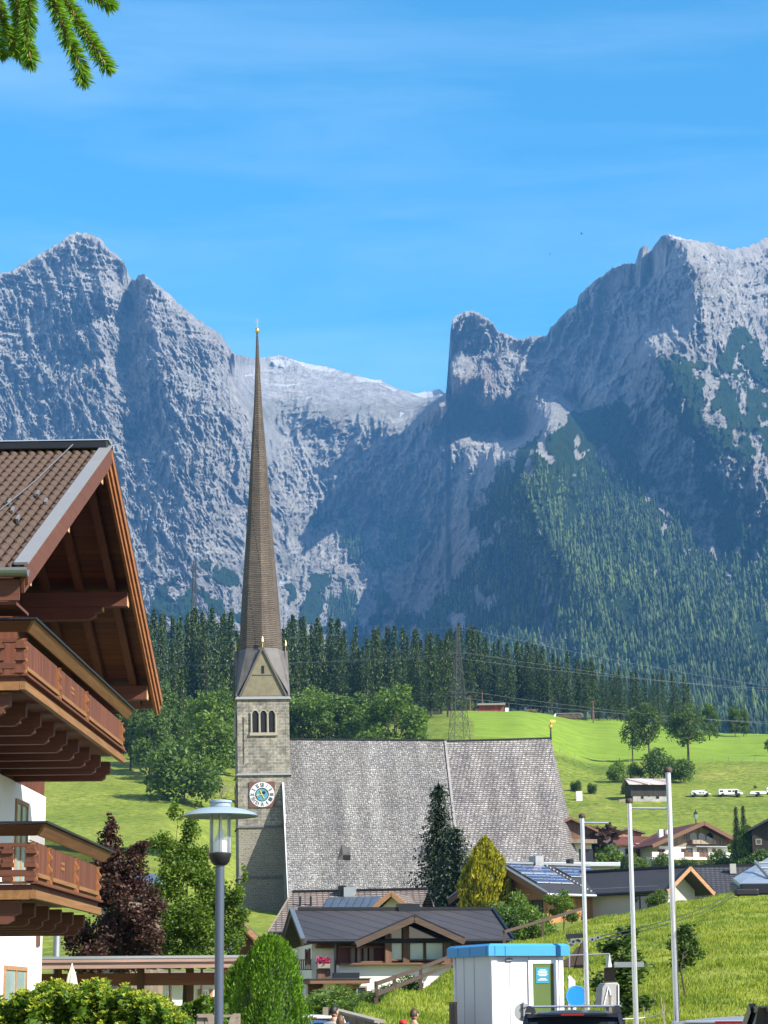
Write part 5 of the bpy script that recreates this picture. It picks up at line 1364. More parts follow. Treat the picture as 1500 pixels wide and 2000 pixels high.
for px in (1310, 1326): bx(rf, 'chimney', X(px)-.3, X(px)+.3, 3.5, 4.2, H(1640), H(1617), M['white'])
bx(hf, 'rear_roof', X(1395), X(1420), 9, 12.5, H(1625), H(1615), M['red_roof'])
# side house of the far chalet
o = P(1235, 1695, 332); hs = empty('red_roof_house', (o.x, o.y, 0), R(14), 'white and tan house with several small red roofs left of the big chalet', 'house')
X = lambda px: (px-1235)*k
H = lambda py: P(1235, py, 332).z
zb = gz(1235, 332)-2
b_, z_ = (X(1188), X(1243), X(1278)), (H(1627), H(1613), H(1622))
groof(hs, 'roof', 'y', 2.5, 9, b_, z_, .25, M['brown_tiles'])
gbox(hs, 'timber_wall', 'y', 3.2, 8.6, X(1198), X(1272), H(1640), H(1626), H(1616), H(1623), M['larch'], X(1243))
groof(hs, 'side_roof', 'x', X(1194), X(1240), (-1, 2, 5), (H(1649), H(1632), H(1640)), .25, M['red_roof'])
groof(hs, 'side_roof', 'x', X(1244), X(1300), (-1, 2.2, 5), (H(1655), H(1631), H(1640)), .25, M['red_roof'])
bx(hs, 'plaster_wall', X(1196), X(1296), 0, 8, zb, H(1647), M['white'])
bx(hs, 'plaster_wall', X(1216), X(1262), 2.0, 3.4, H(1648), H(1636), M['white'])
for a, b in ((1221, 1229), (1234, 1238), (1256, 1264)): win(hs, X(a), X(b), H(1672), H(1658), -.005, M['old_wood'], M['glass'], .15)
bx(hs, 'timber_bay', X(1243), X(1256), -.6, 0, zb, H(1655), M['old_wood_v'])
# brown house behind the left flagpole, dark one at the right edge
o = P(1125, 1690, 315); hg = empty('brown_gable_house', (o.x, o.y, 0), R(12), 'dark brown timber house beside the choir roof, partly hidden by a flagpole', 'house')
k = mpp(315, 1650); X = lambda px: (px-1125)*k; H = lambda py: P(1125, py, 315).z
b_, z_ = (X(1080), X(1114), X(1168)), (H(1612), H(1597), H(1622))
groof(hg, 'roof', 'y', -1, 9, b_, z_, .3, M['old_wood'])
gbox(hg, 'timber_wall', 'y', 0, 8.5, X(1088), X(1160), H(1642), H(1612), H(1601), H(1622), M['old_wood_v'], X(1114))
bx(hg, 'plaster_wall', X(1088), X(1158), .05, 8.4, gz(1125, 315)-2, H(1642), M['cream'])
bx(hg, 'balcony', X(1100), X(1164), -1.2, 0, H(1648), H(1640), M['grey_wood_v']); bx(hg, 'garage_door', X(1132), X(1160), -.06, .04, H(1682), H(1658), M['dark_metal'])
o = P(1500, 1690, 300); hh = empty('black_timber_house', (o.x, o.y, 0), R(-8), 'nearly black timber house at the right edge beside the tall conifers', 'house')
k = mpp(300, 1650); X = lambda px: (px-1500)*k; H = lambda py: P(1500, py, 300).z
b_, z_ = (X(1464), X(1512), X(1560)), (H(1620), H(1595), H(1620))
M['black_wood'] = m_wood('blackened_timber', (0.035, 0.028, 0.024), 2, .25, 0)
groof(hh, 'roof', 'y', -1.2, 9, b_, z_, .3, M['dark_roof']); gbox(hh, 'timber_wall', 'y', 0, 8.5, X(1472), X(1552), gz(1500, 300)-2, H(1618), H(1599), H(1618), M['black_wood'], X(1512))
win(hh, X(1478), X(1490), H(1650), H(1638), -.005, M['grey_wood'], M['glass'], .15)
# house half hidden behind the copper beech
o = P(295, 1740, 118); hk = empty('blue_roof_house', (o.x, o.y, 0), R(20), 'house with blue grey roof half hidden between copper beech and birch', 'house')
k = mpp(118, 1740); X = lambda px: (px-295)*k; H = lambda py: P(295, py, 118).z
M['blue_roof'] = m_plain('blue_grey_roofing', (0.10, 0.125, 0.16), 0.4, 0.2, 0.2)
rf = groof(hk, 'roof', 'x', X(235), X(330), (-.5, 3, 6.5), (H(1738), H(1700), H(1738)), .18, M['blue_roof'])
gbox(hk, 'plaster_wall', 'x', X(242), X(322), 0, 6, gz(295, 118)-1, H(1735), H(1704), H(1735), M['grey_wood_v'], 3)
win(hk, X(280), X(300), H(1775), H(1752), -.005, M['old_wood'], M['glass'], .1, 1)
# small wooden hut roof beside the birch
o = P(476, 1850, 118); hl = empty('wooden_hut', (o.x, o.y, 0), R(0), 'small hut with bright larch gable roof between birch and cypress', 'hut')
k = mpp(118, 1820); X = lambda px: (px-476)*k; H = lambda py: P(476, py, 118).z
b_, z_ = (X(436), X(474), X(513)), (H(1840), H(1802), H(1840))
groof(hl, 'roof', 'y', -1, 4, b_, z_, .12, M['dark_roof']); verges(hl, 'y', -1.04, b_, z_, .26, .07, M['larch_plain'], dz=-.10); verges(hl, 'y', -.9, b_, z_, .2, .07, M['larch_plain'], dz=-.26)
gbox(hl, 'timber_wall', 'y', 0, 3.6, X(446), X(504), -.2, H(1843), H(1808), H(1843), M['chalet_wood_v'], X(474))
# white house behind the pergola
o = P(370, 1950, 62); hw = empty('white_house', (o.x, o.y, 0), R(4), 'white house with brown shuttered window seen beneath the pergola', 'house')
k = mpp(62, 1940); X = lambda px: (px-370)*k; H = lambda py: P(370, py, 62).z
bx(hw, 'plaster_wall', X(318), X(424), 0, 5, -.1, H(1906), M['white'])
groof(hw, 'roof', 'x', X(305), X(436), (-.4, 2.5, 5.4), (H(1908), H(1893), H(1908)), .12, M['brown_tiles'])
win(hw, X(394), X(408), H(1953), H(1933), -.005, M['white_paint'], M['glass'], .05, 1)
for px in (386, 409.5): bx(hw, 'shutter', X(px), X(px+6), -.06, -.01, H(1954), H(1932), M['larch'])
win(hw, X(322), X(335), H(1953), H(1935), -.005, M['white_paint'], M['glass'], .05, 1)

# ---- metal roofed lift building at the right edge
DR = 34.0
o = P(1446, 1748, DR); st = empty('station_building', (o.x, o.y, 0), 0, 'building corner with pale sheet metal roof and dark gutter at the right edge', 'building')
def SP(px, py, D): return P(px, py, D) - Vector((o.x, o.y, 0))
a_ = SP(1446, 1726, DR); zt = a_.z
b_ = SP(1432, 1715, DR+1.2); c_ = SP(1512, 1668, DR+4.6); d_ = Vector((7, 0, zt)); e_ = Vector((7, c_.y, c_.z)); f_ = Vector((c_.x+.02, c_.y+.15, c_.z-.3)); g_ = Vector((7, c_.y+.15, c_.z-.3))
dn = Vector((0, 0, -.10))
mb = MB(); mb.add([a_, b_, c_, d_, e_, f_, g_] + [v_+dn for v_ in (a_, b_, c_, d_, e_, f_, g_)],
  [(0,3,4,2), (0,2,1), (2,4,6,5), (1,2,5), (7,9,11,10), (7,8,9), (9,12,13,11), (8,12,9), (0,1,8,7), (1,5,12,8), (0,7,10,3), (3,10,11,4), (4,11,13,6), (5,6,13,12)])
rf = mb.build('roof', M['pale_metal'], st)
mb = MB(); mb.box(a_.x-.02, 7, -.17, -.01, zt-.17, zt-.005); mb.build('gutter', M['dark_metal'], st, bevel=.02)
mb = MB(); mb.bar(a_ + Vector((-.03, 0, -.13)), b_ + Vector((-.03, 0, -.13)), .05, .12); mb.build('gutter', M['dark_metal'], st)
mb = MB(); mb.box(a_.x-.13, a_.x+.22, -.32, -.175, zt-.19, zt-.09); mb.build('gutter_spout', M['black'], st, bevel=.02)
sl = (c_.z-a_.z)/(c_.y-a_.y)
for s_ in (.9, 1.7):
    mb = MB(); mb.tube((a_.x+.35+s_*.13, s_, zt+.14+s_*sl), (7, s_, zt+.14+s_*sl), .022); mb.build('snow_rail', M['steel'], rf)
for x in (.55, 1.25, 1.95, 2.65):
    mb = MB(); mb.bar((x, .6, zt+.02+.6*sl), (x, 1.9, zt+.14+1.9*sl), .03, .05); mb.build('snow_rail_bracket', M['steel'], rf)
bx(st, 'wall', 2.5, 6.8, .9, c_.y+.1, -.1, zt-.11, M['grey_render'])

# =================================================================== TREES AND PLANTS
def LM(name, col, var=.45, trans=.3, hue=0.0): M[name] = m_leaf(name, col, var, trans, hue)
LM('spruce_needles', (0.050, 0.088, 0.020), .65, .15)
LM('spruce_dark', (0.026, 0.048, 0.022), .5, .1)
LM('larch_needles', (0.060, 0.105, 0.030), .45, .2)
LM('broad_leaves', (0.080, 0.145, 0.034), .5, .35)
LM('broad_leaves_light', (0.110, 0.190, 0.036), .5, .38)
LM('ash_leaves', (0.070, 0.120, 0.030), .55, .35)
LM('birch_leaves', (0.085, 0.160, 0.022), .55, .4)
LM('copper_leaves', (0.050, 0.024, 0.018), .55, .2, .1)
LM('hedge_leaves', (0.085, 0.165, 0.016), .55, .35)
LM('hedge_tips', (0.30, 0.36, 0.040), .35, .35)
LM('cypress_green', (0.085, 0.200, 0.010), .5, .25)
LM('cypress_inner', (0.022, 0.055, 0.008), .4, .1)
LM('gold_cypress', (0.235, 0.245, 0.014), .75, .25)
LM('sapling_leaves', (0.048, 0.098, 0.020), .5, .3)
LM('grass_blades', (0.195, 0.270, 0.036), .5, .4)
LM('young_spruce', (0.140, 0.290, 0.030), .35, .4)

def oriented_quads(c, d, n, ln, wd):
    """quads centred c along unit d, normal-ish n, length ln, width wd"""
    e = np.cross(d, n); e /= np.maximum(np.linalg.norm(e, axis=1), 1e-6)[:, None]
    a = d * (ln*.5)[:, None]; b = e * (wd*.5)[:, None]
    Vv = np.stack([c-a-b*.5, c-a*.1-b, c+a, c-a*.1+b], 1).reshape(-1, 3)
    return Vv, np.arange(len(c)*4).reshape(-1, 4)
def spruce_meshes(seed, H, Rm, clear=.12, wh=.85, mat='spruce_needles', dens=1.0, spray=.85):
    r = np.random.RandomState(seed)
    C, D_, N_, Ln, Wd = [], [], [], [], []
    h = H * clear
    lean = r.randn(2) * .01
    while h < H * .985:
        u = h / H
        L = (Rm * (1 - u) ** .85 * (1 if u > .2 else .8 + u) + .2) * (.80 + .4*r.rand())
        nb = max(4, int(round((5 + 4*(1-u)) * dens)))
        a0 = r.rand() * 6.28
        for k in range(nb):
            a = a0 + 6.283*k/nb + r.randn()*.25
            l = L * (.62 + .5*r.rand())
            ns = max(2, int(l/(spray*.75)))
            dr = .10 + .45*(1-u)
            for j in range(ns):
                f = (j+.7)/ns
                x = l*f
                z = h - dr*x*.55 + .12*x*x/max(l, .1)*.6 + r.randn()*.08
                d = np.array([math.cos(a), math.sin(a), -.30*(1-u)+.05 + r.randn()*.15])
                p = np.array([math.cos(a)*x, math.sin(a)*x, z])
                C.append(p); D_.append(d); N_.append(np.array([r.randn()*.4, r.randn()*.4, 1])); Ln.append(spray*(1.1-.3*f)*(1.15 if j == ns-1 else 1)); Wd.append(spray*(.75-.35*f))
                if r.rand() < .85:                              # hanging twigs
                    C.append(p + np.array([r.randn()*.15, r.randn()*.15, -spray*.28])); D_.append(np.array([math.cos(a)*.3+r.randn()*.25, math.sin(a)*.3+r.randn()*.25, -1])); N_.append(np.array([r.randn(), r.randn(), .1])); Ln.append(spray*(.6+.5*r.rand())); Wd.append(spray*.35)
        h += wh * (.55 + .6*(1-u)) * (.85 + .3*r.rand())
    for q in range(4):
        C.append(np.array([0, 0, H*(.985+.008*q)])); D_.append(np.array([r.randn()*.1, r.randn()*.1, 1])); N_.append(r.randn(3)); Ln.append(.9*H/28); Wd.append(.28*H/28)
    C = np.array(C); D_ = np.array(D_); D_ /= np.linalg.norm(D_, axis=1)[:, None]
    C[:, 0] += lean[0]*C[:, 2]; C[:, 1] += lean[1]*C[:, 2]
    Vv, Ff = oriented_quads(C, D_, np.array(N_), np.array(Ln), np.array(Wd))
    cr = np_mesh('crown', Vv, Ff, M[mat])
    t_ = MB(); t_.tube((0,0,-1), (lean[0]*H*.95, lean[1]*H*.95, H*.95), H*.011+.05, .03, 7)
    tr = t_.build('trunk', M['bark'])
    me = tr.data; bpy.data.objects.remove(tr)
    return cr, me
def crown_points(r, blobs, n, shell=.55):
    """points filling the outer part of a set of ellipsoids (x,y,z,rx,ry,rz)"""
    B = np.array(blobs, float); vol = B[:, 3]*B[:, 4]*B[:, 5]; vol = vol ** .75
    k = r.choice(len(B), n, p=vol/vol.sum())
    d = r.randn(n, 3); d /= np.linalg.norm(d, axis=1)[:, None]
    rr = (shell + (1-shell)*r.rand(n)) ** .8
    rr *= 1 + .18*np.sin(d[:, 0]*7+k)*np.cos(d[:, 2]*6+k*2)
    return B[k, :3] + d*B[k, 3:]*rr[:, None], d, k
def broad_meshes(seed, blobs, n, size, mat, limbs=True, trunk_r=.25, h0=0.0, hc=None, shell=.5, stems=1, bark='bark', spread=0):
    """crown of many leaf sized faces plus a tapered trunk with limbs reaching into each clump"""
    r = np.random.RandomState(seed)
    sub = []
    for b in blobs:                                       # break every clump into smaller ones for an uneven outline
        x, y, z, rx, ry, rz_b = b
        for q in range(7):
            d = r.randn(3); d /= np.linalg.norm(d); f = .55 + .25*r.rand(); s_ = .38 + .28*r.rand()
            sub.append((x+d[0]*rx*f, y+d[1]*ry*f, z+d[2]*rz_b*f, rx*s_, ry*s_, rz_b*s_))
        sub.append((x, y, z, rx*.6, ry*.6, rz_b*.6))
    p, d, k = crown_points(r, sub, n, shell)
    Vv, Ff = leaf_quads(p, size, seed+1)
    cr = np_mesh('crown', Vv, Ff, M[mat])
    t_ = MB()
    zmin = min(b[2]-b[5]*.4 for b in blobs); zmax = max(b[2] for b in blobs)
    for s_ in range(stems):
        bx0 = (s_-(stems-1)/2)*spread
        base = Vector((bx0, r.randn()*spread*.4, -.6 + h0))
        fork = Vector((bx0*1.2 + r.randn()*.1, 0, max(zmin*.9, zmax*.25)))
        topp = Vector((bx0*1.6 + blobs[0][0]*.3, 0, zmax*.86))
        t_.tube(base, fork, trunk_r, trunk_r*.72, 8); t_.tube(fork, topp, trunk_r*.7, trunk_r*.12, 7)
        if limbs:
            for i, b in enumerate(blobs):
                if i % stems != s_: continue
                f = .1 + .6*r.rand(); st_ = fork.lerp(topp, f*.8)
                if st_.z > b[2]: st_ = fork
                en = Vector((b[0]*.85, b[1]*.85, b[2]+b[5]*.2)); mid = st_.lerp(en, .5) + Vector((0, 0, -.04*(en-st_).length))
                t_.path([st_, mid, en], [trunk_r*.42, trunk_r*.28, trunk_r*.06], 6)
    tr = t_.build('trunk', M[bark]); me = tr.data; bpy.data.objects.remove(tr)
    return cr, me
def plant(name, meshes, loc, scale=1.0, rz=0.0, label=None, cat='tree', group=None, names=('crown', 'trunk'), sxy=None):
    e = empty(name, loc, rz, label, cat, group)
    e.scale = (scale*(sxy or 1), scale*(sxy or 1), scale)
    for me, nm in zip(meshes, names):
        if me is not None: link_mesh(nm, me, e)
    return e
def place_h(px, D, pytop):
    """ground point in a column and the height needed to reach row pytop"""
    g = gp(px, D); return g, P(px, pytop, D).z - g.z

rr = random.Random(11)
SPR = [spruce_meshes(100+i, 28, 5.2+.6*(i % 3), [.10, .16, .22, .12, .28, .18][i], dens=1.35, spray=1.0) for i in range(6)]
SPR_L = [spruce_meshes(140+i, 26, 3.9, .08, mat='larch_needles') for i in range(2)]
def spruce_band(n, px0, px1, D0, D1, top, lab, grp, clearv=None):
    for i in range(n):
        px = px0 + (px1-px0)*(i+.5+rr.uniform(-.45, .45))/n
        D = D0 + (D1-D0)*rr.random()
        g, h = place_h(px, D, top(px) + (abs(rr.gauss(0, 20)) if rr.random() < .65 else 25 + 45*rr.random()))
        lar = rr.random() < .12
        ms = rr.choice(SPR_L if lar else SPR)
        h = max(h, 9); H0 = 26 if lar else 28
        plant('spruce', ms, g, h/H0, rr.random()*6.28, lab, 'tree', grp, sxy=rr.uniform(.85, 1.12) * min(1.35, (28/h)**.35))
def topf(pts):
    xs_, ys_ = zip(*pts); return lambda px: float(np.interp(px, xs_, ys_))
tA = topf([(200,1190),(300,1185),(380,1180),(430,1180),(480,1200)])
tB = topf([(540,1195),(600,1198),(650,1200),(700,1222),(760,1215),(830,1218),(880,1222),(935,1206)])
tC = topf([(860,1226),(925,1206),(960,1240),(1010,1240),(1080,1255),(1150,1275),(1200,1300),(1250,1308),(1300,1305),(1345,1312),(1362,1330)])
spruce_band(22, 175, 500, 585, 625, tA, 'tall spruce of the dense forest between the brown chalet and the spire', 'spruces left of the spire')
spruce_band(22, 175, 500, 630, 690, tA, 'tall spruce of the dense forest between the brown chalet and the spire', 'spruces left of the spire')
spruce_band(24, 535, 880, 600, 640, tB, 'tall spruce of the dark forest between the spire and the steel pylon', 'spruces between spire and pylon')
spruce_band(30, 535, 890, 645, 720, tB, 'tall spruce of the dark forest between the spire and the steel pylon', 'spruces between spire and pylon')
spruce_band(30, 850, 1215, 702, 722, tC, 'spruce at the upper edge of the bright green field', 'spruces along the bright field')
spruce_band(27, 850, 1215, 726, 770, tC, 'spruce at the upper edge of the bright green field', 'spruces along the bright field')
spruce_band(17, 1190, 1362, 735, 790, tC, 'spruce standing behind the pair of open trees on the field', 'spruces at the right end of the forest')

# broadleaf trees: shared meshes, each about one unit = metre at nominal height 16
def blobset(seed, H, W, n=8, z0=.3):
    r = random.Random(seed); res = [(0, 0, H*.80, W*.30, W*.30, H*.17)]
    for i in range(n):
        a = 6.283*i/n*1.618; u = z0 + (.78-z0)*((i*.618) % 1)
        rad = W*.5*math.sin(math.pi*min(.97, .18+.75*(1-u)))**.7*.62
        res.append((rad*math.cos(a), rad*math.sin(a), H*u, W*.24*r.uniform(.85, 1.2), W*.24*r.uniform(.85, 1.2), H*.13*r.uniform(.85, 1.2)))
    return res
BR = [broad_meshes(200+i, blobset(i+1, 16, [9, 8, 10, 7][i], 10, .22), 8000, .34, ['broad_leaves', 'broad_leaves', 'broad_leaves_light', 'broad_leaves'][i], trunk_r=.26) for i in range(4)]
OPEN_ = [broad_meshes(230+i, blobset(20+i, 15, 6.2, 10, .34), 3000, .30, 'ash_leaves', trunk_r=.22) for i in range(2)]
ROUND = [broad_meshes(240, blobset(31, 13, 9.8, 12, .36), 6500, .28, 'ash_leaves', trunk_r=.30)]
BUSH = [broad_meshes(250+i, [(0,0,1.6,1.7,1.7,1.5), (1.3,.3,1.2,1.1,1.1,1.1), (-1.3,-.2,1.3,1.2,1.2,1.2), (.2,1,1.4,1.3,1.3,1.2)], 4200, .16, ['broad_leaves', 'broad_leaves_light', 'sapling_leaves'][i], trunk_r=.07, limbs=True) for i in range(3)]
def tree_at(px, D, pytop, meshes, H0, name, label, group=None, cat='tree', wid=1.0, pybase=None):
    g = gp(px, D)
    if pybase is not None: g = P(px, pybase, D)
    h = P(px, pytop, D).z - g.z
    return plant(name, meshes, g, h/H0, rr.random()*6.28, label, cat, group, sxy=wid)
gl = 'broadleaf trees on the left meadow'
for px, D, yt, k_, wd, lb in ((255,462,1365,1,1.0,'dark leafy tree just right of the upper balcony corner'), (292,455,1345,0,.85,'leafy tree with bare lower stems near the balcony'), (322,468,1320,3,.9,'slim leafy tree behind the left meadow group'),
        (405,440,1338,2,1.05,'broad light green tree, largest beside the bell tower'), (440,480,1330,3,.9,'leafy tree touching the left side of the bell tower'), (462,470,1352,1,.8,'dark leafy tree half behind the bell tower'), (370,478,1350,0,.8,'leafy tree behind the broad light green one')):
    tree_at(px, D, yt, BR[k_], 16.5, 'leafy_tree', lb, gl, wid=wd)
for px, D, yt, lb in ((350,470,1300,'pale green conifer rising above the left meadow trees'), (420,500,1292,'pale green conifer close to the left of the tower gables')):
    tree_at(px, D, yt, SPR_L[0], 26, 'spruce', lb, 'pale conifers on the left meadow', wid=1.25)
tree_at(360, 415, 1452, BUSH[0], 3.1, 'bush', 'dense round bush at the foot of the left meadow trees', cat='bush', wid=.9)
gr_ = 'broadleaf trees behind the nave roof'
for px, D, yt, k_, wd, lb in ((610,478,1328,2,1.0,'broad light green tree just right of the bell tower'), (655,470,1340,0,1.0,'leafy tree second from the bell tower behind the nave roof'), (705,480,1345,1,1.0,'leafy tree in the middle of those behind the nave roof'), (772,462,1322,2,1.0,'tall light green round tree behind the nave roof'), (742,490,1350,3,.9,'slim dark leafy tree behind the nave roof'), (815,475,1372,1,.7,'small dark leafy tree at the right end of the nave group'), (575,480,1345,1,.9,'dark leafy tree directly behind the tower corner')):
    tree_at(px, D, yt, BR[k_], 16.5, 'leafy_tree', lb, gr_, wid=wd)
for i, px in enumerate((588, 612, 632, 650)):
    tree_at(px, 425, 1396+8*i, SPR[i], 28, 'spruce', ['small spruce beside the tower above the nave ridge', 'second small spruce right of the tower above the nave ridge', 'third small spruce right of the tower above the nave ridge', 'smallest spruce of the row above the nave ridge'][i], 'small spruces above the nave ridge', wid=1.7)
for px, yt, m_, w_, lb in ((1236,1378,0,1.0,'left one of the two open trees with tall bare stems on the field edge'), (1268,1366,1,1.1,'right one of the two open trees with tall bare stems on the field edge')):
    tree_at(px, 527, yt, OPEN_[m_], 14.6, 'open_tree', lb, 'pair of open trees', wid=w_)
tree_at(1345, 530, 1376, ROUND[0], 12.3, 'round_tree', 'round leafy tree standing alone on the edge of the bright field')
tree_at(1386, 655, 1366, BR[0], 16.5, 'leafy_tree', 'small leafy tree on the far field horizon right of the round tree', 'trees on the field horizon', wid=1.0)
tree_at(1436, 690, 1372, BR[1], 16.5, 'leafy_tree', 'left one of the twin trees on the field horizon', 'trees on the field horizon', wid=.95)
tree_at(1453, 692, 1376, BR[3], 16.5, 'leafy_tree', 'right one of the twin trees on the field horizon', 'trees on the field horizon', wid=.95)
tree_at(1504, 560, 1440, BR[2], 16.5, 'leafy_tree', 'tree cut by the right edge below the field horizon', wid=.9)
gb = 'bushes around the barn'
for px, D, yt, k_, wd, lb in ((1208,478,1484,1,.8,'light feathery bush left of the barn'), (1242,486,1490,0,.75,'dark bush behind the barn roof'), (1292,482,1463,0,.8,'tall dark bush behind the right end of the barn'), (1330,476,1484,0,1.05,'wide bush right of the tallest flagpole top'), (1222,452,1535,2,.9,'low bush against the left end of the barn'), (1124,455,1524,2,.9,'small bush on the slope right of the choir roof'), (1158,452,1530,2,.9,'low bush between white box and barn'), (1475,462,1534,0,.9,'bush beside the camper vans at the right')):
    tree_at(px, D, yt, BUSH[k_], 3.1, 'bush', lb, gb, 'bush', wd)
for px, yt, w_, lb in ((905,1362,1.1,'light green shrub left of the red shed'), (940,1372,.9,'shrub behind the red shed'), (975,1374,.9,'light shrub at the right end of the red shed'), (865,1378,.9,'shrub at the forest foot left of the pylon')):
    tree_at(px, 702, yt, BUSH[1], 3.1, 'bush', lb, 'shrubs near the red shed', 'bush', w_)
# bare shrub beside the tower
mb = MB(); r_ = random.Random(5)
def twig(p, d, l, r0, dep):
    q = p + d*l; mb.tube(p, q, r0, r0*.6, 5)
    if dep:
        for i in range(3): twig(p + d*l*(.55+.45*r_.random()), (d + Vector((r_.gauss(0,.45), r_.gauss(0,.45), r_.gauss(.1,.25)))).normalized(), l*.62, r0*.55, dep-1)
for i in range(7): twig(Vector((r_.gauss(0,.4), r_.gauss(0,.4), -.6)), Vector((r_.gauss(0,.35), r_.gauss(0,.3), 1)).normalized(), 2.5, .08, 3)
e = empty('bare_shrub', P(432, 1566, 436), 0, 'leafless shrub with many thin twigs left of the clock', 'shrub'); mb.build('twigs', M['bark_pale'], e)

# conifers in front of the nave roof
e1 = spruce_meshes(301, 10, 1.75, .04, .24, 'spruce_dark', 3.6, .25)
tree_at(858, 165, 1528, e1, 10.1, 'dark_conifer', 'slender dark green conifer in front of the shingled nave roof', None, wid=1.35)
e2 = spruce_meshes(302, 7, 1.5, .03, .23, 'spruce_dark', 3.6, .24)
tree_at(893, 160, 1612, e2, 7.1, 'dark_conifer', 'shorter dark conifer between the slender one and the golden cypress', None, wid=1.55)
def cypress_mesh(seed, H, Rm, n, size, mat, inner, shape=.75):
    """column of upright sprays with deep clefts"""
    r = np.random.RandomState(seed)
    u = r.rand(n) ** .85; a = r.rand(n)*6.283
    env = np.where(u < .25, .80+.8*u, 1.0) * np.clip(1-((u-.25)/.75).clip(0)**2.2, .02, 1) ** shape
    lob = 1 + .10*np.sin(a*5+u*9) + .08*np.sin(a*9-u*14+1) + .07*np.sin(u*30+a*3)
    rad = Rm*env*lob*(.80+.22*r.rand(n))
    p = np.stack([np.cos(a)*rad, np.sin(a)*rad, u*H*(.97+.05*r.rand(n))], -1)
    d = np.stack([np.cos(a)*.45+r.randn(n)*.25, np.sin(a)*.45+r.randn(n)*.25, .9+r.randn(n)*.3], -1); d /= np.linalg.norm(d, axis=1)[:, None]
    nn = np.stack([np.cos(a)+r.randn(n)*.7, np.sin(a)+r.randn(n)*.7, r.randn(n)*.4], -1)
    Vv, Ff = oriented_quads(p, d, nn, size*(.7+.8*r.rand(n)), size*(.28+.3*r.rand(n)))
    cr = np_mesh('crown', Vv, Ff, M[mat])
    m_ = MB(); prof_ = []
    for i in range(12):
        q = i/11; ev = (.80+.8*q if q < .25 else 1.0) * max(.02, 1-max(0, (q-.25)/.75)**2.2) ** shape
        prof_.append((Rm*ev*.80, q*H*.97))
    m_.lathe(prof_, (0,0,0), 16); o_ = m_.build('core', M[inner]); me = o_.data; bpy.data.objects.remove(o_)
    return cr, me
e3 = cypress_mesh(303, 5.0, 1.45, 9000, .26, 'gold_cypress', 'cypress_inner', .8)
tree_at(950, 150, 1636, e3, 5.05, 'golden_cypress', 'golden yellow cypress in front of the choir roof', None, wid=1.0).children[1].name = 'inner_foliage'
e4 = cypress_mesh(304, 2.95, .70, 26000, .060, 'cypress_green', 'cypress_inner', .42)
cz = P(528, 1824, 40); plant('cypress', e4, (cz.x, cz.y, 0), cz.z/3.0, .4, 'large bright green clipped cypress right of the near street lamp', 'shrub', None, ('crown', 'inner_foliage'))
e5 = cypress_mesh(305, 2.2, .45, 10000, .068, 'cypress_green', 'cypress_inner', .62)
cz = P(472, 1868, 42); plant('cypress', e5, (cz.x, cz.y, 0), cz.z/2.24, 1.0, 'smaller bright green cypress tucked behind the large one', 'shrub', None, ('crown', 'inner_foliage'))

# copper beech and birch near the chalet
def px_blobs(c0, D, items):
    """clumps given by their place and radius on the photo plane at depth D, local to c0"""
    k = mpp(D, 1750); res = []
    for i, (px, py, rx, rz_b) in enumerate(items):
        p = P(px, py, D) - c0; res.append((p.x, ((i*.618) % 1 - .5)*rx*k*1.2, p.z, rx*k, rx*k, rz_b*k))
    return res
c0 = Vector((P(225, 1900, 55).x, 55, 0))
bl_ = px_blobs(c0, 55, [(215,1612,14,22),(205,1650,30,24),(245,1680,32,30),(195,1700,36,30),(275,1660,22,14),(250,1740,48,36),(190,1760,40,34),(290,1790,40,34),(220,1815,56,40),(160,1830,34,32),(300,1835,40,30),(250,1860,60,36),(185,1868,46,30)])
cb = broad_meshes(310, [(a, b, c, d*1.14, e_*1.14, f*1.14) for a, b, c, d, e_, f in bl_], 30000, .054, 'copper_leaves', trunk_r=.10, shell=.25)
plant('copper_beech', cb, c0, 1, 0, 'dark purple leaved beech between the chalet and the birch')
c0 = Vector((P(372, 1900, 58).x, 58, 0))
bl_ = px_blobs(c0, 58, [(345,1585,16,22),(365,1620,24,26),(335,1660,34,30),(385,1665,34,30),(360,1710,46,32),(325,1740,34,28),(400,1735,36,32),(350,1785,50,34),(410,1790,36,34),(375,1835,56,36),(330,1845,36,28),(440,1760,26,28),(462,1800,26,28),(470,1745,20,24),(478,1705,8,16),(450,1840,34,30)])
cb = broad_meshes(311, [(a, b, c, d*1.14, e_*1.14, f*1.14) for a, b, c, d, e_, f in bl_], 29000, .052, 'birch_leaves', trunk_r=.045, shell=.22, stems=3, spread=.35)
plant('birch', cb, c0, 1, 0, 'airy light green tree with several thin stems behind the near street lamp')

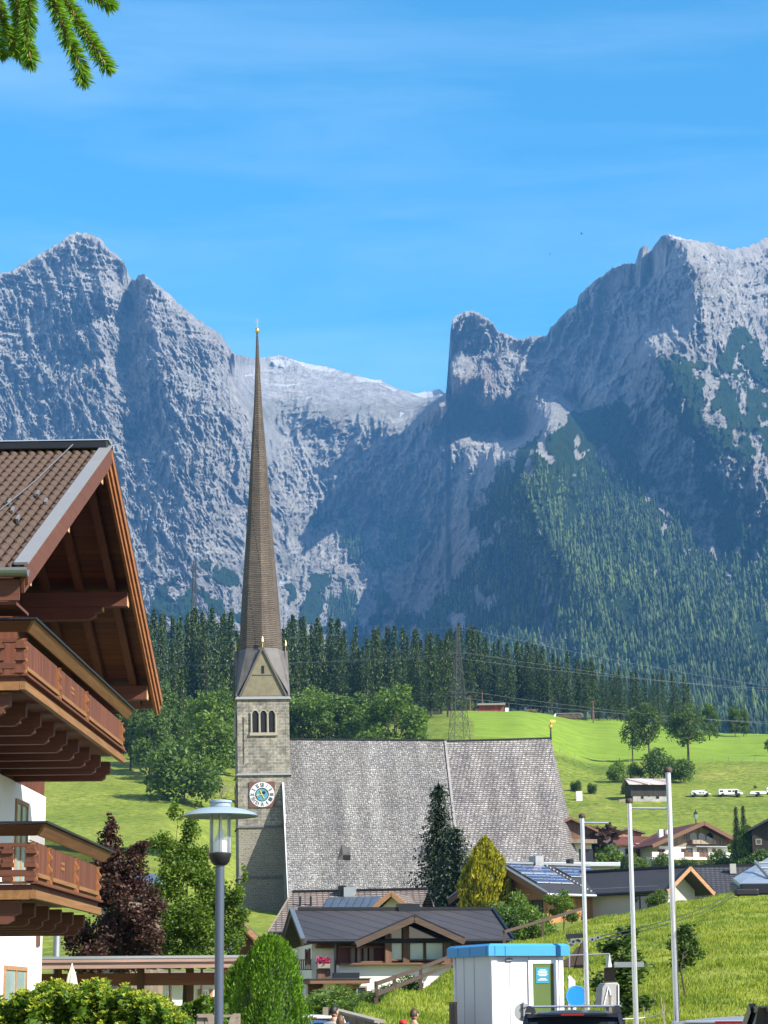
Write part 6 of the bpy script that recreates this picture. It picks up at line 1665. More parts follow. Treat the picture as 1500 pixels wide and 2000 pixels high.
# hedge of broad glossy leaves at the lower left
r_ = np.random.RandomState(8)
hx0, hx1, hD = -30, 372, 19.0
k = mpp(hD, 1960)
def hedge(name, px0, px1, D, top, n, depth, size, lab, tips=True, mat='hedge_leaves', seed=1):
    r = np.random.RandomState(seed)
    c0 = P((px0+px1)/2, 1990, D); c0.z = 0
    e_ = empty(name, c0, 0, lab, 'hedge')
    px = px0 + (px1-px0)*r.rand(n); yy = D + depth*(r.rand(n)-.3)
    zt = np.array([P(a, top(a), D).z for a in px]) + .16*fbm(px*.035, px*0+1.7, 3, seed+5)
    fr = r.rand(n)
    z = zt*(1 - .9*fr**1.6)
    x = np.array([P(a, 1950, D).x for a in px]) - c0.x
    bulge = .42*fbm(px*.030, z*1.6, 3, seed) + .16*fbm(px*.12, z*6, 2, seed+1)
    p = np.stack([x, yy - c0.y - bulge - .25*fr, z], -1)
    Vv, Ff = leaf_quads(p, size, seed+3, .9, 2.0)
    link_mesh('foliage', np_mesh('foliage', Vv, Ff, M[mat]), e_)
    if tips:
        nt_ = n//16; q = p[r.choice(n, nt_)]; q = q[(q[:, 2] > .62*zt.mean())]
        C, D_, N_ = [], [], []
        for s_ in q:
            for j in range(7):
                a = 6.283*j/7 + r.rand(); d = np.array([math.cos(a), math.sin(a)-.2, .5+r.rand()*.5]); d /= np.linalg.norm(d)
                C.append(s_ + d*size*.75 + np.array([0, -.06, .03])); D_.append(d); N_.append(np.array([0, -.3, 1]))
        n2 = len(C)
        Vv, Ff = oriented_quads(np.array(C), np.array(D_), np.array(N_)+r.randn(n2, 3)*.2, size*(1.2+.7*r.rand(n2)), size*(.6+.3*r.rand(n2)))
        link_mesh('young_leaves', np_mesh('young_leaves', Vv, Ff, M['hedge_tips']), e_)
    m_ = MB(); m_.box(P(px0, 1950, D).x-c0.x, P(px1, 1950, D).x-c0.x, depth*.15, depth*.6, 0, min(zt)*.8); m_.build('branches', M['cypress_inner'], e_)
    return e_
hedge('leafy_hedge', -40, 366, 19, topf([(-40,1972),(30,1960),(60,1948),(90,1938),(130,1926),(170,1930),(210,1948),(260,1944),(310,1950),(340,1968),(366,1985)]), 46000, .9, .030, 'leafy hedge with yellow green shoots at the lower left', True, 'hedge_leaves', 21)
hedge('clipped_hedge', 340, 440, 36, topf([(340,1958),(400,1952),(440,1958)]), 9000, .8, .04, 'dark clipped hedge between the leafy hedge and the lamp post', False, 'hedge_leaves', 31)
sp_ = P(163, 1912, 19); 
V1, F1 = leaf_quads(np.array([[0,0,0]]) + np.random.RandomState(2).randn(46, 3)*.045, .085, 6, .8, 2.0)
# shrubs on and around the slope
def shrub(px, D, yt, wd, lab, k_=1, base=None, grp='shrubs along the meadow slope'):
    return tree_at(px, D, yt, BUSH[k_], 3.1, 'bush', lab, grp, 'bush', wd, base)
shrub(1000, 128, 1742, .75, 'loose light green bush right below the golden cypress', 1)
shrub(1038, 122, 1768, .95, 'round yellow green bush in front of the larch house', 1)
shrub(985, 124, 1765, .8, 'small leafy bush at the foot of the golden cypress', 2)
shrub(1285, 138, 1738, .9, 'bush below the pale timber gable', 0)
for px, D, yt, w_, lb in ((648,100,1926,1.5,'low rounded shrub beside the glazed house entrance'), (684,96,1940,1.2,'shrub between entrance and fence'), (716,92,1936,1.2,'yellow green shrub below the white wall'), (628,104,1932,1.3,'clipped low shrub at the entrance steps'), (742,86,1928,.9,'shrub overgrowing the fence at its lower end'), (770,88,1916,.9,'shrub overgrowing the fence in front of the white wall'), (800,90,1902,.8,'tall weeds at the upper part of the fence')):
    shrub(px, D, yt, w_, lb, 2 if px > 735 else 1)
rs_ = [broad_meshes(330+i, bb, 2300, .058, 'sapling_leaves', trunk_r=.03, shell=.2) for i, bb in enumerate((
    [(0,0,1.7,.25,.25,.35), (-.12,0,1.3,.3,.3,.35), (.16,0,.95,.32,.3,.35), (.0,.1,.55,.28,.28,.3), (-.1,0,1.95,.15,.15,.2)],
    [(0,0,1.6,.30,.3,.25), (-.22,0,1.35,.28,.25,.25), (.22,.1,1.25,.3,.25,.3), (0,.1,1.0,.34,.3,.28), (-.3,0,1.7,.16,.15,.18)]))]
tree_at(1222, 57, 1812, rs_[0], 2.1, 'sapling', 'dense leafy sapling left of the middle flagpole base', 'saplings on the slope', wid=1.75)
tree_at(1345, 63, 1805, rs_[1], 1.9, 'sapling', 'slim sapling with a bare stem on the grassy slope at right', 'saplings on the slope', wid=1.1)
rs2 = broad_meshes(340, blobset(44, 3.0, 2.3, 9, .35), 4200, .085, 'birch_leaves', trunk_r=.05, shell=.3)
tree_at(1100, 116, 1735, rs2, 2.9, 'small_tree', 'young round tree with thin trunk before the larch house', wid=1.0)
# around the far houses
gf = 'garden plants around the far houses'
for px, D, yt, k_, lb, nm in ((1165,322,1628,1,'bright green garden tree between the two left flagpoles','bush'), (1242,316,1666,1,'pale blossoming shrub below the red roofed house','bush'), (1302,312,1668,0,'shrub beneath the white parapet','bush'), (1345,312,1676,2,'shrub in front of the far chalet ground floor','bush'), (1412,312,1662,0,'round shrub at the right corner of the far chalet','bush'), (1380,312,1682,2,'low shrub before the far chalet','bush'), (1484,300,1660,0,'shrub before the black timber house','bush')):
    tree_at(px, D, yt, BUSH[k_], 3.1, nm, lb, gf, 'bush')
for px, D, yt, H_, lb in ((1443,312,1574,9,'left one of the two slim dark conifers beside the far chalet'), (1457,316,1572,9,'right one of the two slim dark conifers beside the far chalet')):
    tree_at(px, D, yt, e1, 10.1, 'dark_conifer', lb, 'slim conifers beside the far chalet', wid=.7)
tree_at(1462, 304, 1614, e3 if False else cypress_mesh(309, 5, 1.6, 3000, .45, 'broad_leaves', 'cypress_inner', .7), 5.05, 'round_cypress', 'dense oval evergreen between far chalet and black house', wid=1.1).children[1].name = 'inner_foliage'
tree_at(1220, 314, 1672, cypress_mesh(312, 3, .6, 900, .3, 'spruce_dark', 'cypress_inner', .7), 3.05, 'round_cypress', 'small dark cypress below the red roofed house', wid=1).children[1].name = 'inner_foliage'
tree_at(1163, 319, 1606, broad_meshes(313, [(0,0,2.4,1.4,1.2,.9),(.8,0,2.2,.9,.9,.6),(-.9,0,2.3,.8,.8,.6)], 900, .28, 'copper_leaves', trunk_r=.08), 3.2, 'red_maple', 'dark red maple at the corner of the brown timber house', wid=1).name = 'red_maple'

# meadow grass standing on the near slope
r_ = np.random.RandomState(17)
n = 250000
px = 655 + 900*r_.rand(n); D = 46 + 82*r_.rand(n)**1.25
Xw = (px-750)/FPX*D/.985*math.cos(PITCH)
zz = gz_world(Xw, D); cl = fbm(Xw*.35, D*.35, 4, 3)
kp = (zz > .12) & (r_.rand(n) < .75 + cl*.8)
Xw, D, zz, cl = Xw[kp], D[kp], zz[kp], cl[kp]; n = len(Xw)
hgt = (.055 + .12*r_.rand(n)) * (1 + .9*cl.clip(-.5, .8))
a = r_.rand(n)*6.283; w_ = .008 + .011*r_.rand(n)
lean = np.stack([r_.randn(n)*.12 + .05, r_.randn(n)*.12], -1)*hgt[:, None]*1.6
bs = np.stack([Xw, D, zz-.03], -1); sd = np.stack([np.cos(a)*w_, np.sin(a)*w_, 0*a], -1)
md = bs + np.stack([lean[:, 0]*.35, lean[:, 1]*.35, hgt*.6], -1); tp = bs + np.stack([lean[:, 0], lean[:, 1], hgt], -1)
Vv = np.stack([bs-sd, bs+sd, md+sd*.8, tp, md-sd*.8], 1).reshape(-1, 3)
Ff = np.arange(n*5).reshape(n, 5)
gs = link_mesh('meadow_grass', np_mesh('meadow_grass', Vv, Ff, M['grass_blades']))
patchy(M['grass_blades'], .35, (.62, .74, .70), (1.32, 1.16, 1.0))
tag(gs, 'tall uncut grass covering the near meadow slope', 'grass', kind='stuff')
# young spruce branches hanging in at the top left
D0 = 4.0
hub = P(-60, -160, D0)
sb = empty('spruce_branch', hub, 0, 'fresh green spruce branch hanging into the picture at the top left', 'branch')
k = mpp(D0, 50)
def needles(pts, seed, lab=None, ln=.029):
    r = np.random.RandomState(seed)
    P_ = [np.array(P(a, b, D0 + d) - hub) for a, b, d in pts]
    C, D_, N_ = [], [], []
    for i in range(len(P_)-1):
        a, b = P_[i], P_[i+1]; L_ = np.linalg.norm(b-a); ax = (b-a)/L_
        m_ = int(L_/.00022)
        for j in range(m_):
            u = (j + r.rand())/m_; c = a + (b-a)*u
            q = r.randn(3); q -= ax*(q@ax); q /= np.linalg.norm(q)
            if q[2] < -.3 and r.rand() < .3: q[2] *= -1
            d = ax*(.62+.3*r.rand()) + q*(.9); d /= np.linalg.norm(d)
            C.append(c + d*ln*.5); D_.append(d); N_.append(r.randn(3))
    for j in range(60):
        ax = (P_[-1]-P_[-2]); ax /= np.linalg.norm(ax); d = ax + r.randn(3)*.35; d /= np.linalg.norm(d)
        C.append(P_[-1] + d*ln*.4); D_.append(d); N_.append(r.randn(3))
    n_ = len(C); lnv = ln*(.75+.4*r.rand(n_))
    Vq, Fq_ = oriented_quads(np.array(C), np.array(D_), np.array(N_), lnv, np.full(n_, .0030))
    tw = MB(); tw.path([Vector(p) for p in P_], [.004-.0022*i/len(P_) for i in range(len(P_))], 6)
    t_ = tw.build('twig', M['larch_plain'], sb)
    link_mesh('needles', np_mesh('needles', Vq, Fq_, M['young_spruce']), t_)
needles([(60,-160,.02),(90,-60,0),(108,10,-.02),(130,70,-.03),(150,110,-.03),(162,152,-.02)], 1)
needles([(108,-30,.05),(140,20,.04),(165,60,.02),(190,100,.01),(208,128,.01)], 2)
needles([(40,-140,-.05),(58,-40,-.04),(56,30,-.05),(52,80,-.05),(60,118,-.05)], 3)
needles([(-20,-80,.03),(-4,0,.03),(6,50,.02),(30,95,.03),(50,112,.02)], 4)
needles([(20,-120,.08),(30,-20,.08),(38,40,.07),(30,90,.07)], 5)
needles([(110,-60,.10),(160,-22,.1),(190,-6,.1),(212,8,.1)], 6)
needles([(-60,-40,-.02),(-30,20,-.02),(-8,70,-.02),(0,100,-.02)], 7)
lb_ = MB(); lb_.path([Vector((-2.6, 1.2, .55)), Vector((-1.2, .5, .30)), Vector((-.3, .1, .08)), Vector(P(40,-140,D0)-hub), Vector(P(110,-60,D0)-hub)], [.07, .045, .022, .012, .005], 8)
lb_.build('limb', M['bark'], sb)

# =================================================================== STREET FURNITURE, VEHICLES, PEOPLE
M['lamp_blue'] = m_plain('blue_grey_lacquer', (0.085, 0.105, 0.145), 0.38, .3, .06)
M['lamp_hat'] = m_plain('pale_blue_grey_enamel', (0.27, 0.34, 0.39), 0.35, 0.0, .04)
t = NT('clear_lamp_glass'); t.b.inputs['Roughness'].default_value = .04
tr_ = t.n('BsdfTransparent'); mx_ = t.n('MixShader'); fr_ = t.n('Fresnel'); fr_.inputs['IOR'].default_value = 1.5
t.b.inputs['Base Color'].default_value = (.8, .85, .85, 1)
t.l(t.math('ADD', fr_.outputs[0], .10), mx_.inputs[0]); t.l(tr_.outputs[0], mx_.inputs[1]); t.l(t.b.outputs[0], mx_.inputs[2]); t.l(mx_.outputs[0], t.o.inputs['Surface'])
M['clear'] = t.m
M['booth_blue'] = m_plain('booth_blue_fascia', (0.055, 0.30, 0.62), .4, 0, .05)
M['booth_white'] = m_plain('booth_white_panel', (0.70, 0.72, 0.74), .45, 0, .03)
M['booth_glass'] = m_plain('green_reflection_door_glass', (0.12, 0.17, 0.06), .12, 0, .15)  # green stands for what the glass reflects, put into its colour
M['sign_teal'] = m_plain('teal_notice', (0.03, 0.24, 0.33), .5, 0, .06)
M['sign_blue'] = m_plain('sign_blue', (0.015, 0.22, 0.58), .4, 0, .04)
M['tarp'] = m_plain('grey_tarpaulin', (0.33, 0.33, 0.32), .6, 0, .12, 3, .3)
M['rust'] = m_plain('rusty_steel', (0.085, 0.062, 0.045), .7, .3, .3)
M['clearish'] = m_plain('dull_grey_disc', (0.36, 0.37, 0.36), .5, .2, .12)

# ---- street lamps
k = mpp(27, 1620); lx = P(428, 1900, 27)
def LH(py): return P(428, py, 27).z
lamp = empty('street_lamp', (lx.x, 27, 0), 0, 'tall blue grey street lamp with glass cylinder and flat hat, near the viewer', 'street lamp', 'street lamps')
mb = MB(); mb.lathe([(.054, 0), (.054, LH(1683)), ], n=20); mb.box(-.075, -.05, -.02, .02, .6, .95); mb.build('pole', M['lamp_blue'], lamp, True)
mb = MB(); mb.lathe([(.075, LH(1690)), (.11, LH(1684)), (.125, LH(1676)), (.135, LH(1671)), (.135, LH(1667)), (.11, LH(1666))], n=24); mb.build('socket', M['black'], lamp, True)
mb = MB(); z0, z1 = LH(1666), LH(1584)
n_ = 28; vs = []; 
for r_, z in ((.128, z0), (.128, z1)):
    for i in range(n_): vs.append((r_*math.cos(2*math.pi*i/n_), r_*math.sin(2*math.pi*i/n_), z))
mb.add(vs, [(i, (i+1) % n_, n_+(i+1) % n_, n_+i) for i in range(n_)]); mb.build('glass_cylinder', M['clear'], lamp, True)
mb = MB(); mb.lathe([(.082, z0+.01), (.082, LH(1646)), (.062, LH(1637)), (.03, LH(1628)), (.020, LH(1612)), (.012, z1)], n=20); mb.build('lamp_reflector', M['white_paint'], lamp, True)
for i in range(3):
    a = 2*math.pi*i/3+.5; mb = MB(); mb.tube((.118*math.cos(a), .118*math.sin(a), z0), (.118*math.cos(a), .118*math.sin(a), z1), .006, n=6); mb.build('rod', M['steel'], lamp)
mb = MB(); mb.lathe([(.02, LH(1590)+.0), (.30, LH(1591)), (.455, LH(1595)), (.462, LH(1594)), (.40, LH(1587)), (.28, LH(1581)), (.15, LH(1577)), (.05, LH(1576))], n=40); mb.build('lamp_hat', M['lamp_hat'], lamp, True)
mb = MB(); mb.lathe([(.125, LH(1576)), (.125, LH(1569)), (.140, LH(1568)), (.140, LH(1564)), (.12, LH(1563))], n=24); mb.build('top_cap', M['lamp_hat'], lamp, True)
l2 = copy_tree(lamp); l2.location = (P(450, 1900, 80).x, 80, -.2 + gz(450, 80))
l2['label'] = 'far street lamp whose hat shows above the pergola roof beside the cypress'

# ---- pergola with flat roof
D = 46.0; k = mpp(D, 1880); o = P(290, 1890, D); pg = empty('pergola', (o.x, D, 0), 0, 'long flat roofed timber carport behind the leafy hedge', 'carport')
X = lambda px: (px-290)*k
H = lambda py: P(290, py, D).z
mb = MB(); mb.box(X(40), X(482), -.1, 5.5, H(1872), H(1867)); rf = mb.build('roof', M['pale_metal'], pg)
mb = MB(); mb.box(X(40), X(482), -.05, .0, H(1891), H(1872.3)); mb.box(X(40), X(483), -.09, -.055, H(1879), H(1871.5)); mb.build('fascia', M['pale_fascia'], pg)
for i in range(16):
    x = X(60+i*27); mb = MB(); mb.box(x-.04, x+.04, .02, 5.4, H(1886), H(1873)); mb.build('rafter', M['chalet_wood_y'], rf)
mb = MB()
for a, b in ((60, 262), (268, 416)): mb.box(X(a), X(b), 1.0, 1.05, H(1924), H(1899))
mb.build('board_panel', M['pergola_wood'], pg)
for px, y in ((265, .98), (100, .98), (352, 2.4), (438, .6)):
    mb = MB(); mb.box(X(px)-.07, X(px)+.07, y-.07, y+.07, 0, H(1890)); mb.build('post', M['larch_plain'] if px == 438 else M['old_wood_v'], pg)
o = P(362, 1950, 50); tk = MB(); tk.tube((0,0,0), (.05,0,2.3), .12, .10, 9); e = empty('old_trunk_post', (o.x, 50, 0), 0, 'thick bark covered trunk standing under the carport', 'post'); tk.build('trunk', M['bark'], e)
o = P(111, 1830, 50); e = empty('grey_post', (o.x, 50, 0), 0, 'grey metal post rising behind the carport next to the chalet wall', 'post')
mb = MB(); mb.tube((0,0,0), (0,0,P(111,1806,50).z), .075, .075, 12); mb.build('pole', M['steel'], e, True)
mb = MB(); mb.lathe([(.09, 0), (.09, .05), (.075, .08)], (0,0,P(111,1806,50).z-.02), 12); mb.build('cap', M['dark_metal'], e)
# ---- closed parasol
o = P(140, 1925, 38); e = empty('closed_parasol', (o.x, 38, 0), 0, 'closed pale green and white parasol in front of the carport', 'parasol')
M['parasol'] = m_brick('pale_green_stripes', (.50, .58, .40), (.70, .72, .62), (.50, .58, .40), .16, 30, .0, .1, .8, 0, .1, 1, off=0)
zt = P(140, 1889, 38).z
vs = []; n_ = 24; prof_ = [(.17, zt-1.1), (.155, zt-.75), (.11, zt-.4), (.06, zt-.12), (.02, zt)]
for r_, z in prof_:
    for i in range(n_): q = r_*(1 + (.14 if i % 3 == 0 else -.10 if i % 3 == 1 else 0)); vs.append((q*math.cos(2*math.pi*i/n_), q*math.sin(2*math.pi*i/n_), z))
mb = MB(); mb.add(vs, [(kk_*n_+i, kk_*n_+(i+1) % n_, (kk_+1)*n_+(i+1) % n_, (kk_+1)*n_+i) for kk_ in range(len(prof_)-1) for i in range(n_)]); mb.build('folded_canopy', M['parasol'], e)
mb = MB(); mb.tube((0,0,0), (0,0,zt+.06), .02, .012, 8); mb.build('pole', M['white_paint'], e)
# ---- timber fence between hedge and cypress
o = P(420, 1985, 31); e = empty('timber_fence', (o.x, 31, 0), 0, 'grey timber rail fence with crossed braces behind the lamp post', 'fence')
k = mpp(31, 1985); H = lambda py: P(420, py, 31).z
for px in (392, 408, 462): mb = MB(); mb.box((px-420)*k-.05, (px-420)*k+.05, -.05, .05, 0, H(1980)); mb.build('post', M['grey_wood'], e)
mb = MB(); mb.box((388-420)*k, (466-420)*k, -.09, -.055, H(1987), H(1982)); mb.box((388-420)*k, (466-420)*k, -.09, -.055, .4, .5); mb.build('rail', M['grey_wood'], e)
mb = MB(); mb.bar(((412-420)*k, -.12, .5), ((458-420)*k, -.12, H(1985)), .04, .08); mb.bar(((458-420)*k, -.16, .5), ((412-420)*k, -.16, H(1985)), .04, .08); mb.build('brace', M['grey_wood'], e)

# ---- lift booth
DBt = 45.0; o = P(963, 1950, DBt); bt = empty('lift_booth', (o.x, o.y, 0), R(20), 'white lift attendant booth with blue roof fascia and glazed door', 'booth')
def BH(py): return P(963, py, DBt).z
zt = BH(1866); W_, L_ = 1.50, 2.0
mb = MB(); mb.box(0, W_, 0, L_, .05, zt); body = mb.build('body', M['booth_white'], bt)
sm = MB()
for y in (.02, .95, 1.5): sm.box(-.006, -.0005, y, y+.012, .1, zt)
for x in (.02, .36, .78): sm.box(x, x+.01, -.006, -.0005, .1, zt)
sm.build('panel_joints', M['steel'], body)
for (x, y) in ((0, 0),):
    for q in ((-.03, .09, -.03, .06), (W_-.07, W_+.02, -.03, .05), (-.03, .05, L_-.05, L_+.02)): mb = MB(); mb.box(*q, .05, zt-.01); mb.build('corner_trim', M['white_paint'], bt)
mb = MB(); zr2 = BH(1843)
mb.hexa([(-.13,-.13,zt-.01),(W_+.13,-.13,zt-.01),(W_+.13,L_+.13,zt-.01),(-.13,L_+.13,zt-.01),(-.13,-.13,zr2-.05),(W_+.13,-.13,zr2-.05),(W_+.13,L_+.13,zr2-.05),(-.13,L_+.13,zr2-.05)])
mb.hexa([(-.13,-.13,zr2-.049),(W_+.13,-.13,zr2-.049),(W_+.13,L_+.13,zr2-.049),(-.13,L_+.13,zr2-.049),(-.06,-.06,zr2),(W_+.06,-.06,zr2),(W_+.06,L_+.06,zr2),(-.06,L_+.06,zr2)])
fs = mb.build('roof_fascia', M['booth_blue'], bt)
for x in (.0, .22, 1.32): sm = MB(); sm.box(x, x+.008, -.135, -.1305, zt, zr2-.05); sm.build('fascia_joint', M['dark_metal'], fs)
for y in (.0, .85, 1.5): sm = MB(); sm.box(-.135, -.1305, y, y+.008, zt, zr2-.05); sm.build('fascia_joint', M['dark_metal'], fs)
dz = BH(1882); dx0, dx1 = .85, 1.31
mb = MB(); mb.box(dx0-.09, dx0, -.035, -.002, .06, dz+.07); mb.box(dx1, dx1+.09, -.035, -.002, .06, dz+.07); mb.box(dx0, dx1, -.035, -.002, dz, dz+.07); dr = mb.build('door', M['white_paint'], bt)
mb = MB(); mb.box(dx0+.01, dx1-.01, -.02, -.003, .1, dz-.005); mb.build('pane', M['booth_glass'], dr)
nz0, nz1 = BH(1921), BH(1890)
mb = MB(); mb.box(dx0+.07, dx1-.11, -.03, -.021, nz0, nz1); nt_ = mb.build('notice', M['sign_teal'], dr)
mb = MB()
for i, wv in enumerate((.5, .8, .7, .85, .6, 0, .5, .8)):
    if wv: zz = nz1-.05-i*(nz1-nz0-.08)/8; mb.box(dx0+.23-.15*wv, dx0+.23+.11*wv, -.033, -.0305, zz, zz+.012)
mb.build('printed_lines', M['white_paint'], nt_)
mb = MB(); mb.box(.28, .42, -.03, -.008, BH(1878), BH(1872)); mb.build('plate', M['clock_red'], bt)
mb = MB(); mb.box(.285, .415, -.034, -.031, BH(1876.3), BH(1874.2)); mb.build('plate_lettering', M['white_paint'], bt)
o = P(885, 1975, 46); e = empty('wooden_post', (o.x, 46, 0), R(10), 'weathered square post at the left corner of the booth', 'post'); mb = MB(); mb.box(-.07, .07, -.07, .07, 0, P(885, 1960, 46).z); mb.box(-.08, .08, -.08, .08, P(885, 1960, 46).z+.002, P(885, 1960, 46).z+.03); mb.build('post', M['grey_wood_v'], e)
# ---- round blue board and things beside the booth
o = P(1126, 1946, 46.4); e = empty('round_sign', (o.x, o.y, 0), R(4), 'round blue board standing right beside the booth', 'sign')
zc_ = o.z; rr_ = 21*mpp(46.4, 1946)
def disc(c, r, y0, y1, n=36, sx=1):
    mb = MB(); mb.prism([(c[0]+r*math.cos(2*math.pi*i/n), y0, c[2]+r*math.sin(2*math.pi*i/n)) for i in range(n)], (0, y1-y0, 0)); return mb
disc((0,0,zc_), rr_, -.015, .015).build('board', M['sign_blue'], e)
M['sign_light'] = m_plain('sign_light_blue', (0.10, 0.38, 0.72), .4, 0, .05)
mb = MB()
for i in range(36):
    a, b = 2*math.pi*i/36, 2*math.pi*(i+1)/36
    mb.prism([(rr_*.90*math.cos(a), -.022, zc_+rr_*.90*math.sin(a)), (rr_*.96*math.cos(a), -.022, zc_+rr_*.96*math.sin(a)), (rr_*.96*math.cos(b), -.022, zc_+rr_*.96*math.sin(b)), (rr_*.90*math.cos(b), -.022, zc_+rr_*.90*math.sin(b))], (0, .006, 0))
mb.build('rim', M['sign_light'], e)
for sx in (-.1, .1): mb = MB(); mb.box(sx-.02, sx+.02, .016, .05, 0, zc_); mb.build('leg', M['old_wood_v'], e)
o = P(1114, 1925, 48); e = empty('grey_cabinet', (o.x, 48, 0), R(-12), 'pale grey control cabinet half hidden behind the round blue board', 'cabinet')
mb = MB(); mb.hexa([(-.10,-.1,.0),(.12,-.1,0),(.12,.12,0),(-.10,.12,0),(-.03,-.1,P(1114,1904,48).z-.05),(.09,-.1,P(1114,1904,48).z-.12),(.09,.12,P(1114,1904,48).z-.12),(-.03,.12,P(1114,1904,48).z)]); mb.build('housing', M['booth_white'], e, bevel=.01)
mb = MB(); mb.box(-.02, .07, -.112, -.101, .9, 1.2); mb.build('hatch', M['steel'], e)
o = P(1187, 1960, 43); e = empty('covered_machine', (o.x, 43, 0), R(14), 'machine under a grey tarpaulin hood right of the round board', 'machine')
k = mpp(43, 1945); zt = P(1187, 1919, 43).z; zb = P(1187, 1967, 43).z
mb = MB(); mb.prism([(-.20, -.16, zb), (.17, -.16, zb+.01), (.18, -.16, zt-.03), (.15, -.16, zt), (-.09, -.16, zt-.01), (-.16, -.16, zt-.10)], (0, .34, 0)); cv_ = mb.build('tarpaulin', M['tarp'], e, bevel=.025)
mb = MB(); mb.bar((-.14,-.175,zb+.03),(-.04,-.175,zt-.08), .015, .02); mb.bar((.02,-.175,zb+.02),(-.02,-.175,zt-.12), .015, .02); mb.bar((.15,-.172,zb),(.16,-.172,zt-.04), .02, .035); mb.build('lit_creases', M['booth_white'], cv_)  # white bars paint the sunlit right edge and fold highlights onto the tarpaulin
mb = MB(); mb.box(-.05, .05, -.05, .05, 0, zb); mb.build('stand', M['steel'], e)
o = P(1192, 1970, 41.5); e = empty('wooden_stake', (o.x, 41.5, 0), 0, 'pale wooden stake in front of the covered machine', 'stake'); mb = MB(); mb.box(-.025, .025, -.02, .02, 0, P(1192, 1946, 41.5).z); mb.box(-.03, .03, -.025, .025, P(1192, 1946, 41.5).z+.001, P(1192, 1946, 41.5).z+.02); mb.build('stake', M['grey_wood'], e)
o = P(1022, 1977, 40); e = empty('round_mirror', (o.x, 40, 0), R(6), 'round grey sign back on a thin pole before the booth wall', 'sign')
disc((0,0,o.z), 17.5*mpp(40,1977), -.012, .012).build('plate', M['clearish'], e)
mb = MB(); mb.tube((.0, -.035, 0), (.0, -.035, P(1022, 1957, 40).z), .016, n=8); mb.build('pole', M['steel'], e)
for dz_ in (-.08, .07): mb = MB(); mb.box(-.03, .03, -.05, -.013, o.z+dz_-.012, o.z+dz_+.012); mb.build('clamp', M['black'], e)

# ---- drag lift gantry
DL = 49.0; o = P(1132, 1900, DL); lf = empty('drag_lift_mast', (o.x, DL, 0), 0, 'rusty drag lift mast with pulley wheels and side platform behind the booth', 'lift mast')
def Q(px, py, d=0.0): p = P(px, py, DL+d); return (p.x-o.x, d, p.z)
zg = 0
mb = MB(); mb.prism([Q(1122,1891,-.12), Q(1145,1891,-.12), Q(1147,1838,-.12), Q(1137,1838,-.12)], (0, .24, 0)); mb.box(Q(1126,0)[0], Q(1144,0)[0], -.1, .1, -.2, Q(1132,1891)[2]-.002); mb.build('mast', M['rust'], lf)
mb = MB(); mb.prism([Q(1098,1889,-.1), Q(1121,1889,-.1), Q(1136,1850,-.1), Q(1131,1848,-.1), Q(1110,1872,-.1), Q(1098,1876,-.1)], (0, .2, 0)); mb.build('bracket', M['rust'], lf)
mb = MB(); mb.bar(Q(1106,1829), Q(1143,1827), .2, .09)
for i in range(9): mb.tube(Q(1107+i*4,1826), Q(1106+i*4,1817), .008, .004, 5)
hd_ = mb.build('pulley_head', M['black'], lf)
mb = MB(); mb.bar(Q(1108,1830), Q(1117,1848), .08, .06); mb.bar(Q(1142,1836), Q(1170,1831), .08, .05); mb.build('arm', M['steel'], lf)
for px, py, r_ in ((1120,1839,5.5),(1132,1838,5),(1157,1835,4.5),(1168,1831,4.5),(1127,1836,3.5)):
    c = Q(px, py, -.16); rr_ = r_*mpp(DL, 1838); w_ = disc((c[0], 0, c[2]), rr_, -.17, -.12, 18); wo = w_.build('pulley_wheel', M['steel'], lf); disc((c[0],0,c[2]), rr_*.5, -.178, -.171, 12).build('hub', M['black'], wo)
mb = MB(); mb.tube(Q(1112,1866,-.3), Q(1190,1863,-.3), .018); mb.tube(Q(1112,1866,.3), Q(1190,1863,.3), .018); mb.tube(Q(1190,1863,-.3), Q(1190,1863,.3), .018); mb.tube(Q(1190,1863,-.3), Q(1193,1889,-.3), .018); mb.tube(Q(1112,1862,-.3), Q(1112,1889,-.3), .018); mb.build('railing', M['steel'], lf)
mb = MB(); mb.box(Q(1146,0)[0], Q(1194,0)[0], -.32, .32, Q(1140,1890)[2], Q(1140,1880)[2]); mb.build('platform', M['steel'], lf)
mb = MB(); mb.prism([Q(1190,1864,-.33), Q(1195,1884,-.33), Q(1195,1889,-.33), Q(1188,1889,-.33)], (0, .66, 0)); mb.build('end_plate', M['booth_white'], lf)
def cable(name, pts, r, lab, grp, m_='black', sag=0.0):
    P_ = [Vector(p) for p in pts]; fine = []
    for i in range(len(P_)-1):
        n_ = 10
        for j in range(n_ + (i == len(P_)-2)):
            u = j/n_; q = P_[i].lerp(P_[i+1], u); q.z -= sag*4*u*(1-u); fine.append(q)
    mb = MB(); mb.path([q - P_[0] for q in fine], [r]*len(fine), 5)
    ob = mb.build(name, M[m_], None); ob.location = P_[0]
    return tag(ob, lab, 'cable', grp)
cable('lift_cable', [P(1170,1829,49), P(1445,1733,127), P(1600,1690,150)], .013, 'upper one of the two lift cables rising over the meadow slope', 'lift cables', sag=.3)
cable('lift_cable', [P(1170,1836,49), P(1445,1741,127), P(1600,1700,150)], .013, 'lower one of the two lift cables rising over the meadow slope', 'lift cables', sag=.3)

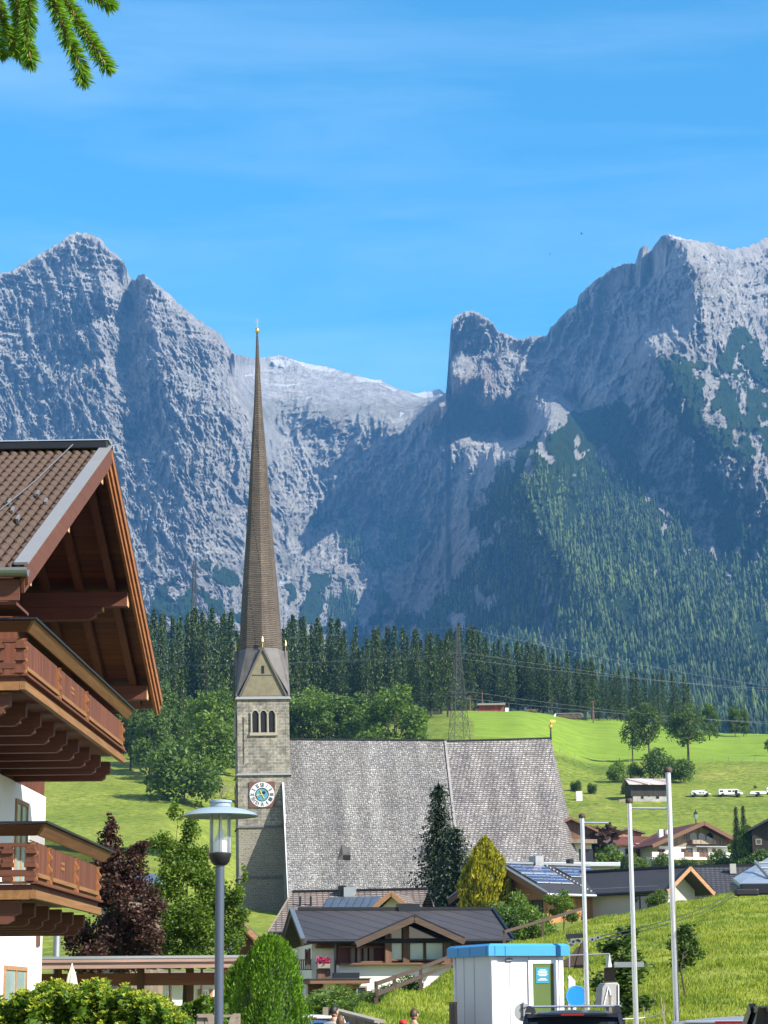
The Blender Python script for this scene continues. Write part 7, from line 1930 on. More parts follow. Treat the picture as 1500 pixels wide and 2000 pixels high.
# ---- flagpoles
def flagpole(px, py, D, arm, lab):
    b = P(px, py, D); e = empty('flagpole', (b.x, D, 0), 0, lab, 'flagpole', 'bare white flagpoles')
    mb = MB(); mb.lathe([(.049, 0), (.048, b.z*.5), (.044, b.z*.5+.002), (.042, b.z)], n=18); mb.build('pole', M['alu'], e, True)
    mb = MB(); mb.lathe([(.062, b.z), (.07, b.z+.02), (.07, b.z+.06), (.05, b.z+.085), (.02, b.z+.095)], n=16); mb.build('cap', M['rust'], e, True)
    if arm:
        mb = MB(); mb.tube((.03, 0, b.z-.09), (arm, 0, b.z-.10), .020, .020, 8); a_ = mb.build('flag_arm', M['alu'], e)
        mb = MB(); mb.tube((arm, 0, b.z-.10), (arm+.05, 0, b.z-.10), .026, .02, 8); mb.build('arm_tip', M['black'], a_)
    return e
flagpole(1137, 1598, 45, .53, 'shortest looking white flagpole with a short side arm, behind the round board')
flagpole(1229, 1569, 41.5, .69, 'middle white flagpole whose side arm reaches the tallest pole')
flagpole(1305, 1509, 36, 0, 'tallest looking white flagpole, nearest and without arm')
# ---- stakes and rope at the foot of the slope
for i, (px, py, tx, ty, D, lb) in enumerate(((1257,1966,1262,2010,50,'short white stake left of the birch sticks'), (1277,1936,1284,1985,50,'thin dark stick leaning beside the birch sticks'), (1290,1943,1304,2010,49,'pale birch stick, left of two'), (1296,1955,1300,2010,50,'pale birch stick, right of two'))):
    a, b = P(tx, ty, D), P(px, py, D); a.z = gz(tx, D)-.1; e = empty('stick', a, 0, lb, 'stick', 'sticks at the foot of the slope'); mb = MB(); mb.tube((0,0,0), b-a, .016 if i != 1 else .008, .010 if i != 1 else .005, 7); mb.build('stick', M['bark_pale'] if i != 1 else M['bark'], e)
cable('rope', [P(1196,1989,47), P(1260,1987,50), P(1296,1977,49.5)], .007, 'white rope strung between stakes below the saplings', None, 'white_paint', .02)
# ---- retaining wall of grey boards with pale cap
a, b = P(648, 1970, 51), P(738, 1993, 44)
e = empty('board_wall', (a.x, a.y, 0), 0, 'grey board retaining wall with pale top rail behind the people', 'wall'); v_ = b - Vector((a.x, a.y, 0)); u_ = a - Vector((a.x, a.y, 0))
mb = MB(); mb.add([(0,0,-.2),(v_.x,v_.y,-.2),(v_.x,v_.y,v_.z-.05),(0,0,u_.z-.05),(.06,.12,-.2),(v_.x+.06,v_.y+.12,-.2),(v_.x+.06,v_.y+.12,v_.z-.05),(.06,.12,u_.z-.05)], [(0,1,2,3),(7,6,5,4),(0,4,5,1),(1,5,6,2),(2,6,7,3),(3,7,4,0)]); mb.build('boards', M['grey_wood_v'], e)
mb = MB(); mb.bar((0.03,.06,u_.z-.02), (v_.x+.03,v_.y+.06,v_.z-.02), .2, .055); mb.build('top_rail', M['pale_stone'], e)
o = P(636, 1967, 51.5); mb = MB(); mb.box(o.x-a.x-.06, o.x-a.x+.06, .35, .47, -.1, o.z); mb.build('end_post', M['grey_wood'], e)
# ---- rail fences on the slope
def rail_fence(pts, lab, h=.8, rails=2, m_='grey_wood'):
    p0 = pts[0]; e = empty('rail_fence', p0, 0, lab, 'fence', 'rail fences on the slope')
    L_ = [p - p0 for p in pts]
    for p in L_: mb = MB(); mb.box(p.x-.06, p.x+.06, p.y-.06, p.y+.06, p.z-.3, p.z+h+.08); mb.build('post', M[m_], e)
    for r_ in range(rails):
        mb = MB()
        for i in range(len(L_)-1): mb.bar(L_[i]+Vector((0,-.09,h-.32*r_)), L_[i+1]+Vector((0,-.09,h-.32*r_)), .05, .13)
        mb.build('rail', M[m_], e)
rail_fence([P(px, 1960-(px-735)*.43, D) for px, D in ((735,71),(770,77),(822,85),(884,93))], 'timber rail fence climbing left to right in front of the white wall', .6, 2, 'verge_dark')
rail_fence([P(px, 1844-(px-985)*.31, D) for px, D in ((985,103),(1060,108),(1140,112.5))], 'dark timber rail fence below the larch house', .55, 1, 'verge_dark')

# ---- cars
M['car_dark'] = m_plain('dark_blue_car_paint', (0.018, 0.022, 0.040), .18, .3, .05); M['car_silver'] = m_plain('silver_car_paint', (0.58, 0.58, 0.62), .22, .5, .03)
M['car_white'] = m_plain('white_car_paint', (0.75, 0.76, 0.78), .22, 0, .03); M['car_black'] = m_plain('black_car_paint', (0.012, 0.012, 0.014), .2, .2, .05); M['car_blue'] = m_plain('blue_car_paint', (0.05, 0.12, 0.30), .2, .3, .05)
M['car_glass'] = m_glass('tinted_car_glass', (0.015, 0.02, 0.025), .03); M['tyre'] = m_plain('black_tyre', (0.02, 0.02, 0.02), .9); M['tail_red'] = m_plain('red_tail_lamp', (0.30, 0.012, 0.012), .2); M['head_clear'] = m_plain('clear_head_lamp', (0.6, 0.62, 0.65), .1)
def car(loc, rz, paint, lab, h=1.55, w=1.8, L=4.4, bars=False, grp='parked cars', wag=True):
    """y forward, x right; origin at the middle of the rear edge on the ground"""
    e = empty('parked_car', loc, rz, lab, 'car', grp)
    hw = w/2; belt = h*.60
    mb = MB()
    side = [(0.02,.42),(0,.75),(.06,belt),(L-1.15,belt+.02),(L-.25,belt-.22),(L-.02,belt-.40),(L,.45),(L-.1,.25),(.12,.25)]
    mb.prism([(-hw, y, z) for y, z in side], (w, 0, 0)); mb.build('body', M[paint], e, bevel=.09)
    ty0, ty1 = (.42 if wag else 1.0), L-2.05
    tw = hw-.20
    mb = MB(); mb.hexa([(-hw+.06,.10,belt-.05),(hw-.06,.10,belt-.05),(hw-.06,L-1.2,belt-.05),(-hw+.06,L-1.2,belt-.05),(-tw,ty0,h-.07),(tw,ty0,h-.07),(tw,ty1,h-.07),(-tw,ty1,h-.07)]); mb.build('windows', M['car_glass'], e, bevel=.03)
    mb = MB()
    n_ = 9
    for i in range(n_): pass
    xs_ = np.linspace(-tw-.015, tw+.015, 9); ysr = np.linspace(ty0-.10, ty1+.06, 8); vs = []
    for y in ysr:
        for x in xs_: vs.append((x, y, h-.065 + .065*(1-(x/(tw+.015))**2*.85)*(1-((y-(ty0+ty1)/2)/((ty1-ty0)/2+.12))**4*.7)))
    top = len(vs); vs += [(x, y, z-.05) for x, y, z in vs]
    fs = [(j*9+i, j*9+i+1, (j+1)*9+i+1, (j+1)*9+i) for j in range(7) for i in range(8)]; fs += [tuple(top+q for q in f[::-1]) for f in fs]
    rim = [i for i in range(9)] + [9*j+8 for j in range(1,8)] + [63+i for i in range(7,-1,-1)] + [9*j for j in range(6,0,-1)]
    fs += [(rim[i], top+rim[i], top+rim[(i+1) % len(rim)], rim[(i+1) % len(rim)]) for i in range(len(rim))]
    mb.add(vs, fs); rf = mb.build('roof', M[paint], e, True)
    for sx in (-1, 1):
        for (b, tp) in ((.10, ty0), (L-1.2, ty1), (1.95, 1.9)):
            mb = MB(); mb.bar((sx*(hw-.055), b, belt-.03), (sx*(tw+.005), tp, h-.07), .06, .09); mb.build('pillar', M[paint], e)
        for y in (.85, L-.9):
            mb = MB(); mb.tube((sx*(hw-.20), y, .32), (sx*(hw+.005), y, .32), .32, .32, 20); wl = mb.build('tyre', M['tyre'], e); mb = MB(); mb.tube((sx*(hw+.002), y, .32), (sx*(hw+.014), y, .32), .20, .18, 14); mb.build('rim', M['alu'], wl)
        mb = MB(); mb.box(sx*(hw-.14)-.10, sx*(hw-.14)+.10, -.025, .05, .72, .94); mb.build('tail_lamp', M['tail_red'], e, bevel=.02)
        mb = MB(); mb.box(sx*(hw-.22)-.16, sx*(hw-.22)+.16, L-.10, L+.015, .58, .72); mb.build('headlight', M['head_clear'], e, bevel=.02)
        mb = MB(); mb.box(sx*(hw+.11)-.09, sx*(hw+.11)+.09, L-1.55, L-1.42, belt, belt+.15); mb.build('wing_mirror', M['black'], e, bevel=.03)
    mb = MB(); mb.box(-tw*.8, tw*.8, ty0-.17, ty0-.02, h-.085, h-.045); sp = mb.build('spoiler', M[paint], e, bevel=.015)
    mb = MB(); mb.box(-.17, .17, ty0-.178, ty0-.171, h-.08, h-.055); mb.build('brake_light', M['tail_red'], sp)
    mb = MB(); mb.box(-.26, .26, -.03, -.002, .62, .73); mb.build('number_plate', M['white_paint'], e)
    if bars:
        for y in (ty0+.35, ty0+1.15):
            mb = MB(); mb.tube((-tw-.06, y, h+.05), (tw+.06, y, h+.05), .017, .017, 8); b_ = mb.build('roof_bar', M['alu'], rf)
            for sx in (-1, 1): mb = MB(); mb.hexa([(sx*tw-.07,y-.06,h-.04),(sx*tw+.07,y-.06,h-.04),(sx*tw+.07,y+.06,h-.04),(sx*tw-.07,y+.06,h-.04),(sx*tw-.03,y-.03,h+.06),(sx*tw+.03,y-.03,h+.06),(sx*tw+.03,y+.03,h+.06),(sx*tw-.03,y+.03,h+.06)]); mb.build('bar_foot', M['black'], b_)
    return e
o = P(1113, 1980, 34); car((o.x, 33.6, 0), R(-6), 'car_dark', 'dark blue car with silver roof bars in front of the booth', P(1113, 1972.5, 34).z, 1.72, 4.4, True)
o = P(1400, 1985, 29); car((o.x-.05, 28, 0), R(-20), 'car_silver', 'silver car whose roof shows at the foot of the tallest flagpole', P(1400, 1984, 30).z, 1.78, 4.3, False)
o = P(1476, 1955, 17.5); car((o.x+1.0, 17.2, 0), R(-2), 'car_black', 'tall black car cut off by the lower right corner', P(1476, 1952, 17.6).z, 1.86, 4.7, False)
o = P(609, 1984, 47); car((o.x, 46, 0), R(8), 'car_white', 'white car half hidden by the large cypress', P(609, 1981, 47).z, 1.76, 4.2, False)
o = P(613, 1996, 42); car((o.x, 41, 0), R(6), 'car_blue', 'blue car parked in front of the white car beside the cypress', P(613, 1992, 42).z, 1.70, 4.0, False)

# ---- people, seen from behind
M['skin'] = m_plain('skin', (0.48, 0.27, 0.18), .55, 0, .08); M['hair_dark'] = m_plain('dark_hair', (0.018, 0.013, 0.011), .55, 0, .4, 40); M['hair_brown'] = m_plain('brown_hair', (0.075, 0.040, 0.022), .55, 0, .4, 40); M['hair_light'] = m_plain('light_brown_hair', (0.13, 0.075, 0.04), .55, 0, .4, 40)
M['shirt_white'] = m_plain('white_shirt', (0.62, 0.62, 0.62), .85); M['shirt_grey'] = m_plain('grey_shirt', (0.12, 0.13, 0.15), .85); M['trousers'] = m_plain('dark_trousers', (0.03, 0.035, 0.05), .85); M['cap_red'] = m_plain('red_cap', (0.55, 0.025, 0.015), .7)
def skin_obj(name, verts, edges, radii, mat, par, root=0):
    me = bpy.data.meshes.new(name); me.from_pydata(verts, edges, []); me.materials.append(mat)
    ob = link_mesh(name, me, par); ob.modifiers.new('skin', 'SKIN'); 
    if not me.skin_vertices: me.skin_vertices.new() if hasattr(me.skin_vertices, 'new') else None
    for i, sv in enumerate(me.skin_vertices[0].data): sv.radius = (radii[i], radii[i]*.85); sv.use_root = (i == root)
    ob.modifiers.new('sub', 'SUBSURF').levels = 2; ob.modifiers['sub'].render_levels = 2
    return ob
def person(loc, rz, h, lab, hair, shirt, cap=None, long_hair=False):
    e = empty('person', loc, rz, lab, 'person', 'people walking below the slope'); s = h/1.75
    S = lambda x, y, z: (x*s, y*s, z*s)
    V_ = [S(0,0,.95), S(0,.01,1.15), S(0,.02,1.36), S(0,.02,1.47), S(0,.03,1.56)]
    E_ = [(0,1),(1,2),(2,3),(3,4)]; Rd = [.145,.135,.13,.062,.06]
    for sx in (-1, 1):
        b = len(V_); V_ += [S(sx*.17,.02,1.40), S(sx*.22,.0,1.13), S(sx*.235,.07,.90), S(sx*.235,.10,.82)]; E_ += [(2,b),(b,b+1),(b+1,b+2),(b+2,b+3)]; Rd += [.062,.047,.036,.030]
        for f in range(4):
            q = len(V_); V_ += [S(sx*.24+ (f-1.5)*.004, .085+f*.017, .765), S(sx*.235, .09+f*.017, .735-.006*abs(f-1.5))]; E_ += [(b+3,q),(q,q+1)]; Rd += [.0095,.008]
        q = len(V_); V_ += [S(sx*.225,.14,.80), S(sx*.22,.155,.775)]; E_ += [(b+3,q),(q,q+1)]; Rd += [.011,.009]
        b = len(V_); V_ += [S(sx*.09,.0,.86), S(sx*.10,.03+.04*sx,.49), S(sx*.10,-.01+.03*sx,.09), S(sx*.11,.14+.03*sx,.05)]; E_ += [(0,b),(b,b+1),(b+1,b+2),(b+2,b+3)]; Rd += [.088,.062,.045,.038]
    body = skin_obj('body', V_, E_, [r*s for r in Rd], M['skin'], e)
    # head: shaped sphere with nose, brow, chin, ears (front is +y)
    mb = MB(); n_, m_ = 24, 18; hc = Vector(S(0,.045,1.635)); vs = []
    for k_ in range(m_+1):
        ph = -math.pi/2 + math.pi*k_/m_
        for i in range(n_):
            t_ = 2*math.pi*i/n_; x, y, z = math.cos(ph)*math.cos(t_), math.cos(ph)*math.sin(t_), math.sin(ph)
            wx = .076*(1-.20*max(0, -z)**1.5); wy = .096*(1-.10*max(0, -z)); q = Vector((x*wx, y*wy, z*.118))
            if y > .3: q.y += .022*math.exp(-((x/.18)**2+((z+.10)/.22)**2)) + .008*math.exp(-((x/.5)**2+((z-.22)/.1)**2)) + .010*math.exp(-((x/.3)**2+((z+.75)/.2)**2)) - .010*math.exp(-(((abs(x)-.42)/.17)**2+((z-.05)/.12)**2)) - .004*math.exp(-((x/.35)**2+((z+.45)/.06)**2))
            if z < -.5 and y < 0: q.y *= .8
            vs.append(hc + q*s)
    fs = [(k_*n_+i, k_*n_+(i+1) % n_, (k_+1)*n_+(i+1) % n_, (k_+1)*n_+i) for k_ in range(m_) for i in range(n_)]
    mb.add(vs, fs)
    for sx in (-1, 1): mb.ball(hc + Vector((sx*.080, -.005, -.005))*s, .012*s, .026*s, .036*s, 10, 8)
    mb.build('head', M['skin'], e, True)
    for sx in (-1, 1): mb = MB(); mb.ball(hc + Vector((sx*.032, .083, .010))*s, .012*s, .008*s, .007*s, 8, 6); mb.build('eye', M['hair_dark'], e)
    rr2 = np.random.RandomState(int(abs(loc[0]*97)) + 1)
    hb_ = MB(); vs = []
    for k_ in range(m_+1):
        ph = -math.pi/2 + math.pi*k_/m_
        for i in range(n_):
            t_ = 2*math.pi*i/n_; x, y, z = math.cos(ph)*math.cos(t_), math.cos(ph)*math.sin(t_), math.sin(ph)
            q = Vector((x*.084, y*.104-.008, z*.126+.006)) * (1 + .025*math.sin(t_*9+k_))
            low = -.28 if not long_hair else -1.0
            if y > .25: low = max(low, .30 + .25*(y-.25))
            elif y > -.15: low = max(low, -.05)
            if z < low: q = Vector((x*.07, y*.088, max(z, -.9)*.11))
            vs.append(hc + q*s)
    hb_.add(vs, fs); hb_.build('hair', M[hair], e, True)
    if long_hair: mb = MB(); mb.tube(hc + Vector((0,-.07,-.02))*s, hc + Vector((0,-.075,-.26))*s, .072*s, .03*s, 12); mb.build('hair', M[hair], e, True)
    # shirt and trousers follow the body
    Vs = [S(0,0,.93), S(0,.01,1.15), S(0,.02,1.37), S(0,.02,1.455)]; Es = [(0,1),(1,2),(2,3)]; Rs = [.16,.15,.148,.075]
    for sx in (-1, 1): b = len(Vs); Vs += [S(sx*.175,.02,1.40), S(sx*.215,.005,1.17)]; Es += [(2,b),(b,b+1)]; Rs += [.078,.064]
    skin_obj('shirt', Vs, Es, [r*s for r in Rs], M[shirt], e)
    Vt = [S(0,0,.96)]; Et = []; Rt = [.155]
    for sx in (-1, 1): b = len(Vt); Vt += [S(sx*.09,.0,.85), S(sx*.10,.03+.04*sx,.49), S(sx*.10,-.01+.03*sx,.11)]; Et += [(0,b),(b,b+1),(b+1,b+2)]; Rt += [.105,.078,.062]
    skin_obj('trousers', Vt, Et, [r*s for r in Rt], M['trousers'], e)
    if cap:
        mb = MB(); mb.lathe([(.094*s,-.0),(.096*s,.03*s),(.085*s,.07*s),(.05*s,.095*s),(.01*s,.104*s)], hc + Vector((0,-.004,.035))*s, 20); c_ = mb.build('cap', M[cap], e, True)
        mb = MB(); mb.prism([hc+Vector((-.07,.06,.045))*s, hc+Vector((-.06,.15,.03))*s, hc+Vector((0,.175,.028))*s, hc+Vector((.06,.15,.03))*s, hc+Vector((.07,.06,.045))*s], (0,0,.008*s)); mb.build('cap_peak', M[cap], c_)
def stand(px, py, D, rz, lab, hair, shirt, cap=None, lh=False, extra=1.0):
    p = P(px, py, D); person((p.x, D, 0), rz, p.z*extra, lab, hair, shirt, cap, lh)
stand(650, 1965, 41, R(-38), 'person with short dark hair looking right, left of the board wall', 'hair_dark', 'shirt_white')
stand(664, 1984, 38, R(-12), 'smaller person with light brown hair in front of the dark haired one', 'hair_light', 'shirt_grey', None, True)
stand(787, 1993, 40, R(-5), 'child wearing a red cap, left of the brown haired person', 'hair_dark', 'shirt_white', 'cap_red')
stand(807, 1971, 40.5, R(-28), 'person with short brown hair standing right of the red cap', 'hair_brown', 'shirt_grey')

# ---- barn, vans, sheds on the hill
k = mpp(440, 1545); o = gp(1265, 440); bn = empty('barn', o, R(7), 'small dark hay barn with striped rusty tin roof on the hillside', 'barn')
X = lambda px: (px-1265)*k
H = lambda py: P(1265, py, 440).z - o.z
zw = H(1555)
M['tin_roof'] = m_brick('rusty_and_pale_tin_sheets', (0.60, 0.58, 0.55), (0.16, 0.06, 0.04), (0.22, 0.14, 0.11), .55, 60, .04, .3, .5, .0, .35, 1.0, off=0)
M['whitewash'] = m_plain('patchy_whitewash', (0.42, 0.40, 0.37), .9, 0, .5, .8)
mb = MB(); mb.box(X(1236), X(1308), 0, 5, -.8, zw); mb.build('stone_base', M['whitewash'], bn)
mb = MB(); mb.prism([(X(1232), -.05, zw), (X(1232), 5.1, zw), (X(1232), 5.1, H(1531)), (X(1232), 2.5, H(1519)-.1), (X(1232), -.05, H(1532))], (X(1310)-X(1232), 0, 0)); mb.build('timber_wall', M['black_wood'], bn)
groof(bn, 'roof', 'x', X(1226), X(1312), (-1.0, 2.5, 6.0), (H(1532), H(1518), H(1532)), .15, M['tin_roof'])
for a, b in ((1252, 1257), (1282, 1288), (1266, 1269)): bx(bn, 'opening', X(a), X(b), -.04, .02, H(1560) if a != 1266 else H(1556), H(1550), M['void'])
for i in range(4): bx(bn, 'stacked_board', X(1205+i*6), X(1212+i*6), -1.2, -.4, -.3, .35+.1*(i % 2), M['grey_wood'])
def camper(px0, px1, ytop, D, lab, pop=False, cara=False, m_='car_white'):
    k = mpp(D, 1555); o = gp((px0+px1)/2, D); L_ = (px1-px0)*k; h = P((px0+px1)/2, ytop, D).z - o.z
    e = empty('camper_van' if not cara else 'caravan', o, 0, lab, 'camper van' if not cara else 'caravan', 'campers parked on the hillside')
    hb_ = h if not pop else h*.72; hl = L_/2
    mb = MB()
    side = [(-hl,.35),(-hl,hb_-.12),(-hl+.15,hb_),(hl*.45,hb_),(hl*.62,hb_-.1),(hl*.82,hb_*.58),(hl,hb_*.50),(hl,.35)] if not cara else [(-hl,.35),(-hl,hb_-.25),(-hl+.25,hb_),(hl-.3,hb_),(hl,hb_-.35),(hl-.05,.35)]
    mb.prism([(x, -.95, z) for x, z in side], (0, 1.9, 0)); mb.build('body', M[m_], e, bevel=.06)
    for x in ((-hl+.75, hl-.85) if not cara else (0,)):
        mb = MB(); mb.tube((x,-.98,.33),(x,.98,.33), .33, .33, 16); mb.build('wheel', M['tyre'], e)
    wz0, wz1 = hb_*.58, hb_*.84
    for a, b in (((-.92,-.62),(-.25,.05),(.12,.30)) if not cara else ((-.35,.15),)):
        mb = MB(); mb.box(hl*a, hl*b, -.965, -.952, wz0, wz1); mb.build('window', M['car_glass'], e)
    if not cara:
        mb = MB(); mb.hexa([(hl*.66,-.958,hb_*.6),(hl*.80,-.958,hb_*.6),(hl*.80,-.952,hb_*.6),(hl*.66,-.952,hb_*.6),(hl*.52,-.958,hb_*.84),(hl*.62,-.958,hb_*.84),(hl*.62,-.952,hb_*.84),(hl*.52,-.952,hb_*.84)]); mb.build('windscreen', M['car_glass'], e)
        mb = MB(); mb.box(hl*.32, hl*.55, -.968, -.953, .4, hb_*.86); mb.build('open_door', M['void'], e) if not pop else mb.build('door', M[m_], e)
    if pop:
        mb = MB(); mb.prism([(-hl+.2,-.8,hb_+.005),(hl*.4,-.8,h-.12),(hl*.4,-.8,h),(-hl+.1,-.8,hb_+.14)], (0,1.6,0)); mb.build('pop_up_roof', M[m_], e); mb = MB(); mb.prism([(-hl+.5,-.75,hb_+.01),(hl*.35,-.75,hb_+.01),(hl*.35,-.75,h-.14)], (0,1.5,0)); mb.build('roof_tent', M['tarp'], e)
    return e
camper(1349, 1388, 1543, 446, 'white van with raised pop up roof, leftmost of the campers', True)
camper(1403, 1450, 1542, 446, 'tall white camper van with open side door, middle of the campers')
camper(1464, 1496, 1546, 446, 'low white caravan right of the camper vans', cara=True)
camper(1496, 1540, 1539, 450, 'pale blue van at the right edge next to the caravan', m_='booth_white')
k = mpp(440, 1555); o = gp(1131, 441); e = empty('electric_cabinet', o, 0, 'white electricity cabinet on the slope right of the choir', 'cabinet'); mb = MB(); mb.box(-6*k, 6*k, -.4, .4, -.4, 17*k); mb.build('housing', M['white_paint'], e, bevel=.04); mb = MB(); mb.box(-5*k, 5.2*k, -.43, -.405, .1, 15*k); mb.build('door', M['booth_white'], e)
k = mpp(700, 1390); o = gp(960, 694); e = empty('red_shed', o, R(-3), 'long red timber shed at the forest edge above the field', 'shed'); zt = 17*k
mb = MB(); mb.box(-24*k, 24*k, 0, 5, -1, zt*.72); mb.build('board_wall', m_wood('red_shed_wood', (0.28, 0.06, 0.035), 2, .5, 0), e)
mb = MB(); mb.prism([(-27*k,-1.0,zt*.70),(-27*k,2.5,zt),(-27*k,6,zt*.7),(-27*k,6,zt*.62),(-27*k,2.5,zt*.92),(-27*k,-1.0,zt*.62)], (54*k,0,0)); mb.build('roof', M['grey_wood'], e)
for x in (-24, -10, 4, 17): mb = MB(); mb.box(x*k-.1, x*k+.1, -.12, -.01, -.5, zt*.66); mb.build('post', M['old_wood_v'], e)
mb = MB(); mb.prism([(-33*k,-.3,-.5),(-25*k,-.3,-.5),(-25*k,-.3,zt*.38),(-30*k,-.3,zt*.30)], (0,2,0)); mb.build('lean_to', M['red_roof'], e)
o = gp(990, 690); e = empty('white_box', o, 0, 'small white trough at the right end of the red shed', 'trough'); mb = MB(); mb.box(-.5, .5, -.4, .4, -.3, .9); mb.box(-.55, .55, -.45, .45, .905, 1.0); mb.build('box', M['white_paint'], e)
def logpile(px0, px1, D, hpx, lab, seed, tarp):
    k = mpp(D, 1400); o = gp((px0+px1)/2, D); e = empty('log_pile', o, 0, lab, 'log pile', 'log piles at the field edge'); r = random.Random(seed); mb = MB(); L_ = (px1-px0)*k; n_ = int(L_/.45); h = hpx*k
    for i in range(n_):
        for j in range(int(h/.4)):
            x = -L_/2 + .22 + i*.45 + (.2 if j % 2 else 0); rr2 = .19+.06*r.random(); mb.tube((x, -.6+r.gauss(0,.08), .2+j*.38), (x, 1.4, .2+j*.38), rr2, rr2, 7)
    mb.build('logs', m_plain('log_ends', (0.20, 0.13, 0.09), .9, 0, .5, 1.5), e)
    if tarp: mb = MB(); mb.prism([(-L_/2-1.2,-.7,-.3),(-L_/2-.05,-.7,-.3),(-L_/2+.1,-.7,h),(-L_/2-.2,-.7,h*1.02)], (0,2.2,0)); mb.build('white_tarp', M['white_paint'], e); mb = MB(); mb.prism([(-L_/2-.2,-.75,h+.05),(L_/2-.8,-.75,h+.12),(L_/2,-.75,h*.5),(L_/2,-.75,h*.62),(L_/2-.7,-.75,h+.25),(-L_/2-.2,-.75,h+.18)], (0,2.3,0)); mb.build('cover', M['tarp'], e)
logpile(1085, 1138, 692, 9, 'long covered log pile with a white tarpaulin at its left end', 3, True)
logpile(1024, 1052, 694, 5, 'low dark log pile between the red shed and the covered one', 4, False)
# ---- poles, fence posts
def upole(px, D, top, lab, arm=True):
    o = gp(px, D); h = P(px, top, D).z - o.z; e = empty('utility_pole', o, 0, lab, 'utility pole', 'wooden utility poles'); mb = MB(); mb.tube((0,0,-1),(0,0,h), .22, .15, 8); mb.build('pole', M['old_wood_v'], e)
    if arm: mb = MB(); mb.bar((-.9,0,h-.5),(.9,0,h-.5), .14, .16); mb.build('crossarm', M['old_wood'], e)
upole(918, 690, 1358, 'wooden utility pole between pylon and red shed')
upole(1159, 690, 1368, 'wooden utility pole at the right end of the covered log pile')
upole(942, 700, 1350, 'thin wooden pole behind the left end of the red shed', False)
def fpost(px, D, h=1.1):
    o = gp(px, D); e = empty('fence_post', o, rr.random(), 'short wooden fence post along the lower edge of the bright field', 'post', 'fence posts below the bright field'); mb = MB(); mb.tube((0,0,-.2),(rr.gauss(0,.05),0,h), .10, .08, 6); mb.build('post', M['grey_wood'], e)
for i in range(15): fpost(1096+i*27+rr.uniform(-5,5), 521)
# ---- pylons
def pylon(px, D, ytop, wb, wt, lab, arms, pybase=None, thick=.16):
    o = gp(px, D) if pybase is None else P(px, pybase, D); h = P(px, ytop, D).z - o.z; e = empty('power_pylon', o, R(20), lab, 'pylon', 'steel power pylons')
    def wd(z): u = z/h; return wb*(1-u)**1.35 + wt*(1-(1-u)**1.35) if u < .999 else wt
    lv = [0]; z = 0
    while z < h*.97: z += max(1.1, wd(z)*.95); lv.append(min(z, h))
    L_ = MB(); B_ = MB()
    c4 = ((1,1),(-1,1),(-1,-1),(1,-1))
    for i in range(len(lv)-1):
        a, b = lv[i], lv[i+1]; wa, wb2 = wd(a)/2, wd(b)/2
        for q in range(4):
            s0, s1 = c4[q], c4[(q+1) % 4]
            L_.bar((s0[0]*wa, s0[1]*wa, a), (s0[0]*wb2, s0[1]*wb2, b), thick, thick)
            B_.bar((s0[0]*wa, s0[1]*wa, a), (s1[0]*wb2, s1[1]*wb2, b), thick*.55, thick*.55); B_.bar((s1[0]*wa, s1[1]*wa, a), (s0[0]*wb2, s0[1]*wb2, b), thick*.55, thick*.55)
            B_.bar((s0[0]*wb2, s0[1]*wb2, b), (s1[0]*wb2, s1[1]*wb2, b), thick*.5, thick*.5)
    L_.build('legs', M['pylon_steel'], e); B_.build('bracing', M['pylon_steel'], e)
    for fz, hw in arms:
        z = h*fz; A_ = MB()
        for sy in (-1, 1): A_.bar((-hw, 0, z), (0, sy*wd(z)/2, z-.1), thick*.7, thick*.7); A_.bar((hw, 0, z), (0, sy*wd(z)/2, z-.1), thick*.7, thick*.7); A_.bar((-hw, 0, z), (0, sy*wd(z)/2, z+1.0), thick*.5, thick*.5); A_.bar((hw, 0, z), (0, sy*wd(z)/2, z+1.0), thick*.5, thick*.5)
        am = A_.build('crossarm', M['pylon_steel'], e)
        for sx in (-1, 1): mb = MB(); mb.tube((sx*hw,0,z),(sx*hw,0,z-1.5), .10, .10, 6); mb.build('insulator', M['dark_metal'], am)
    return e
pylon(897, 512, 1222, 4.0, .55, 'tall steel lattice pylon above the nave ridge', [(.76, 2.9), (.42, 3.1)], 1446, .10)
pylon(377, 900, 1090, 5.0, .9, 'distant steel pylon rising above the left forest', [(.80, 4.2), (.92, 3.0)], None, .16)
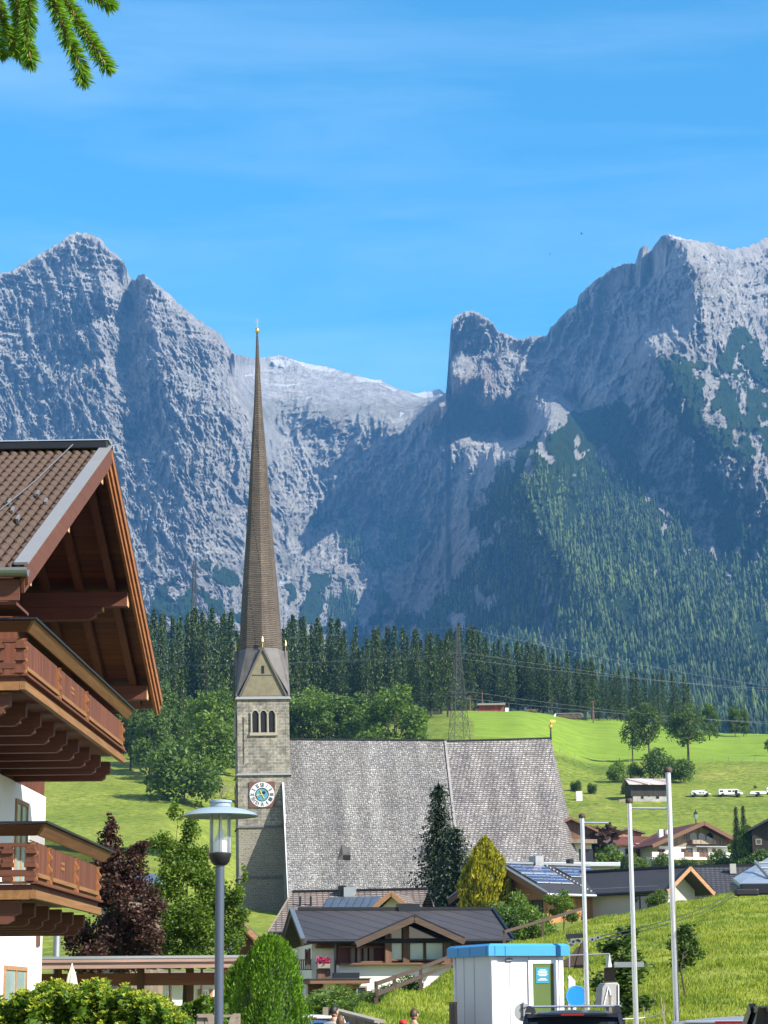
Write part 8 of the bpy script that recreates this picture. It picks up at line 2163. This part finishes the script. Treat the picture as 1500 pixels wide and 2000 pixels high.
gw = 'power lines across the forest'
def wire(a, b, c, lab): cable('power_line', [a, b, c], .020, lab, gw, 'steel', 1.6)
wire(P(-80,1262,640), P(895,1224,512), P(1700,1366,610), 'topmost power line from the pylon tip to the right')
wire(P(-80,1290,640), P(875,1283,512), P(1700,1352,610), 'power line from the upper crossarm, left side')
wire(P(-80,1300,640), P(918,1276,512), P(1700,1362,610), 'power line from the upper crossarm, right side')
wire(P(-80,1368,640), P(876,1360,512), P(1700,1414,610), 'power line from the lower crossarm, left side')
wire(P(-80,1378,640), P(918,1351,512), P(1700,1422,610), 'power line from the lower crossarm, right side')
# ---- lantern by the far chalet
o = gp(1362, 346); zt = P(1362, 1581, 346).z - o.z; e = empty('lantern_post', o, 0, 'old style black lantern above the far chalet ridge', 'lantern')
mb = MB(); mb.tube((0,0,-.5),(0,0,zt-1.5), .12, .09, 8); mb.build('pole', M['black'], e)
mb = MB(); mb.lathe([(.14,zt-1.5),(.36,zt-.75),(.30,zt-.72)], n=6); mb.build('lantern_glass', M['glass_pale'], e); mb = MB(); mb.lathe([(.42,zt-.72),(.20,zt-.42),(.08,zt-.35),(.08,zt-.15),(.02,zt)], n=6); mb.build('lantern_roof', M['black'], e)
# ---- birds
def bird(px, py, D, rz, lab):
    p = P(px, py, D); e = empty('bird', p, rz, lab, 'bird', 'birds in the sky')
    mb = MB(); mb.ball((0,0,0), .10, .26, .09, 8, 6); mb.ball((0,.28,.03), .06, .08, .06, 8, 6); mb.prism([(-.05,-.22,0),(.05,-.22,0),(.10,-.48,.01),(-.10,-.48,.01)], (0,0,.02)); mb.build('body', M['black'], e)
    for sx in (-1, 1): mb = MB(); mb.prism([(sx*.06,.12,.03),(sx*.34,.14,.22),(sx*.66,-.04,.34),(sx*.30,-.08,.20),(sx*.06,-.10,.03)], (0,0,.02)); mb.build('wing', M['black'], e)
bird(1136, 457, 560, R(70), 'larger dark bird high in the sky left of the right summit')
bird(1074, 497, 900, R(40), 'tiny dark bird in the sky above the rock tower')
